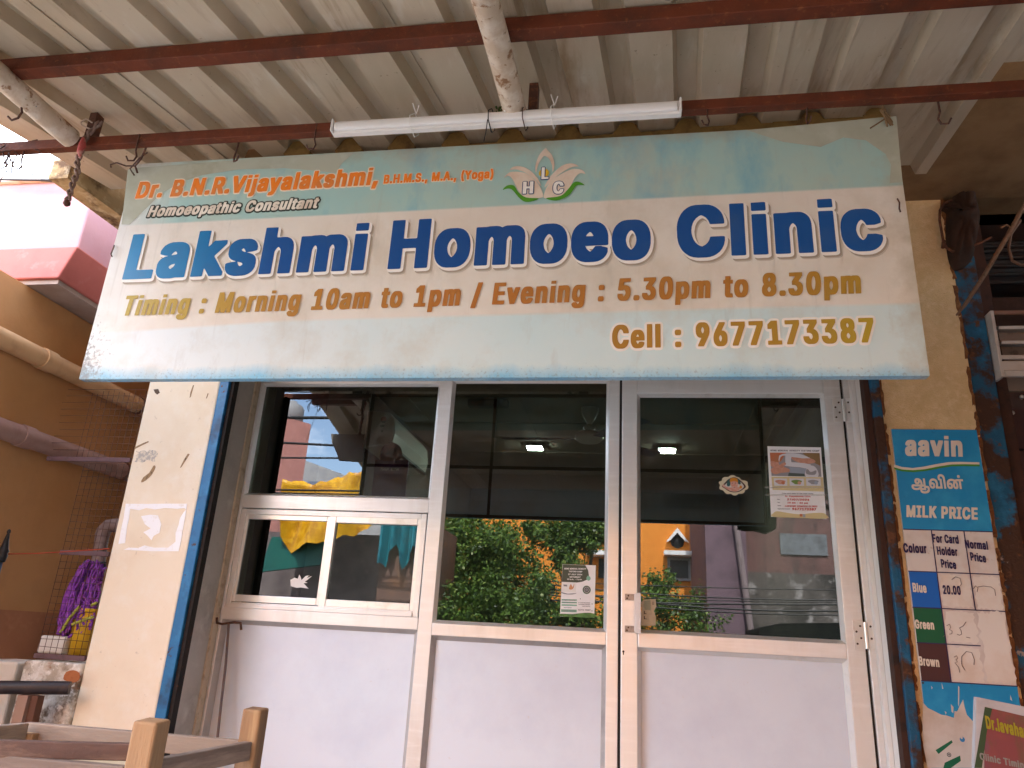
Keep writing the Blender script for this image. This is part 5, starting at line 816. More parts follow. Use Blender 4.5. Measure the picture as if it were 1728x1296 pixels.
roof(-.78, .50, -4.1, -1.10, PH, .008)
roof(.47, 1.20, -4.1, -.62, PH, .012)
roof(1.17, 3.6, -4.1, -1.42, PH, .016)
b = MB(); b.box(-2.72, 3.5, -1.525, -1.490, 3.203, 3.243); obj('purlin', b, rust, T_C, bevel=.003)
b = MB(); b.box(-2.62, 3.5, -1.86, -1.81, 3.262, 3.315); obj('purlin', b, rust, T_C, bevel=.003)
b = MB(); b.box(-2.4, 3.5, -2.9, -2.85, 3.095, 3.145); obj('purlin', b, rust, T_C, bevel=.003)
b = MB(); b.box(-2.4, 3.5, -4.05, -4.0, 2.905, 2.955); obj('purlin', b, rust, T_C, bevel=.003)
for x in (-2.13, -.40, 1.9):
    b = MB(); b.tube([(x - .01 - .008 * k, -1.53 - .35 * k, 3.238 - .030 * max(0, k - 1)) for k in range(8)], .040, 14)
    r_ = obj('rafter', b, pipe_m, T_C)
for x in (-2.09, -.352):
    b = MB(); b.box(x - .016, x + .016, -1.51, -1.47, 3.243, 3.372); b.box(x - .05, x + .016, -1.506, -1.476, 3.243, 3.262); obj('bracket', b, rust_dark, T_C, bevel=.002)
for x in (-2.10, -.13):
    b = MB(); b.tube([(x, -4.03, 0), (x, -4.03, 2.90)], .034, 12); obj('post', b, pipe_m, T_C)
# wall plate under the sheet ends, behind the sign
foam = M('dirty_foam_closer', (.30, .18, .055), [((.16, .09, .035), 12, .5, .7)], .9, bump=(60, .4))
b = MB()
b.hexa([(-1.80, -1.13, 3.30), (.87, -1.13, 3.30), (.87, -1.05, 3.30), (-1.80, -1.05, 3.30), (-1.80, -1.13, 3.392), (.87, -1.13, 3.455), (.87, -1.05, 3.455), (-1.80, -1.05, 3.392)])
obj('wall_plate', b, foam, T_C)
b = MB()
k = -1.49 - .232
for i in range(14):
    xx = PH + .232 * (i + 1) + .182 + .063 * .4
    if -1.75 < xx < .95:
        b = MB(); b.prism(smooth([(xx - .055, 3.41), (xx - .04, 3.452), (xx - .02, 3.478), (xx + .02, 3.478), (xx + .04, 3.452), (xx + .055, 3.41)], 3), -1.135, -1.115); obj('rib_closer', b, foam, T_C)
# concrete bracket beam at the left end
b = MB(); b.hexa([(-2.70, -1.04, 3.425), (-2.60, -1.04, 3.425), (-2.42, -.30, 3.37), (-2.56, -.30, 3.37), (-2.70, -1.04, 3.53), (-2.60, -1.04, 3.53), (-2.42, -.30, 3.60), (-2.56, -.30, 3.60)])
obj('concrete_bracket', b, M('bracket_yellow', (.42, .31, .16), [((.13, .08, .045), 7, .46, .58), ((.6, .5, .32), 20, .5, .7)], .9, bump=(60, .4)), T_C)

# ------------------------------------------------------------------ tube light and things hung on the purlin
T_T = thing('tube_light', 'white batten tube light tied under the red purlin above the sign', 'lamp', (-.46, -1.55, 3.2))
b = MB()
b.prism([(-1.062, 3.171), (.150, 3.171), (.150, 3.222), (-1.062, 3.222)], -1.549, -1.528)
obj('batten', b, pvc_w, T_T, bevel=.004)
b = MB(); b.box(-1.052, .140, -1.568, -1.5495, 3.176, 3.206); obj('diffuser', b, M('unlit_diffuser', (.88, .86, .83), [((.8, .76, .7), 6, .5, .8, (.3, 1, 1))], .35), T_T, bevel=.008)
for x in (-1.066, .142):
    b = MB(); b.box(x + .003, x + .010, -1.568, -1.527, 3.171, 3.223); obj('end_cap', b, pvc_w, T_T, bevel=.004)
for px, col in ((697, pvc_w), (828, black_m), (885, wire_m), (933, pvc_w)):
    q = PY(px, 208, -1.55); x = q.x
    b = MB(); b.tube([(x, -1.485, 3.245), (x - .004, -1.535, 3.25), (x - .006, -1.574, 3.21), (x - .004, -1.574, 3.172), (x, -1.52, 3.160), (x, -1.482, 3.20), (x, -1.485, 3.246)], .0018, 6)
    if px in (697, 933): b.tube([(x, -1.53, 3.25), (x - .012, -1.545, 3.285)], .002, 6); b.tube([(x, -1.53, 3.25), (x + .012, -1.545, 3.275)], .002, 6)
    if px == 828: b.tube([(x - .006, -1.574, 3.172), (x - .012, -1.56, 3.13), (x - .020, -1.545, 3.105)], .0018, 6); b.tube([(x - .004, -1.574, 3.172), (x + .006, -1.56, 3.13)], .0015, 6)
    obj('cable_tie', b, col, T_T)
b = MB(); x = PY(855, 195, -1.55).x
b.tube([(x + .03, -1.53, 3.285), (x + .025, -1.55, 3.25), (x + .008, -1.565, 3.225), (x - .005, -1.57, 3.205)], .004, 6); obj('loose_tape', b, pvc_w, T_T)
b = MB(); rd = random.Random(3)
for k in range(26):
    c_ = Vector((PY(842, 190, -1.5).x + rd.uniform(-.014, .014), -1.51 + rd.uniform(-.01, .01), 3.25 + rd.uniform(0, .022)))
    a_ = Vector((rd.uniform(-1, 1), rd.uniform(-1, 1), rd.uniform(-.3, 1))).normalized() * .009; s_ = a_.orthogonal() * .4
    b.add([c_ - s_, c_ + a_, c_ + s_, c_ - a_ * .4], [(0, 1, 2, 3)])
b.tube([(PY(842, 190, -1.5).x, -1.51, 3.243), (PY(842, 190, -1.5).x, -1.51, 3.262)], .0015, 5)
tag(obj('weed', b, M('weed_green', (.06, .11, .02), rough=.6)), 'tiny green weed sprouting on the red purlin beside the middle rafter', 'plant')

def hook_mesh():
    b = MB()
    b.tube([(0, .018, .0), (0, .0, .028), (0, -.022, .020), (0, -.022, -.02), (.0, -.02, -.05), (.008, -.02, -.075), (.002, -.02, -.095), (-.018, -.02, -.098), (-.028, -.02, -.08)], .0035, 7)
    return b
hooks = [((243, 225), 'bent rusty S-hook on the purlin just left of the doctor name line', 1.0, .3), ((398, 222), 'double curled rusty hook hanging from the purlin between sign corner and tube light', 1.0, 2.6),
         ((538, 215), 'rusty hook on the purlin near the left end of the tube light', .9, .2), ((1188, 185), 'thin rusty hook on the purlin right after the tube light', .8, .5),
         ((1352, 178), 'small rusty hook half hidden behind the sign top', .8, 1.9), ((1582, 158), 'rusty hook on the bare purlin right of the sign corner', 1.0, 2.9), ((43, 243), 'wide rusty hook in the wire tangle at the purlin end', 1.0, 1.2)]
root = None
for i, (p, lab, sc, rz) in enumerate(hooks):
    q = PY(p[0], p[1], -1.5); loc = (q.x, -1.505, 3.218)
    if root is None:
        root = thing('wire_hook', lab, 'hook', loc, 'rusty wire hooks along the purlin'); obj('hook_wire', hook_mesh(), wire_m, root, local=True); root.rotation_euler = (0, 0, rz)
    else: dup(root, loc, lab, None, rz, sc)
b = MB(); q = PX(38, 182, -2.22); q = PY(36, 178, -1.75)
b.tube([q + Vector((0, 0, .06)), q, q + Vector((.012, 0, -.03)), q + Vector((.004, 0, -.055)), q + Vector((-.02, 0, -.062)), q + Vector((-.04, 0, -.045))], .004, 7)
tag(obj('wire_hook', b, wire_m), 'lone rusty hook dangling under the roof sheet near the left rafter', 'hook')
# twisted rag and cord
T_R = thing('twisted_cord', 'old twisted cord with a red rag knot dangling from the left rafter joint', 'cord', tuple(PY(135, 240, -1.53)))
pts = [PY(x, y, -1.54) for x, y in ((170, 205), (150, 225), (140, 240), (137, 255), (130, 272), (131, 290), (124, 306), (118, 325), (113, 342))]
for ph in (0, math.pi):
    b = MB(); pp = []
    for i in range(len(pts) - 1):
        for k in range(4):
            t = pts[i].lerp(pts[i + 1], k / 4); a_ = (i * 4 + k) * 1.15 + ph
            pp.append(t + Vector((math.cos(a_), math.sin(a_), 0)) * .007)
    b.tube(pp, .0055, 7); obj('strand', b, M('cord_strand', (.20, .12, .09), [((.38, .30, .26), 40, .5, .7)], .9), T_R)
b = MB(); b.lathe(tuple(pts[-1]), [(.004, .012), (.012, .004), (.013, -.006), (.006, -.014)], 10); obj('knot', b, rust_dark, T_R)
b = MB(); q = pts[3]; b.tube([q + Vector((.004, -.01, .05)), q + Vector((.012, -.014, .015)), q + Vector((.006, -.012, -.015)), q + Vector((.014, -.01, -.04))], [.006, .013, .009, .003], 8); obj('red_rag', b, M('faded_red_rag', (.40, .07, .06), [((.6, .4, .33), 30, .5, .7)], .9), T_R)
b = MB(); q = pts[1]; b.tube([q + Vector((.0, 0, .02)), q + Vector((-.03, -.01, .03)), q + Vector((-.05, .0, .055)), q + Vector((-.03, .0, .07)), q + Vector((.0, .0, .05))], .003, 6); obj('loose_loop', b, M('pale_string', (.55, .45, .36), rough=.9), T_R)
# wire tangle at the purlin end
b = MB(); rd = random.Random(11); c0 = PY(18, 265, -1.5)
for k in range(16):
    p0 = c0 + Vector((rd.uniform(-.06, .05), rd.uniform(-.03, .01), rd.uniform(-.0, .04)))
    pp = [p0]
    d_ = Vector((rd.uniform(-1, 1), rd.uniform(-.4, .4), rd.uniform(-1, .3)))
    for j in range(5): d_ = (d_ + Vector((rd.uniform(-1, 1), rd.uniform(-.5, .5), rd.uniform(-1, .7))) * .7).normalized(); pp.append(pp[-1] + d_ * .022)
    b.tube(pp, .0026, 5)
b.tube([c0 + Vector((-.01, 0, 0)), c0 + Vector((.0, -.005, -.08)), c0 + Vector((-.02, 0, -.18)), c0 + Vector((-.055, 0, -.33))], .0018, 5)
tag(obj('wire_tangle', b, wire_m), 'bird nest of thin rusty wire snagged on the purlin end by the bright sky', 'wire')
# sign hanging wires
for nm, pts_, lab in (('hanging_wire', [(248, 228), (246, 250), (238, 268), (228, 280), (232, 292)], 'thin hanging wire holding the sign by its top corner near the doctor name'),
                      ('hanging_wire', [(1487, 155), (1490, 180), (1494, 200), (1497, 207)], 'knotted jute hanging wire tied through the top right sign corner')):
    b = MB(); pp = [PY(x, y, -1.50 + .09 * i / (len(pts_) - 1)) for i, (x, y) in enumerate(pts_)]
    b.tube(pp, .004, 6)
    if '1487' in str(pts_):
        for k in range(5): b.tube([pp[1] + Vector((.004 * k - .01, .0, -.01)), pp[-1] + Vector((rd.uniform(-.012, .02), -.004, rd.uniform(-.03, .0)))], .003, 5)
        b.tube([pp[2], pp[2] + Vector((-.05, 0, -.035))], .0025, 5)
    else:
        b.tube([pp[3], pp[3] + Vector((-.03, -.01, -.006)), pp[3] + Vector((-.075, -.01, .012)), pp[3] + Vector((-.10, -.01, .005)), pp[3] + Vector((-.095, -.01, -.008))], .003, 6)
        b.tube([pp[2] + Vector((.03, -.01, .02)), pp[2] + Vector((.0, -.01, -.005)), pp[3] + Vector((-.01, -.01, -.02)), pp[4] + Vector((.0, -.012, -.02))], .003, 6)
    tag(obj(nm, b, M('jute_tie', (.22, .13, .06), rough=.9) if '1487' in str(pts_) else wire_m), lab, 'wire')
for px, lab in (((1516, 348), 'short rusty wire staple through the sign cloth at its right end'), ((190, 425), 'small rusty staple at the sign edge beside the title')):
    q = PY(*px, SY - .006); b = MB(); b.tube([q + Vector((0, 0, .028)), q + Vector((.003, -.005, .01)), q + Vector((.0, -.005, -.012)), q + Vector((.004, 0, -.022))], .0025, 6)
    tag(obj('wire_staple', b, wire_m), lab, 'staple')

# ------------------------------------------------------------------ stickers and notices on the glass
GS = GY - .0015
red_pen = M('red_pen', (.50, .04, .03), rough=.6)
black_ink = M('black_ink', (.03, .028, .03), rough=.6)
grey_ink = M('grey_small_print', (.20, .19, .22), rough=.6)
paper = M('poster_paper', (.86, .86, .87), [((.78, .77, .77), 9, .45, .7)], .5)
def gp(pts, Y=GS): return poly_px(pts, Y)
def zoomed(ox, oy, s):
    return lambda pts, Y: poly_px([(ox + x / s, oy + y / s) for x, y in pts], Y)
T_P = thing('clinic_poster', 'white bone test poster with a photo of hands taped high on the door glass', 'poster', tuple(PY(1342, 815, GS)))
z6 = zoomed(1280, 740, 8.64)
P0 = GS - .001
b = MB(); b.prism(z6([(130, 112), (910, 130), (990, 1172), (183, 1142)], P0), P0, GS); obj('paper_sheet', b, paper, T_P)
cols = [M('print_skin', (.62, .33, .24), [((.5, .22, .15), 60, .4, .7)], .5), M('print_orange_red', (.55, .16, .07), [((.4, .2, .1), 20, .4, .7)], .5), M('print_white', (.66, .66, .70), rough=.5), M('print_steel_blue', (.32, .37, .45), rough=.5), M('print_dark_green', (.08, .11, .10), rough=.5), M('print_olive_brown', (.26, .16, .07), rough=.5), M('print_pale_yellow', (.66, .55, .30), rough=.5), M('print_leaf', (.16, .26, .06), rough=.5), M('print_grey', (.30, .29, .31), rough=.5)]
b = MB(); Y1 = P0 - .0008
b.sheet([z6([(165, 205), (890, 212), (918, 558), (190, 545)], Y1)], Y1, 8)
lay = [(1, [(165, 205), (400, 207), (330, 330), (178, 400)]), (5, [(640, 209), (890, 212), (905, 400), (760, 330)]), (4, [(440, 500), (690, 515), (700, 555), (430, 550)]), (2, [(300, 250), (420, 215), (600, 225), (760, 290), (700, 320), (480, 270), (480, 350), (390, 350), (390, 250), (320, 270), (300, 350)]), (0, [(180, 330), (250, 340), (290, 350), (300, 400), (250, 430), (180, 400)]),
       (0, [(480, 270), (640, 290), (760, 290), (830, 330), (800, 360), (650, 370), (560, 340), (500, 310)]), (2, [(390, 350), (560, 350), (760, 380), (730, 440), (600, 420), (390, 400)]), (3, [(450, 415), (730, 440), (700, 515), (460, 500)]), (0, [(185, 440), (300, 390), (380, 345), (400, 380), (360, 410), (450, 450), (440, 490), (330, 500), (260, 520), (190, 500)])]
for i, (mi, pts) in enumerate(lay): b.sheet([smooth(z6(pts, Y1), 2) if mi in (0, 2) else z6(pts, Y1)], Y1 - .0002 * (i + 1), mi)
b.sheet([smooth(z6([(680, 490), (720, 410), (800, 400), (860, 470), (862, 558), (690, 555)], Y1), 3)], Y1 - .0024, 2)
b.sheet([smooth(z6([(692, 460), (720, 450), (760, 490), (840, 465), (820, 530), (700, 520)], Y1), 3)], Y1 - .0027, 8)
obj('printed_photo', b, cols, T_P)
b = MB()
b.sheet([z6([(188, 556), (940, 565), (955, 775), (205, 748)], Y1)], Y1, 6)
for (x0, x1), mi, mj in (((222, 415), 0, 1), ((450, 660), 7, 0), ((692, 905), 8, 3)):
    b.sheet([z6([(x0, 580), (x1, 585), (x1 + 4, 690), (x0 + 6, 688)], Y1)], Y1 - .0003, 2)
    c_ = z6([((x0 + x1) / 2, 635)], Y1)[0]
    b.sheet([smooth([(c_[0] + .022 * math.cos(a) * (1 + .3 * math.sin(3 * a)), c_[1] + .011 * math.sin(a)) for a in [k * .628 for k in range(10)]], 2)], Y1 - .0006, mi)
    b.sheet([circle(c_[0] + .012, c_[1] - .004, .008)], Y1 - .0009, mj)
b.sheet([smooth(z6([(205, 1140), (215, 1090), (270, 1060), (400, 1080), (600, 1105), (800, 1085), (930, 1085), (985, 1110), (990, 1168), (600, 1158)], Y1), 3)], Y1, 6)
b.sheet([z6([(600, 1100), (640, 1100), (640, 1140), (600, 1138)], Y1)], Y1 - .0004, 1); b.sheet([z6([(645, 1100), (682, 1105), (684, 1150), (650, 1148)], Y1)], Y1 - .0004, 3)
obj('printed_band', b, cols, T_P)
b = MB(); zz = lambda x, y: (1280 + x / 8.64, 740 + y / 8.64)
let_px(b, 'BONE MINERAL DENSITY TESTING CAMP', 'H', zz(175, 185), zz(885, 192), 2.6, Y1 - .0003, 0)
let_px(b, 'Time and date of the next camp', 'H', zz(340, 805), zz(800, 812), 1.7, Y1 - .0003, 0)
let_px(b, 'Dr. Vijayalakshmi Clinic', 'H', zz(390, 852), zz(760, 856), 2.4, Y1 - .0003, 1)
for t, x0, x1, y in (('Date:', 272, 312, 893), ('Time:', 274, 314, 938), ('Venue:', 278, 328, 984), ('Registration Contact:', 280, 462, 1032)): let_px(b, t, 'H', zz(x0, y), zz(x1, y + 1), 1.7, Y1 - .0003, 0)
for t, x0, x1, y, c_ in (('27/07/2024', 415, 740, 902, 3.3), ('10 am - 02 pm', 420, 720, 947, 2.8), ('LAKSHMI HOMOEO CLINIC', 385, 858, 995, 2.6), ('9677173387', 490, 838, 1045, 4.2)): let_px(b, t, 'H', zz(x0, y), zz(x1, y + 6), c_, Y1 - .0003, 1, shear=.15)
obj('small_print', b, [grey_ink, red_pen], T_P)
tape = M('clear_tape', (.62, .60, .58), rough=.25)
b = MB()
for y0 in (700, 812): b.sheet([z6([(92, y0), (1005, y0 - 10 + 10), (1008, y0 + 26), (95, y0 + 26)], Y1)], Y1 - .0012, 0)
tm = tape.node_tree; tb = tm.nodes['Principled BSDF']; tb.inputs['Alpha'].default_value = .35
obj('tape_strip', b, tape, T_P)

T_P = thing('clinic_leaflet', 'green and white testing camp leaflet stuck low on the middle pane', 'leaflet', tuple(PY(975, 997, GS)))
z3 = zoomed(920, 940, 8.64)
b = MB(); b.prism(z3([(255, 105), (738, 122), (715, 885), (215, 865)], P0), P0, GS); obj('paper_sheet', b, paper, T_P)
lc = [M('leaflet_dark_green', (.07, .085, .06), rough=.5), M('leaflet_mint', (.22, .46, .34), rough=.5), M('leaflet_white', (.78, .78, .76), rough=.5), M('leaflet_grey', (.22, .23, .25), rough=.5), M('leaflet_skin', (.60, .28, .14), rough=.5), M('leaflet_green', (.10, .24, .06), [((.05, .12, .04), 40, .4, .7)], .5)]
b = MB()
b.sheet([z3([(258, 108), (585, 120), (625, 190), (638, 270), (610, 330), (540, 360), (462, 372), (242, 362)], Y1)], Y1, 0)
b.sheet([smooth(z3([(620, 272), (655, 290), (660, 325), (630, 345), (600, 315)], Y1), 3)], Y1 - .0003, 1)
c_ = z3([(605, 478)], Y1)[0]
for i, (r_, mi) in enumerate(((.0172, 1), (.0162, 0), (.0118, 2), (.0108, 3), (.0088, 0), (.0066, 3))): b.sheet([circle(c_[0], c_[1], r_ * 1.12, 28)], Y1 - .0005 - .0002 * i, mi)
b.sheet([z3([(242, 372), (455, 378), (445, 520), (240, 505)], Y1)], Y1 - .0002, 2)
b.sheet([smooth(z3([(345, 460), (375, 390), (400, 440), (425, 380), (415, 450), (380, 475)], Y1), 2)], Y1 - .0005, 4)
b.sheet([z3([(265, 400), (320, 405), (322, 430), (270, 425)], Y1)], Y1 - .0005, 3)
b.sheet([smooth(z3([(240, 510), (330, 535), (460, 525), (400, 545), (300, 542), (240, 525)], Y1), 2)], Y1 - .0004, 3)
for y0 in (612, 650, 688): b.sheet([z3([(240, y0), (462, y0 + 6), (462, y0 + 26), (238, y0 + 22)], Y1)], Y1 - .0003, 1)
b.sheet([z3([(232, 760), (460, 768), (458, 806), (230, 800)], Y1)], Y1 - .0003, 1)
b.sheet([smooth(z3([(218, 826), (400, 830), (580, 812), (715, 824), (713, 884), (470, 876), (216, 862)], Y1), 2)], Y1 - .0003, 5)
for x, y in ((512, 610), (684, 684), (682, 786)): b.sheet([circle(*z3([(x, y)], Y1)[0], .0022, 10)], Y1 - .0006, 0)
obj('printed_design', b, lc, T_P)
b = MB(); zz = lambda x, y: (920 + x / 8.64, 940 + y / 8.64)
for t, x0, x1, y, c_ in (('BONE MINERAL DENSITY', 280, 598, 180, 2.6), ('TESTING CAMP', 342, 540, 220, 2.4), ('27 JULY 2024', 335, 540, 262, 2.4), ('SATURDAY', 355, 515, 300, 2.4), ('10 a.m. - 2 p.m.', 320, 540, 332, 2.2)): let_px(b, t, 'H', zz(x0, y), zz(x1, y + 4), c_, Y1 - .0006, 0)
for t, x0, x1, y, c_ in (('Dr. B.N.R.Vijayalakshmi', 485, 655, 672, 1.5), ('Homoeopathic Consultant', 485, 655, 696, 1.5), ('Lakshmi Homoeo Clinic', 540, 655, 722, 1.5), ('96771 73387', 482, 660, 780, 2.3), ('Contact for Registration', 270, 385, 742, 1.4), ('Lakshmi Homoeo', 250, 440, 792, 2.), ('Height Density', 250, 440, 632, 1.5), ('Calcium Contact', 250, 440, 670, 1.5)): let_px(b, t, 'H', zz(x0, y), zz(x1, y + 3), c_, Y1 - .0009, 1)
obj('small_print', b, [lc[2], grey_ink], T_P)

T_P = thing('eye_sticker', 'eye shaped scalloped sticker with an orange turbaned face on the door glass', 'sticker', tuple(PY(1238, 819, GS)))
ze = zoomed(1190, 780, 16.2)
b = MB()
b.prism(smooth(ze([(370, 560), (400, 520), (450, 510), (470, 440), (540, 400), (630, 405), (690, 360), (790, 358), (850, 400), (930, 420), (1000, 490), (1090, 500), (1165, 545), (1160, 610), (1185, 680), (1150, 740), (1085, 760), (1080, 810), (1010, 855), (910, 860), (850, 905), (760, 900), (700, 860), (600, 870), (530, 820), (490, 770), (410, 745), (385, 690), (410, 630)], P0), 2), P0, GS)
obj('sticker_paper', b, M('sticker_cream', (.64, .58, .42), rough=.5), T_P)
ec = [M('eye_outline', (.05, .015, .012), rough=.5), M('eye_white', (.60, .58, .52), rough=.5), M('eye_skin', (.60, .27, .20), [((.66, .40, .33), 60, .4, .6)], .5), M('eye_orange', (.62, .24, .02), rough=.5), M('eye_teal', (.03, .10, .10), rough=.5)]
b = MB()
b.sheet([smooth(ze([(455, 655), (540, 560), (640, 460), (760, 412), (860, 425), (980, 510), (1115, 658), (1040, 740), (930, 805), (780, 825), (650, 795), (540, 720)], Y1), 3)], Y1, 0)
b.sheet([smooth(ze([(520, 655), (580, 575), (680, 470), (770, 430), (850, 440), (960, 530), (1060, 655), (1000, 735), (900, 790), (780, 805), (660, 775), (570, 715)], Y1), 3)], Y1 - .0003, 1)
b.sheet([smooth(ze([(460, 640), (520, 600), (540, 650), (640, 690), (740, 690), (900, 680), (960, 700), (900, 785), (780, 800), (650, 770), (520, 690)], Y1), 2)], Y1 - .0005, 2)
b.sheet([smooth(ze([(640, 470), (700, 440), (690, 560), (680, 640), (610, 660), (590, 560)], Y1), 2)], Y1 - .0006, 4)
b.sheet([smooth(ze([(880, 450), (960, 530), (970, 600), (900, 590)], Y1), 2)], Y1 - .0006, 4)
b.sheet([smooth(ze([(690, 540), (790, 520), (890, 545), (890, 640), (850, 720), (800, 735), (740, 690), (700, 620)], Y1), 3)], Y1 - .0008, 2)
b.sheet([smooth(ze([(680, 540), (690, 450), (780, 425), (870, 450), (895, 545), (790, 515)], Y1), 3)], Y1 - .001, 3)
b.sheet([smooth(ze([(940, 640), (1000, 650), (1000, 710), (950, 720)], Y1), 2)], Y1 - .001, 3)
for x in (745, 828): b.sheet([circle(*ze([(x, 575)], Y1)[0], .0032, 10, .0014)], Y1 - .0012, 0)
b.sheet([circle(*ze([(800, 690)], Y1)[0], .004, 10, .0012)], Y1 - .0012, 0)
obj('printed_eye', b, ec, T_P)

T_P = thing('torn_label', 'torn cream label left beside the door handle', 'label', tuple(PY(1095, 1033, GS)))
b = MB(); b.prism(z3([(1400, 660), (1440, 620), (1610, 615), (1620, 720), (1585, 790), (1615, 880), (1612, 1000), (1395, 1000), (1390, 860), (1410, 760)], P0), P0, GS); obj('paper_sheet', b, M('label_cream', (.62, .57, .45), [((.45, .42, .33), 30, .5, .7)], .6), T_P)
b = MB(); b.sheet([z3([(1445, 640), (1535, 625), (1540, 780), (1500, 770), (1450, 770), (1435, 700)], Y1)], Y1, 1)
for y in (785, 860): b.sheet([z3([(1440, y), (1452, y), (1452, y + 36), (1478, y + 38), (1478, y + 46), (1440, y + 46)], Y1)], Y1 - .0003, 0)
for y in (655, 672, 688): b.sheet([z3([(1560, y), (1588, y), (1588, y + 6), (1560, y + 6)], Y1)], Y1 - .0003, 0)
obj('label_marks', b, [black_ink, M('label_grey_green', (.36, .40, .32), rough=.6)], T_P)
b = MB()
zs = zoomed(380, 620, 2.8175)
Ys = .021 - .0015
b.prism(zs([(312, 1040), (310, 1010), (330, 1000), (345, 1005), (352, 985), (360, 1000), (362, 1012), (382, 992), (400, 988), (386, 1002), (412, 992), (388, 1012), (378, 1018), (392, 1024), (372, 1026), (396, 1052), (360, 1046), (340, 1048)], Ys), Ys, .021)
tag(obj('torn_sticker', b, M('torn_white', (.74, .72, .70), rough=.6)), 'scrap of white torn sticker on the lower sliding pane', 'sticker')
# torn bill on the cream pillar
T_P = thing('torn_bill', 'remains of a torn white bill pasted on the cream pillar', 'poster', tuple(PY(262, 890, -.3)))
zq = zoomed(180, 640, 4.05)
for nm, pts in (('paper_scrap', [(130, 850), (250, 852), (400, 850), (548, 850), (545, 890), (530, 880), (480, 885), (400, 880), (330, 890), (270, 880), (220, 895), (160, 885), (150, 960), (140, 1000), (125, 1120), (80, 1125), (95, 1040), (115, 950)]),
                ('paper_scrap', [(235, 935), (300, 925), (350, 930), (372, 990), (360, 1050), (320, 1070), (305, 1100), (280, 1070), (250, 1045), (300, 1020), (260, 990)]),
                ('paper_scrap', [(115, 1165), (150, 1150), (215, 1152), (260, 1135), (320, 1150), (420, 1150), (470, 1110), (470, 1050), (490, 1000), (500, 950), (525, 910), (545, 890), (525, 1000), (510, 1090), (492, 1175), (300, 1175)])):
    b = MB(); b.prism(zq(pts, -.302), -.302, -.2995); obj(nm, b, M('old_bill_paper', (.90, .90, .92), [((.76, .72, .66), 30, .55, .75), ((.35, .3, .27), 60, .68, .75)], .8), T_P)
scar_m = [M('scar_brown', (.33, .22, .12), [((.12, .08, .05), 60, .5, .65)], .9), M('scar_dark', (.10, .07, .05), rough=.9), M('grey_smudge', (.44, .41, .37), [((.70, .62, .5), 60, .46, .56), ((.2, .2, .2), 80, .6, .7)], .9)]
b = MB(); b.sheet([smooth(zq([(320, 590), (335, 600), (310, 650), (270, 690), (235, 705), (250, 670), (290, 640)], -.301), 2)], -.301, 0); obj('plaster_scar', b, scar_m, T_CL)
b = MB(); b.sheet([zq([(190, 465), (240, 440), (285, 422), (288, 430), (230, 458), (192, 478)], -.301)], -.301, 0); obj('plaster_scar', b, scar_m, T_CL)
b = MB(); b.sheet([zq([(590, 40), (597, 42), (575, 120), (566, 128), (572, 90)], -.301)], -.301, 0); obj('plaster_scar', b, scar_m, T_CL)
b = MB(); b.sheet([zq([(690, 95), (697, 98), (685, 130), (678, 132)], -.301)], -.301, 0); obj('plaster_scar', b, scar_m, T_CL)
b = MB(); b.sheet([zq([(320, 70), (352, 66), (364, 92), (345, 105), (330, 92)], -.301)], -.301, 1); obj('plaster_scar', b, scar_m, T_CL)
b = MB(); b.sheet([zq([(555, 508), (568, 512), (512, 600), (500, 606), (530, 545)], -.301)], -.301, 0); obj('plaster_scar', b, scar_m, T_CL)
b = MB(); b.sheet([ragged(*[q for q in (zq([(195, 545)], -.301)[0][0], zq([(335, 545)], -.301)[0][0], zq([(265, 560)], -.301)[0][1], zq([(265, 490)], -.301)[0][1])], .008, 10, 4)], -.3008, 2); obj('plaster_scar', b, scar_m, T_CL)
# rusty hooked rod on the left
T_P = thing('hooked_rod', 'thin rusty iron rod hooked at the window corner and leaning on the white panel', 'rod', tuple(PY(385, 1052, -.03)))
b = MB(); b.tube([PY(x, y, -.035) for x, y in ((366, 1042), (366, 1051), (375, 1053), (395, 1050), (406, 1051), (407, 1063))], .006, 8); obj('rod_hook', b, wire_m, T_P)
b = MB(); b.tube([PY(386, 1053, -.035), PY(381, 1120, -.045), PY(374, 1180, -.055), PY(362, 1290, -.09)], .0062, 8); obj('rod', b, M('grey_iron_rod', (.14, .11, .12), [((.2, .1, .06), 30, .5, .7)], .6), T_P)

# ------------------------------------------------------------------ milk price board on the right pillar
T_B = thing('price_board', 'narrow blue and white milk price board fixed to the ochre pillar', 'sign', tuple(PY(1600, 940, -.312)))
BY = -.312
zb = zoomed(1480, 700, 4.319); zc2 = zoomed(1480, 960, 3.859)
bm_blue = M('board_sky_blue', (.012, .25, .52), [((.03, .32, .58), 7, .5, .7), ((.01, .17, .40), 30, .62, .75)], .4)
bm_white = M('board_white', (.66, .60, .57), [((.58, .48, .43), 8, .48, .7), ((.45, .3, .2), 22, .66, .74)], .5)
bm_navy = M('board_navy_lines', (.03, .02, .08), rough=.5)
bm = [bm_white, bm_blue, bm_navy, M('board_blue_cell', (.005, .12, .48), rough=.45), M('board_green_cell', (.005, .10, .04), rough=.45), M('board_brown_cell', (.07, .025, .025), rough=.45), M('board_wave_green', (.06, .26, .03), rough=.5), M('board_cream', (.70, .62, .53), rough=.5), M('board_patch', (.74, .68, .63), [((.66, .55, .47), 6, .48, .7)], .55), M('board_scuff', (.50, .34, .24), [((.66, .56, .5), 50, .45, .6)], .7)]
x0, x1 = 1.090, 1.428
zt = 2.459; zbt = PY(1600, 1296, BY).z - .25
b = MB(); b.box(x0, x1, BY, -.3005, zbt, zt); obj('board', b, bm_white, T_B, bevel=.002)
b = MB(); Y1 = BY - .001
zmid = PY(1590, 895, BY).z; zend = PY(1630, 1153, BY).z
b.sheet([[(x0, zmid), (x1, zmid), (x1, zt), (x0, zt)]], Y1, 1)
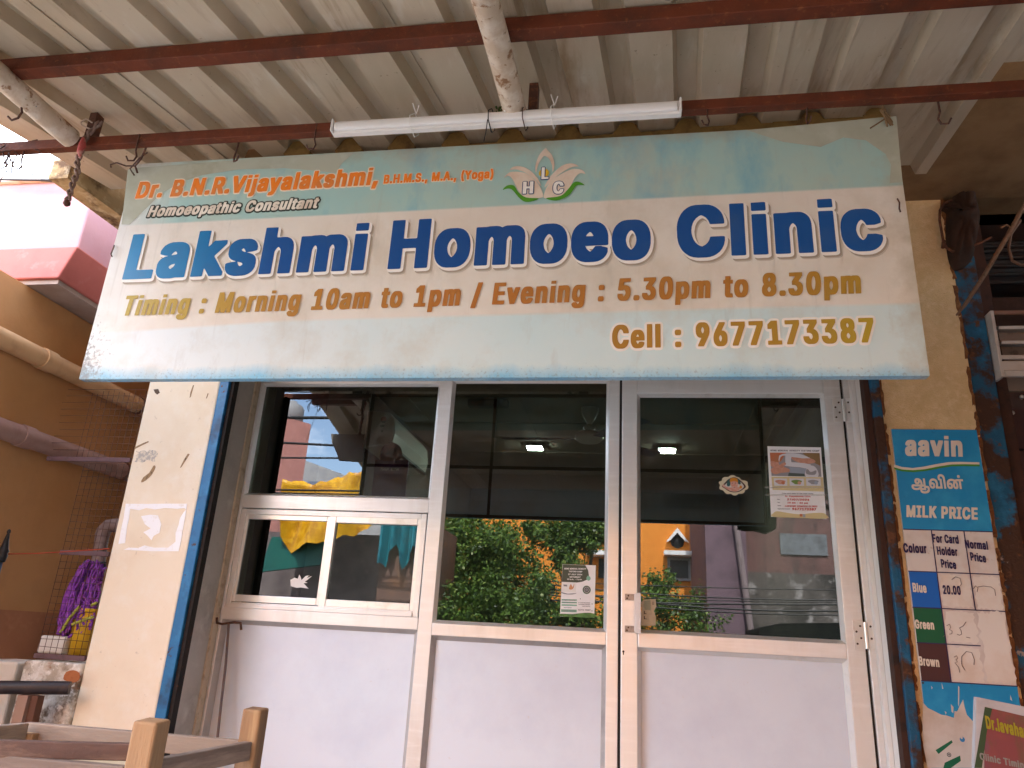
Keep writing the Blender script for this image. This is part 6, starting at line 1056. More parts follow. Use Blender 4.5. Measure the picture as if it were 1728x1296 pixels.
wave = zb([(122, 362), (180, 380), (260, 388), (340, 378), (430, 360), (520, 345), (600, 343), (745, 346), (747, 362), (640, 360), (540, 362), (440, 378), (350, 396), (260, 404), (180, 398), (124, 382)], Y1)
b.sheet([wave], Y1 - .0006, 7); b.sheet([[(x, z - .0085) for x, z in wave]], Y1 - .0004, 6)
obj('blue_panel', b, bm, T_B)
b = MB(); b.sheet([[(x0, zbt), (x1, zbt), (x1, zend), (x0, zend)]], Y1, 1); obj('blue_panel', b, bm, T_B)
b = MB(); cA, cB = x0 + (x1 - x0) * .317, x0 + (x1 - x0) * .681
rows = [zmid, PY(1590, 966, BY).z, PY(1590, 1027, BY).z, PY(1600, 1087, BY).z, zend]
for i, mi in ((1, 3), (2, 4), (3, 5)): b.sheet([[(x0 + .002, rows[i + 1]), (cA, rows[i + 1]), (cA, rows[i]), (x0 + .002, rows[i])]], Y1, mi)
for i in (1, 2, 3):
    for (xa, xb), sd in (((cA, cB), 1), ((cB, x1), 2)):
        if i >= 2 and sd == 2: continue
        b.sheet([ragged(xa + .008, xb - .006, rows[i + 1] + .008, rows[i] - .008, .006, 12, i * 5 + sd)], Y1 - .0003, 8)
for i in range(5): b.box(x0, x1 if i < 3 or i == 4 else cB, Y1 - .0012, Y1 - .0008, rows[i] - .002, rows[i] + .002, 2)
for xx in (cA, cB): b.box(xx - .002, xx + .002, Y1 - .0014, Y1 - .0008, rows[4] if xx == cA else rows[2], rows[0] - .0022, 2)
b.sheet([ragged(cB + .004, x1 - .003, rows[4] + .01, rows[2] - .006, .008, 14, 77)], Y1 - .002, 8)
obj('price_table', b, bm, T_B)
b = MB()
def lb(t, xa, ya, xb, yb_, cap, mi, st='H', zf=4.319, ox=1480, oy=700, **k):
    b = MB(); let_px(b, t, st, (ox + xa / zf, oy + ya / zf), (ox + xb / zf, oy + yb_ / zf), cap / zf, Y1 - .003, mi, **k); obj('board_lettering', b, [bm[7], bm_navy], T_B)
lb('aavin', 205, 298, 625, 306, 150, 0, shear=.10)
ga = glyph('T', 't')[1]
a_, c_ = PY(1480 + 252 / 4.319, 700 + 530 / 4.319, Y1 - .003), PY(1480 + 636 / 4.319, 700 + 545 / 4.319, Y1 - .003)
xs = [p[0] for q in ga for p in q]; s_ = (c_.x - a_.x) / (max(xs) - min(xs)); zb0 = a_.z
b.sheet([[(a_.x + (p[0] - min(xs)) * s_, zb0 + p[1] * s_ * 1.3) for p in q] for q in ga], Y1 - .003, 0)
obj('board_lettering', b, [bm[7], bm_navy], T_B)
lb('MILK PRICE', 214, 745, 735, 765, 88, 0, shear=.12)
lb('Colour', 195, 1003, 365, 1010, 68, 1)
lb('For Card', 408, 930, 598, 940, 62, 1); lb('Holder', 440, 1020, 590, 1030, 62, 1); lb('Price', 470, 1112, 580, 1126, 62, 1)
lb('Normal', 645, 972, 812, 984, 62, 1); lb('Price', 684, 1062, 798, 1078, 62, 1)
q = dict(zf=3.859, oy=960)
lb('Blue', 235, 150, 325, 156, 60, 0, **q); lb('Green', 250, 388, 374, 396, 58, 0, **q); lb('Brown', 275, 628, 408, 640, 60, 0, **q); lb('20.00', 432, 164, 548, 170, 58, 1, **q)
b = MB()
for pts in ([(452, 370), (470, 360), (478, 380), (470, 395), (488, 405), (486, 422), (470, 425)], [(520, 425), (535, 432), (550, 425), (545, 400), (535, 385), (560, 372), (578, 345)], [(500, 575), (515, 565), (525, 580), (512, 592), (522, 605), (505, 612), (530, 640), (538, 675)], [(548, 620), (550, 570), (580, 538), (615, 545), (632, 590), (630, 625)], [(572, 660), (552, 630), (547, 600)], [(625, 130), (640, 110), (655, 125), (650, 150)], [(655, 118), (690, 112), (740, 118), (765, 135), (770, 175)], [(485, 70), (510, 52), (540, 62), (548, 100), (530, 120)], [(580, 445), (605, 450)], [(430, 440), (442, 432)]):
    b.tube([Vector((x, Y1 - .0024, z)) for x, z in zc2(pts, Y1)], .0011, 5)
obj('faded_pen_marks', b, M('pen_mark', (.16, .12, .12), rough=.7), T_B)
b = MB()
spl = [(300, 870), (330, 905), (360, 920), (420, 950), (455, 955), (500, 970), (505, 925), (520, 930), (560, 850), (570, 900), (585, 950), (640, 1010), (700, 1080), (780, 1150), (800, 1296), (330, 1296), (300, 1150), (295, 1000)]
b.sheet([zc2(spl, Y1)], Y1 - .0004, 0)
for pts in ([(420, 740), (432, 780), (424, 782)], [(528, 760), (536, 770), (534, 900), (527, 880)], [(480, 880), (498, 900), (496, 940), (485, 930)], [(440, 925), (452, 935), (448, 950)], [(868, 820), (880, 860), (868, 850)], [(352, 760), (362, 775), (355, 785)]): b.sheet([zc2(pts, Y1)], Y1 - .0004, 0)
b.sheet([circle(*zc2([(555, 1110)], Y1)[0], .009)], Y1 - .0008, 1); b.sheet([circle(*zc2([(550, 1100)], Y1)[0], .004)], Y1 - .001, 0)
b.sheet([zc2([(380, 1180), (485, 1115), (540, 1220), (430, 1290)], Y1)], Y1 - .0008, 0)
b.sheet([zc2([(380, 1180), (485, 1115), (492, 1130), (400, 1205)], Y1)], Y1 - .0012, 2); b.sheet([zc2([(440, 1262), (540, 1215), (545, 1250), (460, 1310), (430, 1300)], Y1)], Y1 - .0012, 2)
c_ = zc2([(468, 1210)], Y1)[0]; b.sheet([circle(c_[0], c_[1], .0075, 20), circle(c_[0], c_[1], .005, 20)], Y1 - .0014, 3); b.sheet([circle(c_[0], c_[1], .003, 12)], Y1 - .0014, 3)
b.sheet([circle(*zc2([(298, 742)], Y1)[0], .004)], Y1 - .0014, 3)
obj('milk_splash', b, [M('splash_white', (.66, .58, .52), [((.55, .44, .36), 8, .45, .7)], .5), M('drop_blue', (.04, .22, .48), rough=.4), M('pack_green', (.01, .13, .06), rough=.5), M('pack_dark', (.04, .05, .06), rough=.5)], T_B)

b = MB()
rust_bleed = M('rust_bleed', (.17, .065, .022), [((.30, .15, .06), 30, .5, .7), ((.07, .03, .015), 22, .58, .7)], .9, bump=(60, .5))
for (xa, xb), sd in (((1.0635, 1.076), 3), ((1.432, 1.4465), 4)):
    b = MB()
    rdr = random.Random(sd); zz_ = .9
    while zz_ < 3.5:
        h_ = rdr.uniform(.05, .22)
        b.prism(ragged(xa, xb, zz_, zz_ + h_, .005, 8, int(zz_ * 97) + sd), -.3022, -.2995); zz_ += h_ + rdr.uniform(.0, .05)
    obj('rusty_edge', b, rust_bleed, T_CL)
# picture board leaning in the lower right corner
T_F = thing('framed_board', 'small picture board in a white frame leaning before the price board', 'sign', (1.15, -1.0, .5))
ang = math.radians(-4)
def fb(px, py, Y=-1.0): q = PY(px, py, Y); return (q.x, q.z)
zf = zoomed(1620, 1170, 10.287)
FY = -1.0
outer = zf([(285, 62), (1111, 232), (1700, 350)], FY) + [(1.45, .75), (.93, .75)]
b = MB(); b.prism([outer[0], outer[2], (outer[2][0] - .03, .62), (outer[0][0] - .135, .62)], FY, FY + .02); fo = obj('frame', b, M('frame_white', (.44, .42, .43), [((.36, .33, .33), 10, .5, .7)], .5), T_F, bevel=.003)
b = MB(); i0, i1 = zf([(432, 235)], FY)[0], zf([(1111, 395), (1600, 510)], FY)[1]
b.sheet([[i0, i1, (i1[0] - .03, .66), (i0[0] - .118, .66)]], FY - .002)
def pict():
    m = M('picture_print', (.20, .05, .05), [((.06, .10, .03), 5, .60, .7, (1, 1, .3), 2.2), ((.18, .05, .12), 6, .5, .65, (1, 1, .5), 7.0), ((.26, .06, .05), 9, .52, .7)], .35); return m
obj('picture', b, pict(), T_F)
b = MB(); b.sheet([zf([(432, 235), (560, 265), (470, 640), (380, 1296), (250, 1296)], FY - .003)], FY - .003); obj('green_margin', b, M('margin_green', (.035, .06, .022), rough=.4), T_F)
b = MB()
let_px(b, 'Dr.lavahar', 'H', (1620 + 462 / 10.287, 1170 + 610 / 10.287), (1620 + 1180 / 10.287, 1170 + 790 / 10.287), 22, FY - .004, 0)
let_px(b, 'Clinic Timing', 'H', (1620 + 350 / 10.287, 1170 + 1150 / 10.287), (1620 + 1200 / 10.287, 1170 + 1330 / 10.287), 12, FY - .004, 1)
obj('board_lettering', b, [M('yellow_letters', (.30, .25, .015), rough=.5), M('grey_letters', (.22, .21, .19), rough=.5)], T_F)

# ------------------------------------------------------------------ wooden stand in the foreground
T_W = thing('wooden_stand', 'rough wooden trestle stand with corner posts standing above its rails', 'stand', (-1.4, -1.7, 0))
A, B, C_, D_ = (-1.085, -1.9), (-1.050, -1.47), (-1.735, -1.47), (-1.76, -1.9)
for (x, y), zt_, nm in ((A, 1.290, .062), (B, 1.288, .058)):
    b = MB(); w = nm / 2
    b.hexa([(x - w, y - w, 0), (x + w, y - w, 0), (x + w, y + w, 0), (x - w, y + w, 0), (x - w * .95, y - w * .95, zt_), (x + w * .95, y - w * .9, zt_ - .002), (x + w * .9, y + w, zt_ + .002), (x - w, y + w, zt_ + .003)])
    obj('post', b, wood_m, T_W, bevel=.006)
for (x, y) in (C_, D_):
    b = MB(); b.box(x - .03, x + .03, y - .03, y + .03, 0, 1.18); obj('post', b, wood_m, T_W, bevel=.004)
def rail(a, c, z, h=.045, w=.028, name='rail'):
    b = MB(); b.bar((a[0], a[1], z), (c[0], c[1], z), w, h); obj(name, b, wood_grey, T_W, bevel=.003)
rail((B[0] - .032, B[1] + .01), (C_[0] - .03, C_[1] + .01), 1.180, .048)
rail((A[0] + .01, A[1] + .034), (B[0] + .006, B[1] - .032), 1.185, .046)
rail((C_[0], C_[1] - .032), (D_[0], D_[1] + .034), 1.185, .045)
rail((A[0] - .034, A[1] - .01), (D_[0] - .25, D_[1] - .01), 1.170, .05)
b = MB(); b.bar((A[0] - .03, A[1] + .035, 1.218), (-1.54, -1.93, 1.205), .026, .036); obj('brace', b, M('dark_brace_wood', (.12, .06, .042), [((.06, .03, .022), 9, .42, .62, (.2, .2, 1)), ((.2, .12, .08), 26, .5, .7, (.2, .2, 1))], .75, bump=(45, .3)), T_W, bevel=.003)
b = MB(); b.box(-1.72, -1.10, -1.88, -1.50, 1.120, 1.132); obj('shelf_board', b, M('cream_ply', (.60, .50, .33), [((.48, .38, .24), 4, .45, .7)], .7), T_W)

# ------------------------------------------------------------------ left: pink neighbour, mesh, mop and wall
XW, XB = -3.1, -2.9
T_N = thing('pink_building', 'neighbouring house with a pink balcony and an orange brown side wall', 'building', (-4.5, 1.5, 0))
tan_m = M('orange_brown_wall', (.53, .29, .125), [((.45, .23, .085), 1.6, .42, .7), ((.46, .25, .11), 5, .52, .75), ((.22, .12, .06), 14, .70, .78)], .85, bump=(30, .15))
b = MB(); b.box(-8, XW, -1.5, 7, 1.52, 3.105)
obj('side_wall', b, tan_m, T_N)
b = MB(); b.box(-8, XW + .006, -1.506, 7, 0, 1.52); obj('dado', b, M('red_brown_dado', (.42, .19, .10), [((.34, .15, .08), 2, .45, .7), ((.5, .25, .14), 8, .55, .75)], .8), T_N)
pink_m = M('pink_wall_paint', (.50, .29, .32), [((.47, .24, .265), 3, .48, .72), ((.60, .24, .22), 9, .62, .76, (1, 1, .5)), ((.2, .12, .12), 50, .72, .76)], .75, bump=(40, .12))
b = MB(); b.box(-8, XB, -.56, 2.4, 3.33, 3.765); obj('balcony_parapet', b, pink_m, T_N, bevel=.01)
b = MB(); b.hexa([(-8, -.62, 3.135), (XB - .01, -.62, 3.135), (XB - .01, 2.4, 3.135), (-8, 2.4, 3.135), (-8, -.60, 3.328), (XB + .035, -.60, 3.328), (XB + .035, 2.4, 3.328), (-8, 2.4, 3.328)])
obj('balcony_band', b, M('coral_red_band', (.50, .15, .13), [((.42, .12, .105), 4, .45, .7), ((.55, .22, .2), 12, .55, .75)], .75), T_N, bevel=.008)
b = MB(); b.box(-8, XB - .02, -.60, 2.38, 3.11, 3.134); obj('balcony_soffit', b, M('grey_soffit', (.40, .33, .30), [((.30, .24, .21), 4, .45, .7)], .85), T_N)
b = MB(); b.box(-8, XB + .01, -.585, 2.4, 3.766, 3.80); obj('coping', b, M('coping_white', (.72, .68, .64), [((.60, .40, .25), 6, .5, .68)], .7), T_N)
for z, r_, m_, y1 in ((2.765, .05, M('cream_drain_pipe', (.60, .38, .20), [((.5, .3, .15), 9, .5, .7)], .6), 3), (2.350, .05, M('mauve_drain_pipe', (.34, .21, .18), [((.26, .15, .13), 9, .5, .7)], .6), 3)):
    b = MB(); b.tube([(XW + .055, -1.5 + .6 * k, z) for k in range(9)], r_, 14)
    b.tube([(XW + .055, -.45, z), (XW + .055, -.37, z)], r_ * 1.14, 14)
    o = obj('drain_pipe', b, m_, T_N)
    b = MB()
    for y in (.35, 1.2): b.tube([(XW + .055, y, z), (XW + .055, y + .022, z)], .0545, 14)
    obj('pipe_clamp', b, rust_dark, o)
# overflow pipe and roof line behind the balcony
b = MB(); b.tube([(-8, -.45, 3.86), (-2.75, -.35, 3.90)], .05, 12); tag(obj('roof_pipe', b, M('pale_roof_pipe', (.62, .62, .64), [((.6, .42, .28), 7, .48, .6)], .6)), 'pale stained roof pipe lying above the pink balcony', 'pipe')
b = MB(); b.tube([PY(70, 304, -.62), PY(135, 306, -.62), PY(160, 305, -.62)], .008, 6); b.tube([PY(0, 303, -.62), PY(70, 304, -.62)], .006, 6)
tag(obj('overhead_cable', b, black_m), 'black cable running along the top of the pink parapet', 'cable')
# low weathered wall
weath = M('flaking_whitewash', (.68, .65, .59), [((.44, .39, .32), 12, .45, .58), ((.15, .11, .08), 8, .50, .60), ((.30, .14, .07), 9, .60, .68), ((.78, .76, .72), 30, .50, .62), ((.06, .05, .04), 26, .60, .70)], .9, bump=(22, .9))
b = MB(); b.box(-2.80, -2.501, -.32, -.05, 0, 1.305); T_LW = tag(obj('low_wall', b, weath, bevel=.012), 'low flaking whitewashed wall stub beside the cream pillar', 'wall')
b = MB(); b.box(-3.4, -2.85, -.30, -.02, 0, 1.29); tag(obj('low_wall', b, M('pale_whitewash', (.70, .68, .62), [((.55, .5, .42), 5, .5, .7), ((.66, .42, .28), 9, .64, .72), ((.3, .28, .25), 14, .68, .74)], .9, bump=(30, .4)), bevel=.012), 'cleaner whitewashed low wall behind the black pipe rail', 'wall')
b = MB(); b.prism(smooth(poly_px([(107, 1145), (112, 1134), (124, 1131), (134, 1136), (133, 1148), (122, 1152), (112, 1149)], -.322), 2), -.3235, -.3205); b.prism(smooth(poly_px([(84, 1256), (96, 1252), (101, 1260), (94, 1266), (85, 1264)], -.322), 2), -.3235, -.3205)
o = obj('brick_patch', b, M('bare_brick', (.42, .15, .06), [((.3, .1, .04), 40, .5, .7)], .9)); o.parent = T_LW
T_K = thing('pipe_railing', 'black iron pipe rail on a brown post in front of the whitewashed wall', 'railing', tuple(PY(60, 1160, -.5)))
b = MB(); b.tube([PY(-60, 1164, -.55), PY(0, 1160, -.52), PY(118, 1161, -.40)], .028, 14); obj('rail', b, M('black_iron', (.025, .018, .020), [((.06, .035, .03), 14, .5, .7)], .45), T_K)
b = MB(); q0 = PY(60, 1165, -.46); b.box(q0.x - .055, q0.x - .005, -.49, -.43, 0, q0.z - .02, 0); b.box(q0.x - .004, q0.x + .028, -.47, -.43, 0, q0.z - .02, 1)
obj('post', b, [M('brown_post_pale', (.32, .20, .15), rough=.7), M('brown_post_dark', (.12, .05, .03), rough=.7)], T_K)
# wire mesh panels
def mesh_panel(x0, x1, z0, z1, nxm, nzm, Y, lab, mat, ragged_left=0.0, frame=None):
    T = thing('mesh_panel', lab, 'mesh', ((x0 + x1) / 2, Y, z0))
    b = MB(); rdm = random.Random(int(z0 * 100))
    for i in range(nxm + 1):
        x = x0 + (x1 - x0) * i / nxm
        if ragged_left and i < nxm * .3: continue
        b.tube([(x, Y, z0), (x + rdm.uniform(-.004, .004), Y + rdm.uniform(-.004, .004), (z0 + z1) / 2), (x, Y, z1 - (rdm.uniform(0, .03) if ragged_left else 0))], .0013, 5)
    for j in range(nzm + 1):
        z = z0 + (z1 - z0) * j / nzm
        b.tube([(x0 + (rdm.uniform(-.01, .02) if ragged_left else 0), Y - .003, z), ((x0 + x1) / 2, Y - .003, z + rdm.uniform(-.004, .004)), (x1, Y - .003, z)], .0013, 5)
    obj('wire_grid', b, mat, T)
    if frame:
        bar_m = M('mauve_bar', (.13, .075, .085), [((.07, .045, .045), 40, .5, .7)], .7)
        for z in frame: b = MB(); b.box(x0 - .01, x1, Y - .006, Y + .006, z - .011, z + .011); obj('frame_bar', b, bar_m, T)
    return T
mesh_w = M('mesh_wire_brown', (.055, .022, .015), [((.11, .05, .03), 60, .5, .7)], .7)
mesh_panel(-2.76, -2.505, 1.335, 2.24, 8, 28, -.30, 'rusty square wire mesh standing over the purple mop bundle', mesh_w, frame=(1.325, 1.80))
mesh_panel(-2.97, -2.505, 2.275, 2.64, 15, 10, -.30, 'upper wire mesh strip with loose wire ends above a mauve bar', M('mesh_wire_copper', (.09, .04, .025), rough=.6), .012, frame=(2.265,))
# purple mop bundle
T_M = thing('mop_bundle', 'tangled bundle of purple mop yarn behind the wire mesh', 'mop', (-2.62, -.22, 1.42))
b = MB(); rd = random.Random(21)
prof = [(1.775, -2.625, .045), (1.73, -2.640, .07), (1.65, -2.655, .085), (1.58, -2.662, .09), (1.50, -2.662, .095), (1.44, -2.660, .085), (1.41, -2.675, .06)]
def at(t):
    k = t * (len(prof) - 1); i = min(int(k), len(prof) - 2); f = k - i
    return [prof[i][j] * (1 - f) + prof[i + 1][j] * f for j in range(3)]
for k in range(150):
    t0, t1 = rd.uniform(0, .5), rd.uniform(.5, 1); side = rd.uniform(-1, 1); dep = rd.uniform(-1, 1); pp = []
    for j in range(7):
        z, x, w = at(t0 + (t1 - t0) * j / 6); s_ = side + rd.uniform(-.22, .22)
        pp.append((x + w * s_ * .9, -.22 + .05 * dep * math.sqrt(max(0, 1 - min(1, s_ * s_))) + rd.uniform(-.008, .008), z + rd.uniform(-.008, .008)))
    b.tube(pp, .0058, 5)
obj('yarn', b, M('purple_yarn', (.20, .04, .34), [((.32, .10, .50), 40, .45, .65), ((.08, .015, .15), 26, .56, .7)], .85), T_M)
b = MB(); b.tube([(-2.62, -.27, 1.555), (-2.65, -.28, 1.50), (-2.685, -.275, 1.43)], .007, 6); b.tube([(-2.56, -.27, 1.56), (-2.535, -.27, 1.575)], .007, 6); b.tube([(-2.63, -.28, 1.47), (-2.57, -.28, 1.495), (-2.53, -.275, 1.51)], .007, 6)
obj('yellow_cord', b, M('yellow_green_cord', (.36, .36, .06), rough=.8), T_M)
b = MB(); b.lathe((-2.60, -.2, 1.71), [(.012, -.06), (.016, .02), (.012, .06)], 10); obj('mop_handle', b, black_m, T_M)
b = MB(); b.lathe((-2.605, -.17, 1.335), [(.045, 0), (.055, .15), (.058, .21), (.052, .212)], 20); b.lathe((-2.605, -.17, 1.335), [(.060, .195), (.060, .212)], 20)
T_Y = tag(obj('yellow_tub', b, M('yellow_plastic', (.62, .38, .02), [((.5, .3, .02), 12, .5, .7)], .45)), 'yellow plastic tub on the wall behind the mop', 'tub')
T_Y.location = (-.02, -.03, 0)
b = MB(); q = PY(98, 1088, -.24); b.hexa([(q.x - .085, -.27, 1.335), (q.x + .05, -.27, 1.335), (q.x + .05, -.19, 1.335), (q.x - .085, -.19, 1.335), (q.x - .08, -.27, 1.415), (q.x + .06, -.27, 1.415), (q.x + .06, -.19, 1.415), (q.x - .08, -.19, 1.415)])
tag(obj('white_box', b, M('white_plastic_box', (.66, .64, .61), rough=.5), bevel=.01), 'white plastic box on the wall below the purple mop', 'box')
T_G = thing('drain_pipe', 'grey elbow drain pipe rising beside the cream pillar behind the mesh', 'pipe', (-2.62, .02, 1.3))
b = MB(); b.tube([PY(150, 1060, 0), PY(160, 990, 0), PY(172, 905, 0)], .034, 12); obj('pipe_run', b, pvc_g, T_G)
b = MB(); q = PY(172, 905, 0); b.tube([q, q + Vector((.004, 0, .03)), q + Vector((.025, 0, .055)), q + Vector((.06, 0, .06)), q + Vector((.2, 0, .06))], .037, 12); obj('elbow', b, pvc_g, T_G)
# spear topped fence post and line
T_E = thing('fence_post', 'blue and gold fence post with a black spear tip at the far edge', 'post', tuple(PY(4, 960, -.4)))
b = MB(); q = PY(6, 930, -.4); b.lathe((q.x, q.y, q.z), [(.018, -.05), (.024, -.02), (.019, -.01), (.026, .0), (.018, .012), (.012, .05), (.006, .085), (.009, .09), (.0075, .10), (.002, .105)], 14); obj('spear_tip', b, black_m, T_E)
b = MB(); b.lathe((q.x - .012, q.y, q.z - .13), [(.02, 0), (.02, .078)], 14); obj('blue_sleeve', b, M('blue_sleeve_paint', (.04, .09, .20), [((.3, .35, .4), 30, .6, .7)], .3), T_E)
b = MB(); b.lathe((q.x - .02, q.y, 0), [(.02, 0), (.02, q.z - .131)], 14); obj('gold_shaft', b, M('gold_brown_paint', (.30, .16, .04), rough=.5), T_E)
b = MB(); b.tube([PY(8, 935, -.38), PY(60, 934, -.36), PY(110, 931, -.345), PY(185, 926, -.335)], .0028, 6)
tag(obj('washing_line', b, M('red_twine', (.34, .05, .02), rough=.8)), 'thin red line strung from the spear post to the mesh', 'line')

# ------------------------------------------------------------------ right: dark neighbouring shop
T_D = thing('neighbour_shop', 'dark open shop bay with rusted blue shutter guides next to the ochre pillar', 'shop', (2.6, .3, 0))
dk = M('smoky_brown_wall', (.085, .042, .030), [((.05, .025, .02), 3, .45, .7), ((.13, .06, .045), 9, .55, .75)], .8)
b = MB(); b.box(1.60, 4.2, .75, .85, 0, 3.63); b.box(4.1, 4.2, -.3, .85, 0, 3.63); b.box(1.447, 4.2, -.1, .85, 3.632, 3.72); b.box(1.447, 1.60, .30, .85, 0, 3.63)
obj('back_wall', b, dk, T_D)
b = MB(); b.box(2.75, 2.9, -4.7, -.101, 0, 3.2); obj('side_wall', b, dk, T_D)  # unseen wall added to cut the light coming from the right
b = MB(); b.box(1.449, 1.545, -.292, -.22, .46, 3.30); obj('shutter_guide', b, blue_rust, T_D, bevel=.004)
b = MB(); b.box(1.546, 1.60, -.27, -.18, .46, 3.62); obj('guide_channel', b, M('channel_rust_dark', (.055, .022, .014), [((.02, .012, .01), 14, .5, .7), ((.12, .05, .025), 34, .64, .72)], .8), T_D)
b = MB(); b.tube([(1.5, -.02, 3.36), (4.1, -.02, 3.36)], .13, 20)
for k in range(7): b.tube([(1.55, -.02 - .134 * math.cos(a), 3.36 + .134 * math.sin(a)) for a in [k * .3 - .9]] + [(4.1, -.02 - .134 * math.cos(k * .3 - .9), 3.36 + .134 * math.sin(k * .3 - .9))], .012, 6)
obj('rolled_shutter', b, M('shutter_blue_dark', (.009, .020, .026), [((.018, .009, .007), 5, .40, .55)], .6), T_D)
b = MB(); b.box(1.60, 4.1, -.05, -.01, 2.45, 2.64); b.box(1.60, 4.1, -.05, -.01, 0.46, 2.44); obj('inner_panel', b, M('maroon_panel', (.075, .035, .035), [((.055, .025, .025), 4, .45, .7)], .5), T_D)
b = MB()
for px, py in ((1708, 697), (1724, 670)): q = PY(px, py, -.055); b.lathe((q.x, -.052, q.z), [(.010, .0), (.010, -.008), (.004, -.013)], 10, 0, 'y')
obj('bolt', b, alu, T_D)
# white slatted ventilator / crate
T_V = thing('slatted_crate', 'white slatted crate hung inside the dark shop bay', 'crate', (1.75, -.25, 2.7))
vm = M('crate_white', (.56, .50, .45), [((.46, .38, .33), 9, .5, .7)], .6)
q0, q1 = PY(1661, 535, -.3), PY(1680, 640, -.3)
for xs_ in (1.548, 2.1): b = MB(); b.box(xs_, xs_ + .014, -.34, -.10, 2.69, 3.0); obj('side_board', b, vm, T_V, bevel=.002)
for z0, z1 in ((2.690, 2.715), (2.718, 2.762), (2.772, 2.790)):
    b = MB(); b.box(1.562, 2.10, -.345 if z0 < 2.7 else -.337, -.325, z0, z1); obj('slat', b, vm, T_V, bevel=.002)
for z0 in (2.845, 2.915):
    b = MB(); b.hexa([(1.575, -.33, z0), (2.1, -.33, z0), (2.1, -.22, z0 + .03), (1.60, -.22, z0 + .03), (1.575, -.335, z0 + .012), (2.1, -.335, z0 + .012), (2.1, -.225, z0 + .055), (1.60, -.225, z0 + .055)]); obj('slat', b, vm, T_V)
b = MB(); b.box(1.562, 2.1, -.337, -.325, 2.985, 3.0); obj('slat', b, M('crate_top_brown', (.25, .13, .09), rough=.7), T_V)
b = MB(); b.box(1.562, 2.1, -.12, -.105, 2.70, 2.99); obj('back_board', b, M('crate_inside', (.34, .25, .19), [((.15, .1, .08), 12, .52, .66)], .8), T_V)
# cloth bundle tied on the pillar corner
T_Q = thing('tied_bundle', 'dark brown cloth bundle tied to the top corner of the ochre pillar', 'bundle', tuple(PY(1625, 380, -.34)))
b = MB(); zr = zoomed(1560, 260, 7.2)
ol = [(480, 300), (520, 320), (640, 365), (665, 450), (690, 600), (715, 740), (690, 880), (660, 1050), (640, 1160), (600, 1260), (500, 1330), (420, 1340), (380, 1290), (345, 1180), (320, 1000), (315, 760), (320, 640), (240, 600), (270, 560), (340, 540), (390, 460), (440, 370)]
pl = smooth(zr(ol, -.36), 2); cx_ = sum(p[0] for p in pl) / len(pl); cz_ = sum(p[1] for p in pl) / len(pl)
vs, fs = [], []; rings_ = [(1.0, -.30), (1.0, -.325), (.86, -.352), (.6, -.372), (.3, -.380)]
rd = random.Random(5)
for s_, y in rings_:
    for i, p in enumerate(pl): vs.append((cx_ + (p[0] - cx_) * s_, y + (.014 * math.sin(i * 1.3) * (1 - s_) * 2), cz_ + (p[1] - cz_) * s_))
n_ = len(pl)
for j in range(len(rings_) - 1):
    for i in range(n_): fs.append((j * n_ + i, j * n_ + (i + 1) % n_, (j + 1) * n_ + (i + 1) % n_, (j + 1) * n_ + i))
fs.append(tuple(range((len(rings_) - 1) * n_, len(rings_) * n_)))
b.add(vs, fs, 0, True); obj('cloth', b, M('dark_brown_cloth', (.045, .022, .014), [((.025, .014, .010), 9, .45, .65), ((.16, .085, .04), 12, .6, .75)], .9, bump=(30, .5)), T_Q)
b = MB(); b.tube([Vector((x, -.345, z)) for x, z in zr([(330, 560), (240, 600), (190, 680), (185, 800), (210, 950), (235, 1080), (270, 1140), (340, 1185), (450, 1175), (560, 1130), (690, 1075), (810, 1010)], -.345)], .006, 7)
b.tube([Vector((x, -.345, z)) for x, z in zr([(235, 1050), (225, 1140)], -.345)], .008, 6); obj('tie_rope', b, rust_dark, T_Q)
b = MB(); pr_ = [PY(x, y, -.42) for x, y in ((1740, 325), (1700, 398), (1660, 466), (1628, 515), (1614, 532))]; b.tube(pr_, [.010, .010, .009, .008, .004], 8)
b.tube([pr_[1], pr_[1] + Vector((.02, -.01, .03)), pr_[1] + Vector((.0, -.01, .05)), pr_[1] + Vector((-.025, -.01, .035))], .005, 6)
tag(obj('hanging_rope', b, M('grey_rope', (.22, .13, .08), [((.12, .07, .04), 60, .5, .7)], .9, bump=(200, .6))), 'stiff brown rope slanting down across the dark shop bay', 'rope')
b = MB(); b.tube([PY(x, y, -.2) for x, y in ((1722, 372), (1706, 395), (1702, 420), (1708, 440), (1722, 447), (1740, 448))], .007, 7); tag(obj('wire_loop', b, M('loop_brown', (.16, .09, .06), rough=.6)), 'looped brown wire coil hanging in the dark shop bay', 'wire')

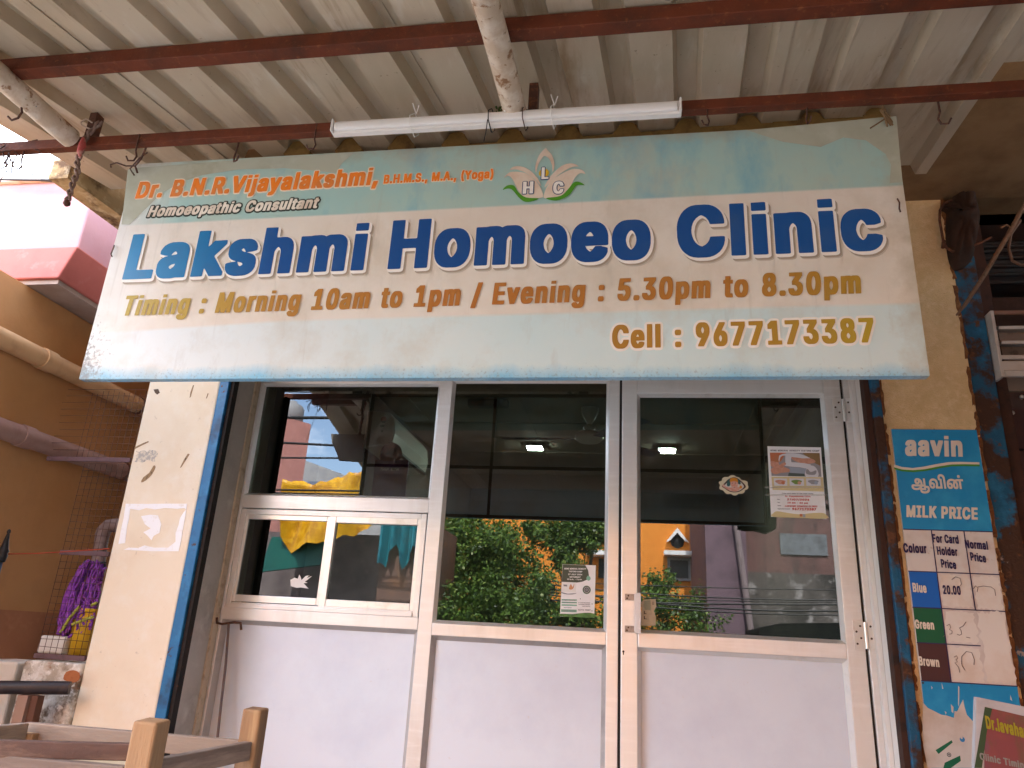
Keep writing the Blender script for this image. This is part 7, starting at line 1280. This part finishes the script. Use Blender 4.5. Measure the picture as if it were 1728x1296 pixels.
# ------------------------------------------------------------------ inside the clinic
T_A = thing('air_conditioner', 'white wall air conditioner seen through the upper window', 'air conditioner', (-1.70, 1.4, 2.8))
acm = M('ac_white', (.80, .75, .66), rough=.4)
b = MB(); pr = [(-1.795, 2.68), (-1.60, 2.70), (-1.585, 2.78), (-1.60, 2.88), (-1.64, 2.93), (-1.795, 2.94)]
b.prism(pr, 1.0, 1.85); obj('body', b, acm, T_A, bevel=.008)
b = MB(); b.prism([(-1.79, 2.69), (-1.61, 2.71), (-1.595, 2.78), (-1.61, 2.875), (-1.645, 2.92), (-1.79, 2.93)], .99, 1.0); e_ = obj('end_panel', b, M('ac_cream', (.70, .65, .55), rough=.4), T_A)
b = MB(); b.sheet([circle(-1.67, 2.875, .02)], .988, 0); b.sheet([[(-1.69, 2.865), (-1.65, 2.865), (-1.66, 2.85), (-1.68, 2.85)]], .987, 1); b.sheet([[(-1.69, 2.835), (-1.66, 2.835), (-1.66, 2.822), (-1.69, 2.822)]], .988, 2); b.sheet([[(-1.68, 2.80), (-1.665, 2.80), (-1.665, 2.785), (-1.68, 2.785)]], .988, 2)
obj('badge', b, [M('badge_red', (.5, .08, .04), rough=.5), black_m, M('badge_green', (.1, .22, .1), rough=.5)], e_)
b = MB(); b.box(-1.62, -1.588, 1.01, 1.84, 2.685, 2.70); obj('vent_slot', b, black_m, T_A)
T_H = thing('hanging_calendar', 'purple wall calendar hanging below the air conditioner', 'calendar', (-1.58, 1.02, 2.4))
b = MB(); b.box(-1.70, -1.47, 1.0, 1.012, 2.25, 2.60); obj('sheet', b, M('calendar_purple', (.13, .04, .17), [((.16, .08, .04), 6, .55, .7)], .5), T_H)
b = MB(); b.sheet([smooth([(-1.665, 2.60), (-1.535, 2.60), (-1.53, 2.68), (-1.60, 2.72), (-1.655, 2.69)], 4)], .998); obj('picture', b, M('calendar_portrait', (.34, .10, .07), [((.05, .03, .02), 18, .45, .6)], .5), T_H)
b = MB(); b.sheet([[(-1.66, 2.545), (-1.60, 2.545), (-1.60, 2.525), (-1.66, 2.525)]], .998); b.sheet([[(-1.585, 2.545), (-1.53, 2.545), (-1.53, 2.525), (-1.585, 2.525)]], .998); obj('date_strip', b, M('date_white', (.55, .50, .52), [((.05, .05, .05), 70, .45, .55)], .5), T_H)
b = MB(); b.box(-1.785, -1.775, 1.9, 2.9, 2.35, 2.39); b.box(-1.60, -1.0, 4.36, 4.385, 1.9, 2.2); tag(obj('wall_shelf', b, M('shelf_brown', (.10, .06, .04), rough=.6)), 'thin dark shelf strip on the inner clinic wall', 'shelf')
b = MB(); q = PY(775, 680, 1.2); b.box(-1.15, -.87, 1.2, 1.26, q.z - .02, 3.09); tag(obj('hanging_box', b, M('maroon_box', (.05, .012, .014), [((.25, .04, .03), 8, .62, .7)], .5)), 'dark maroon box fixed under the clinic ceiling by the mullion', 'box')
T_FN = thing('ceiling_fan', 'cream ceiling fan with dark blue blades seen through the middle pane', 'fan', (-.315, 1.42, 2.9))
b = MB(); b.lathe((-.315, 1.42, 2.985), [(.02, 0), (.035, .03), (.055, .07), (.062, .112)], 20); b.tube([(-.315, 1.42, 2.90), (-.315, 1.42, 3.0)], .012, 10); obj('down_rod', b, acm, T_FN)
b = MB(); b.lathe((-.315, 1.42, 2.865), [(.02, -.018), (.075, -.012), (.10, .01), (.10, .03), (.075, .05), (.03, .055), (.035, .075), (.045, .09), (.02, .11)], 28); obj('motor', b, acm, T_FN)
bl = M('blade_navy', (.022, .022, .07), rough=.4)
for a in (math.pi, math.radians(40), math.radians(-55)):
    b = MB(); c_, s_ = math.cos(a), math.sin(a)
    def rp(r, t, z): return (-.315 + r * c_ - t * s_, 1.42 + r * s_ + t * c_, z)
    b.hexa([rp(.10, -.03, 2.872), rp(.62, -.065, 2.878), rp(.62, .065, 2.86), rp(.10, .03, 2.866), rp(.10, -.03, 2.876), rp(.62, -.065, 2.882), rp(.62, .065, 2.864), rp(.10, .03, 2.87)])
    obj('blade', b, bl, T_FN)
led = M('led_panel_glow', (.8, .9, .9), emit=((.70, 1.0, 1.0), 45.0))
for i, (x0, x1, y0, y1, lab) in enumerate(((-.90, -.775, 2.39, 2.52, 'small lit ceiling panel seen through the middle pane'), (.195, .325, 2.41, 2.55, 'small lit ceiling panel seen through the door glass'))):
    T_L = thing('ceiling_light', lab, 'lamp', ((x0 + x1) / 2, 2.45, 3.08))
    b = MB(); b.box(x0, x1, y0, y1, 3.067, 3.0705); obj('panel', b, led, T_L)
    b = MB(); rim_ = .006; b.box(x0 - rim_, x1 + rim_, y0 - rim_, y1 + rim_, 3.071, 3.078); obj('housing', b, white, T_L)

# ------------------------------------------------------------------ across the street: what the shop glass mirrors
def box_px(x0, x1, yt, D, depth, zb=0.0):
    a, c = RP(x0, yt, D), RP(x1, yt, D)
    return a.x, c.x, -D - depth, -D, zb, max(a.z, c.z)
wall_red = M('faded_brick_red', (.34, .15, .125), [((.27, .12, .10), 3, .45, .7), ((.40, .20, .17), 9, .55, .75)], .85)
T = thing('red_house', 'faded red house with a roof water tank across the street', 'house', (RP(470, 760, 14).x, -14.5, 0))
zt1 = RP(525, 715, 14).z; xa, xb = RP(425, 740, 14).x - 3.5, RP(520, 740, 14).x
b = MB(); b.hexa([(xa, -15.2, 0), (xb - .75, -15.2, 0), (xb, -14, 0), (xa, -14, 0), (xa, -15.2, zt1 + 1.3), (xb - .75, -15.2, zt1 + .1), (xb, -14, zt1), (xa, -14, zt1 + 1.3)]); obj('wall', b, wall_red, T)
b = MB(); b.box(xa - .1, xb - .6, -14.6, -13.2, 3.6, 3.75); obj('sunshade', b, concrete_m, T)
b = MB(); b.box(xb - 1.6, xb - .8, -14.06, -13.99, 2.2, 3.4); w_ = obj('window', b, black_m, T); 
b = MB(); rim(b, xb - 1.6, xb - .8, 2.2, 3.4, .07, -13.985, -13.93); obj('frame', b, concrete_m, w_)
b = MB(); q = RP(488, 715, 15); b.lathe((q.x, -15.0, zt1 + .1), [(.34, 0), (.34, .62), (.28, .72), (.12, .80), (.11, .85)], 20); tag(obj('water_tank', b, M('tank_grey', (.20, .20, .20), rough=.6)), 'round grey water tank on the red house roof', 'tank')
T2 = thing('tv_antenna', 'stick television antenna on the red house roof', 'antenna', (RP(470, 700, 15).x, -15, zt1))
b = MB(); q = RP(470, 690, 15); b.tube([(q.x, -15, zt1), (q.x, -15, q.z)], .03, 6); b.tube([(q.x - .7, -15, q.z - .1), (q.x + .6, -15, q.z + .1)], .045, 6); obj('mast', b, black_m, T2)
T = thing('grey_house', 'plain grey blue flat roofed house beyond the red one', 'house', (RP(570, 800, 18).x, -19, 0))
zl, zr_ = RP(530, 775, 18).z, RP(640, 815, 18).z; xa, xb = RP(505, 800, 18).x, RP(720, 800, 18).x
b = MB(); b.hexa([(xa, -24, 0), (xb, -24, 0), (xb, -18, 0), (xa, -18, 0), (xa, -24, zl), (xb, -24, zr_ - .6), (xb, -18, zr_ - .6), (xa, -18, zl)]); obj('wall', b, M('grey_blue_wall', (.36, .37, .37), [((.26, .27, .28), 3, .45, .7)], .85), T)
b = MB(); b.box(xa + .3, xa + 2.0, -18.05, -17.98, zl - 2.2, zl - .7); obj('shutter', b, M('steel_blue_shutter', (.16, .20, .27), rough=.6), T)
# market stall with yellow tarpaulin
T = thing('market_stall', 'roadside stall under a yellow plastic tarpaulin across the street', 'stall', (RP(560, 870, 9).x, -9.4, 0))
tarp = M('yellow_tarp', (.66, .34, .008), [((.42, .18, .01), 3, .45, .6, (1, 1, .5)), ((.82, .48, .03), 9, .5, .7)], .35, bump=(6, 1.0))
b = MB(); xl, xr = RP(478, 840, 9).x, RP(640, 840, 9).x; ztp = RP(560, 815, 9).z; zbt_ = RP(560, 932, 9).z
n1, n2 = 36, 22; vs = []; rd = random.Random(8)
for j in range(n2 + 1):
    for i in range(n1 + 1):
        u, v = i / n1, j / n2
        x = xl + (xr - xl) * u
        if v < .35: y = -11.4 + 2.4 * (v / .35); z = ztp - .25 + .25 * (v / .35)
        else: y = -9.0 + .12 * math.sin(9 * u + 4 * v); z = ztp - (ztp - zbt_ + .05 * math.sin(7 * u + 1) - .5 * max(0, .12 - u) * 5 - .7 * max(0, u - .5)) * (v - .35) / .65
        z += .03 * math.sin(9 * u + 5 * v) + .02 * math.sin(37 * u + 2) + rd.uniform(-.012, .012) + .25 * u ; y += .07 * math.sin(17 * u + 3 * v)
        vs.append((x, y, z))
b.add(vs, [(j * (n1 + 1) + i, j * (n1 + 1) + i + 1, (j + 1) * (n1 + 1) + i + 1, (j + 1) * (n1 + 1) + i) for j in range(n2) for i in range(n1)], 0, True)
obj('tarpaulin', b, tarp, T)
b = MB()
for x in (xl + .05, xr - .05): b.tube([(x, -11.3, 0), (x, -11.3, ztp - .35)], .03, 8)
obj('pole', b, wood_m, T)
b = MB(); xl2 = RP(440, 930, 9.2).x
b.hexa([(xl2, -9.3, RP(500, 968, 9.2).z), (xr - .9, -9.3, RP(500, 968, 9.2).z + .2), (xr - .9, -9.2, RP(500, 968, 9.2).z + .2), (xl2, -9.2, RP(500, 968, 9.2).z), (xl2 + .15, -9.3, RP(450, 905, 9.2).z), (xr - .9, -9.3, RP(560, 905, 9.2).z), (xr - .9, -9.2, RP(560, 905, 9.2).z), (xl2 + .15, -9.2, RP(450, 905, 9.2).z)]); obj('teal_sheet', b, M('teal_tarp', (.006, .10, .075), [((.008, .08, .07), 3, .45, .7)], .5), T)
T = thing('blue_stall', 'second stall closed with hanging blue plastic sheets', 'stall', (RP(680, 930, 8.5).x, -8.6, 0))
b = MB(); xl, xr = RP(640, 900, 8.5).x, RP(735, 900, 8.5).x; zt_ = RP(690, 878, 8.5).z; n1 = 30
vs = []
for j in range(2):
    for i in range(n1 + 1): vs.append((xl + (xr - xl) * i / n1, -8.5 + .1 * math.sin(i * 1.1), zt_ - j * (.60 + .16 * math.sin(i * .55) + .05 * math.sin(i * 1.9))))
b.add(vs, [(i, i + 1, n1 + 2 + i, n1 + 1 + i) for i in range(n1)]); obj('blue_sheet', b, M('cyan_blue_tarp', (.012, .20, .24), [((.008, .10, .14), 4, .45, .7)], .5), T)
b = MB(); b.box(xl, xr, -10, -8.65, 0, zt_ - .05); obj('stall_box', b, M('stall_brown', (.14, .08, .06), [((.25, .12, .06), 4, .5, .7)], .8), T)
b = MB(); xa, xb = RP(380, 980, 10).x, RP(745, 980, 10).x; b.box(xa, xb, -10.2, -10, 0, RP(560, 900, 10).z); tag(obj('boundary_wall', b, M('grimy_wall', (.16, .13, .12), [((.09, .07, .07), 2, .45, .65), ((.28, .22, .19), 6, .58, .74)], .9)), 'grimy boundary wall behind the stalls across the street', 'wall')
# orange building
org = M('orange_paint', (.72, .25, .03), [((.64, .20, .02), 2, .45, .7), ((.5, .15, .03), 7, .62, .78, (2, 1, .3))], .8)
T = thing('orange_building', 'bright orange house front with a small hooded window across the street', 'house', (RP(1050, 950, 15).x, -16, 0))
xa, xb = RP(735, 950, 15).x, RP(1192, 950, 15).x; b = MB(); b.box(xa, xb, -22, -15, 0, 9); obj('wall', b, org, T)
a_, c_ = RP(1131, 975, 15), RP(1161, 946, 15)
b = MB(); b.box(a_.x, c_.x, -15.02, -14.97, a_.z, c_.z); w_ = obj('window', b, M('window_dark_grey', (.06, .055, .05), rough=.4), T)
b = MB(); rim(b, a_.x, c_.x, a_.z, c_.z, .06, -14.98, -14.9); obj('frame', b, M('frame_grey', (.3, .29, .28), rough=.6), w_)
b = MB(); b.box(a_.x - .15, c_.x + .12, -14.99, -14.55, c_.z + .08, c_.z + .18); obj('window_hood', b, white, w_)
a_ = RP(1143, 914, 15); b = MB(); b.lathe((a_.x, -14.99, a_.z), [(.16, 0), (.16, .05)], 18, 0, 'y'); v_ = obj('vent', b, black_m, T)
b = MB(); b.prism([(a_.x - .27, a_.z - .02), (a_.x, a_.z + .32), (a_.x + .27, a_.z - .02), (a_.x + .17, a_.z + .02), (a_.x, a_.z + .2), (a_.x - .17, a_.z + .02)], -14.99, -14.85); obj('vent_hood', b, white, v_)
a_, c_ = RP(1010, 975, 15), RP(1035, 944, 15); b = MB(); b.box(a_.x, c_.x, -15.02, -14.97, a_.z, c_.z); w_ = obj('window', b, black_m, T)
b = MB(); b.box(a_.x - .3, c_.x + .15, -14.99, -14.5, c_.z + .05, c_.z + .16); obj('window_hood', b, white, w_)
for px in (1168, 1172): b = MB(); q = RP(px, 950, 14.95); b.tube([(q.x, -14.93, 0), (q.x, -14.93, 8.5)], .05, 8); obj('drain_pipe', b, M('pipe_orange_brown', (.45, .18, .05), rough=.6), T)
# mauve pillar house and weathered wall house
T = thing('mauve_building', 'narrow mauve grey building corner beside the orange house across the street', 'building', (RP(1228, 960, 11).x, -12, 0))
b = MB(); b.box(RP(1192, 960, 11).x, RP(1262, 960, 11).x, -17, -11, 0, 7.5); obj('wall', b, M('mauve_plaster', (.14, .09, .105), [((.09, .06, .07), 3, .45, .7), ((.1, .07, .08), 5, .6, .75, (2, 1, .3))], .85), T)
b = MB(); q = RP(1238, 900, 10.95); b.tube([(q.x - .1, -10.9, 5.6), (q.x + .35, -10.9, .5)], .06, 8); obj('sloping_pipe', b, pvc_g, T)
T = thing('weathered_house', 'pinkish weathered house with a stained lower wall across the street', 'house', (RP(1345, 960, 12.5).x, -14, 0))
xa, xb = RP(1258, 960, 12.5).x, RP(1500, 960, 12.5).x + 2; zm = RP(1340, 968, 12.5).z
b = MB(); b.box(xa, xb, -18, -12.5, zm, 6.8); obj('upper_wall', b, M('pinkish_plaster', (.13, .066, .056), [((.075, .04, .034), 2, .45, .68), ((.06, .04, .035), 3, .52, .72, (2, 1, .4))], .85), T)
b = MB(); b.box(xa - .06, xb, -18, -12.40, 0, zm); obj('lower_wall', b, M('stained_grey_white', (.085, .072, .062), [((.03, .025, .022), 1.2, .46, .56), ((.26, .24, .22), 3.5, .54, .64), ((.04, .035, .03), 3, .56, .68)], .9), T)
a_, c_ = RP(1318, 935, 12.5), RP(1395, 902, 12.5); b = MB(); b.box(a_.x, c_.x, -12.55, -12.47, a_.z, c_.z); obj('window', b, M('shutter_steel', (.13, .14, .145), [((.07, .07, .07), 6, .5, .7)], .6), T)
# parked dark van in front
T = thing('parked_van', 'dark parked van below the stained wall across the street', 'van', (RP(1350, 1060, 9).x, -9.4, 0))
xa, xb = RP(1262, 1060, 9).x, RP(1262, 1060, 9).x + 4.2; b = MB()
b.prism(smooth([(xa, .35), (xa + .02, 1.0), (xa + .15, 1.75), (xa + .5, 2.02), (xb - 1.3, 2.06), (xb - .7, 1.55), (xb - .3, 1.15), (xb, .95), (xb, .35)], 2), -10.6, -9.0); obj('body', b, M('van_dark', (.006, .006, .007), rough=.95, spec=.05), T, bevel=.05)
for x in (xa + .8, xb - .8): b = MB(); b.lathe((x, -9.02, .33), [(.33, 0), (.33, .1), (.2, .12)], 20, 0, 'y'); w_ = obj('wheel', b, gasket, T); b = MB(); b.lathe((x, -8.90, .33), [(.18, .0), (.16, .03), (.05, .03)], 16, 0, 'y'); obj('rim', b, alu, w_)
b = MB(); b.box(xa + .5, xb - 1.5, -8.99, -8.97, 1.25, 1.7); obj('side_window', b, M('van_glass', (.02, .025, .03), rough=.05), T)
# row houses behind so that no gap shows
T = thing('far_house', 'tall cream house closing the street behind the trees', 'house', (-9, -24, 0)); b = MB(); b.box(-14, RP(735, 900, 15).x, -28, -20.5, 0, 4.2); obj('wall', b, M('far_cream', (.45, .38, .30), [((.35, .28, .22), 2, .45, .7)], .85), T)
T = thing('far_block', 'grey apartment block far along the street', 'building', (14, -18, 0)); b = MB(); b.box(xb + 2.5, 26, -24, -14, 0, 7); obj('wall', b, M('far_grey', (.38, .36, .34), [((.28, .26, .25), 2, .45, .7)], .85), T)

leaf_m = [M('leaf_dark', (.030, .065, .012), [((.05, .09, .018), 3, .45, .65)], .45, trans=.25), M('leaf_mid', (.085, .16, .022), [((.11, .19, .03), 3, .45, .65)], .45, trans=.3), M('leaf_yellow', (.17, .24, .04), [((.22, .27, .06), 3, .45, .65)], .45, trans=.35)]
bark = M('bark', (.12, .08, .05), [((.06, .04, .03), 12, .45, .65, (1, 1, .3))], .9)
def tree(name, lab, base, clumps, n_leaf, leaf, seed, trunk_r=.12):
    rdt = random.Random(seed); T = thing(name, lab, 'tree', base, 'street trees across the road' if 'tree' in name else None)
    b = MB(); top = Vector(max(clumps, key=lambda c: c[2])[:3]); bs = Vector(base)
    mid = bs.lerp(top, .5) + Vector((rdt.uniform(-.2, .2), rdt.uniform(-.2, .2), 0))
    b.tube([bs, bs.lerp(mid, .5), mid, top], [trunk_r, trunk_r * .8, trunk_r * .6, trunk_r * .2], 9)
    obj('trunk', b, bark, T)
    for c in clumps:
        b = MB(); p0 = bs.lerp(mid, rdt.uniform(.55, 1.0)); p1 = Vector(c[:3]); b.tube([p0, p0.lerp(p1, .5) + Vector((0, 0, .12)), p1], [trunk_r * .4, trunk_r * .28, trunk_r * .1], 6); obj('limb', b, bark, T)
    b = MB()
    for c in clumps:
        k = int(n_leaf * c[3] ** 2 / sum(q[3] ** 2 for q in clumps))
        subs = [Vector((rdt.gauss(0, .5), rdt.gauss(0, .5), rdt.gauss(0, .42))) * c[3] for _ in range(14)]
        for _ in range(k):
            s_ = subs[rdt.randrange(14)]
            p = Vector(c[:3]) + s_ + Vector((rdt.gauss(0, .17), rdt.gauss(0, .17), rdt.gauss(0, .14))) * c[3]
            d_ = Vector((rdt.uniform(-1, 1), rdt.uniform(-1, 1), rdt.uniform(-1.1, .4))).normalized() * leaf * rdt.uniform(.6, 1.3); w_ = d_.orthogonal(); w_.rotate(Matrix.Rotation(rdt.uniform(0, 6.28), 3, d_.normalized())); w_ = w_.normalized() * d_.length * .28
            mi = 2 if rdt.random() < .14 else (1 if rdt.random() < .55 else 0)
            b.add([p, p + d_ * .5 + w_, p + d_, p + d_ * .5 - w_], [(0, 1, 2, 3)], mi)
    obj('crown', b, leaf_m, T)
def cl(x, y, D, r): q = RP(x, y, D); return (q.x, q.y, q.z, r)
q = RP(870, 1050, 9.5); tree('street_tree', 'big leafy green tree in front of the orange house', (q.x, -9.5, 0), [cl(840, 985, 9.5, .8), cl(795, 1010, 9.3, .65), cl(890, 1005, 9.2, .7), cl(845, 935, 9.7, .55), cl(815, 950, 9.6, .45), cl(945, 1040, 9.2, .55), cl(755, 1040, 9.0, .5), cl(870, 1050, 8.9, .7), cl(1000, 1050, 9.0, .45)], 26000, .078, 4)
q = RP(955, 1050, 11); tree('street_tree', 'taller thin tree with a spreading top beside the leafy one', (q.x, -11, 0), [cl(965, 905, 11, .55), cl(920, 900, 11, .5), cl(990, 915, 11, .4), cl(950, 935, 10.8, .3), cl(1005, 900, 11, .3)], 8500, .08, 9, .09)
q = RP(760, 1050, 13); tree('shade_tree', 'dark shade tree behind the stalls across the street', (q.x, -13, 0), [cl(760, 920, 13, 1.3), cl(745, 960, 12.6, 1.2), cl(790, 900, 13, .9), cl(720, 1000, 12.5, 1.1)], 14000, .11, 14, .16)
q = RP(1130, 1060, 9.5); tree('young_tree', 'young sapling tree before the orange wall and the cables', (q.x, -9.5, 0), [cl(1120, 985, 9.5, .33), cl(1105, 1015, 9.5, .42), cl(1140, 1025, 9.4, .42), cl(1165, 1045, 9.3, .42), cl(1125, 1050, 9.3, .45), cl(1178, 1025, 9.4, .25)], 5000, .065, 19, .05)
# cables over the street
cab = M('cable_black', (.012, .012, .012), rough=.5)
def cable(name, lab, a, c, sag, r, cat='cable'):
    b = MB(); a, c = Vector(a), Vector(c)
    b.tube([a.lerp(c, k / 12) - Vector((0, 0, sag * 4 * (k / 12) * (1 - k / 12))) for k in range(13)], r, 5); return tag(obj(name, b, cab), lab, cat, 'cables along the far side of the road')
for i, (yl, yr) in enumerate(((983, 990), (988, 993), (994, 997), (1000, 1003), (1005, 1011), (1013, 1014))):
    a_, c_ = RP(1040, yl, 8.2), RP(1440, yr, 8.2); d_ = (c_ - a_)
    cable('street_cable', 'black street cable in the bundle crossing before the orange and stained walls', a_ - d_ * .3, c_ + d_ * .8, .05 + .06 * ((i * 37) % 5), .008 + .003 * (i % 3))
for i, (yl, yr, r_, lab) in enumerate(((657, 660, .012, 'thin cable nearest the sky top over the far stalls'), (664, 676, .016, 'sagging cable second under the sky top'), (670, 670, .010, 'fine cable crossing the sagging one'), (701, 702, .026, 'thick cable just above the red house roof'), (742, 752, .020, 'slanting cable across the red house wall'), (769, 770, .016, 'level cable low over the grey house'), (823, 826, .016, 'cable in front of the yellow tarpaulin'), (828, 832, .012, 'lower cable in front of the yellow tarpaulin'))):
    a_, c_ = RP(440, yl, 7), RP(640, yr, 7); d_ = (c_ - a_)
    o = cable('overhead_cable', lab, a_ - d_ * 1.2, c_ + d_ * .9, .02, r_)
b = MB(); q = RP(522, 780, 9); b.tube([(q.x, -14.5, 0), (q.x + .05, -14.5, RP(522, 665, 14.5).z)], [.07, .045], 8); tag(obj('utility_pole', b, concrete_m), 'slim concrete utility pole by the red house', 'pole')
# hanging awning flap and cloth at the canopy's outer edge
b = MB(); fl = [(-2.72, 3.20), (-2.70, 3.12), (-2.645, 3.03), (-2.61, 2.955), (-2.3, 2.94), (-1.9, 2.93), (-1.5, 2.94), (-1.1, 2.93), (-1.1, 3.20)]
n_ = len(fl); b.prism(smooth(fl[:4], 1) + fl[4:], -2.52, -2.50); tag(obj('awning_flap', b, M('grey_awning_cloth', (.24, .205, .17), [((.17, .145, .12), 4, .45, .7)], .9)), 'grey cloth flap hanging from the outer canopy purlin', 'awning')
b = MB(); p0 = RP(1245, 892, 3.2); p1 = RP(1300, 838, 3.2)
b.prism(smooth([(p0.x, p0.z), (p0.x + .04, p0.z + .12), (p0.x + .06, p1.z - .03), (p0.x + .11, p1.z), (p1.x - .04, p1.z - .02), (p1.x, p1.z + .25), (p1.x + .05, p1.z + .26), (p1.x + .03, p0.z + .01), ((p0.x + p1.x) / 2, p0.z - .01)], 2), -3.22, -3.14); tag(obj('black_bag', b, M('black_bag_cloth', (.008, .008, .009), rough=.9)), 'black bag hanging at the outer canopy edge', 'bag')
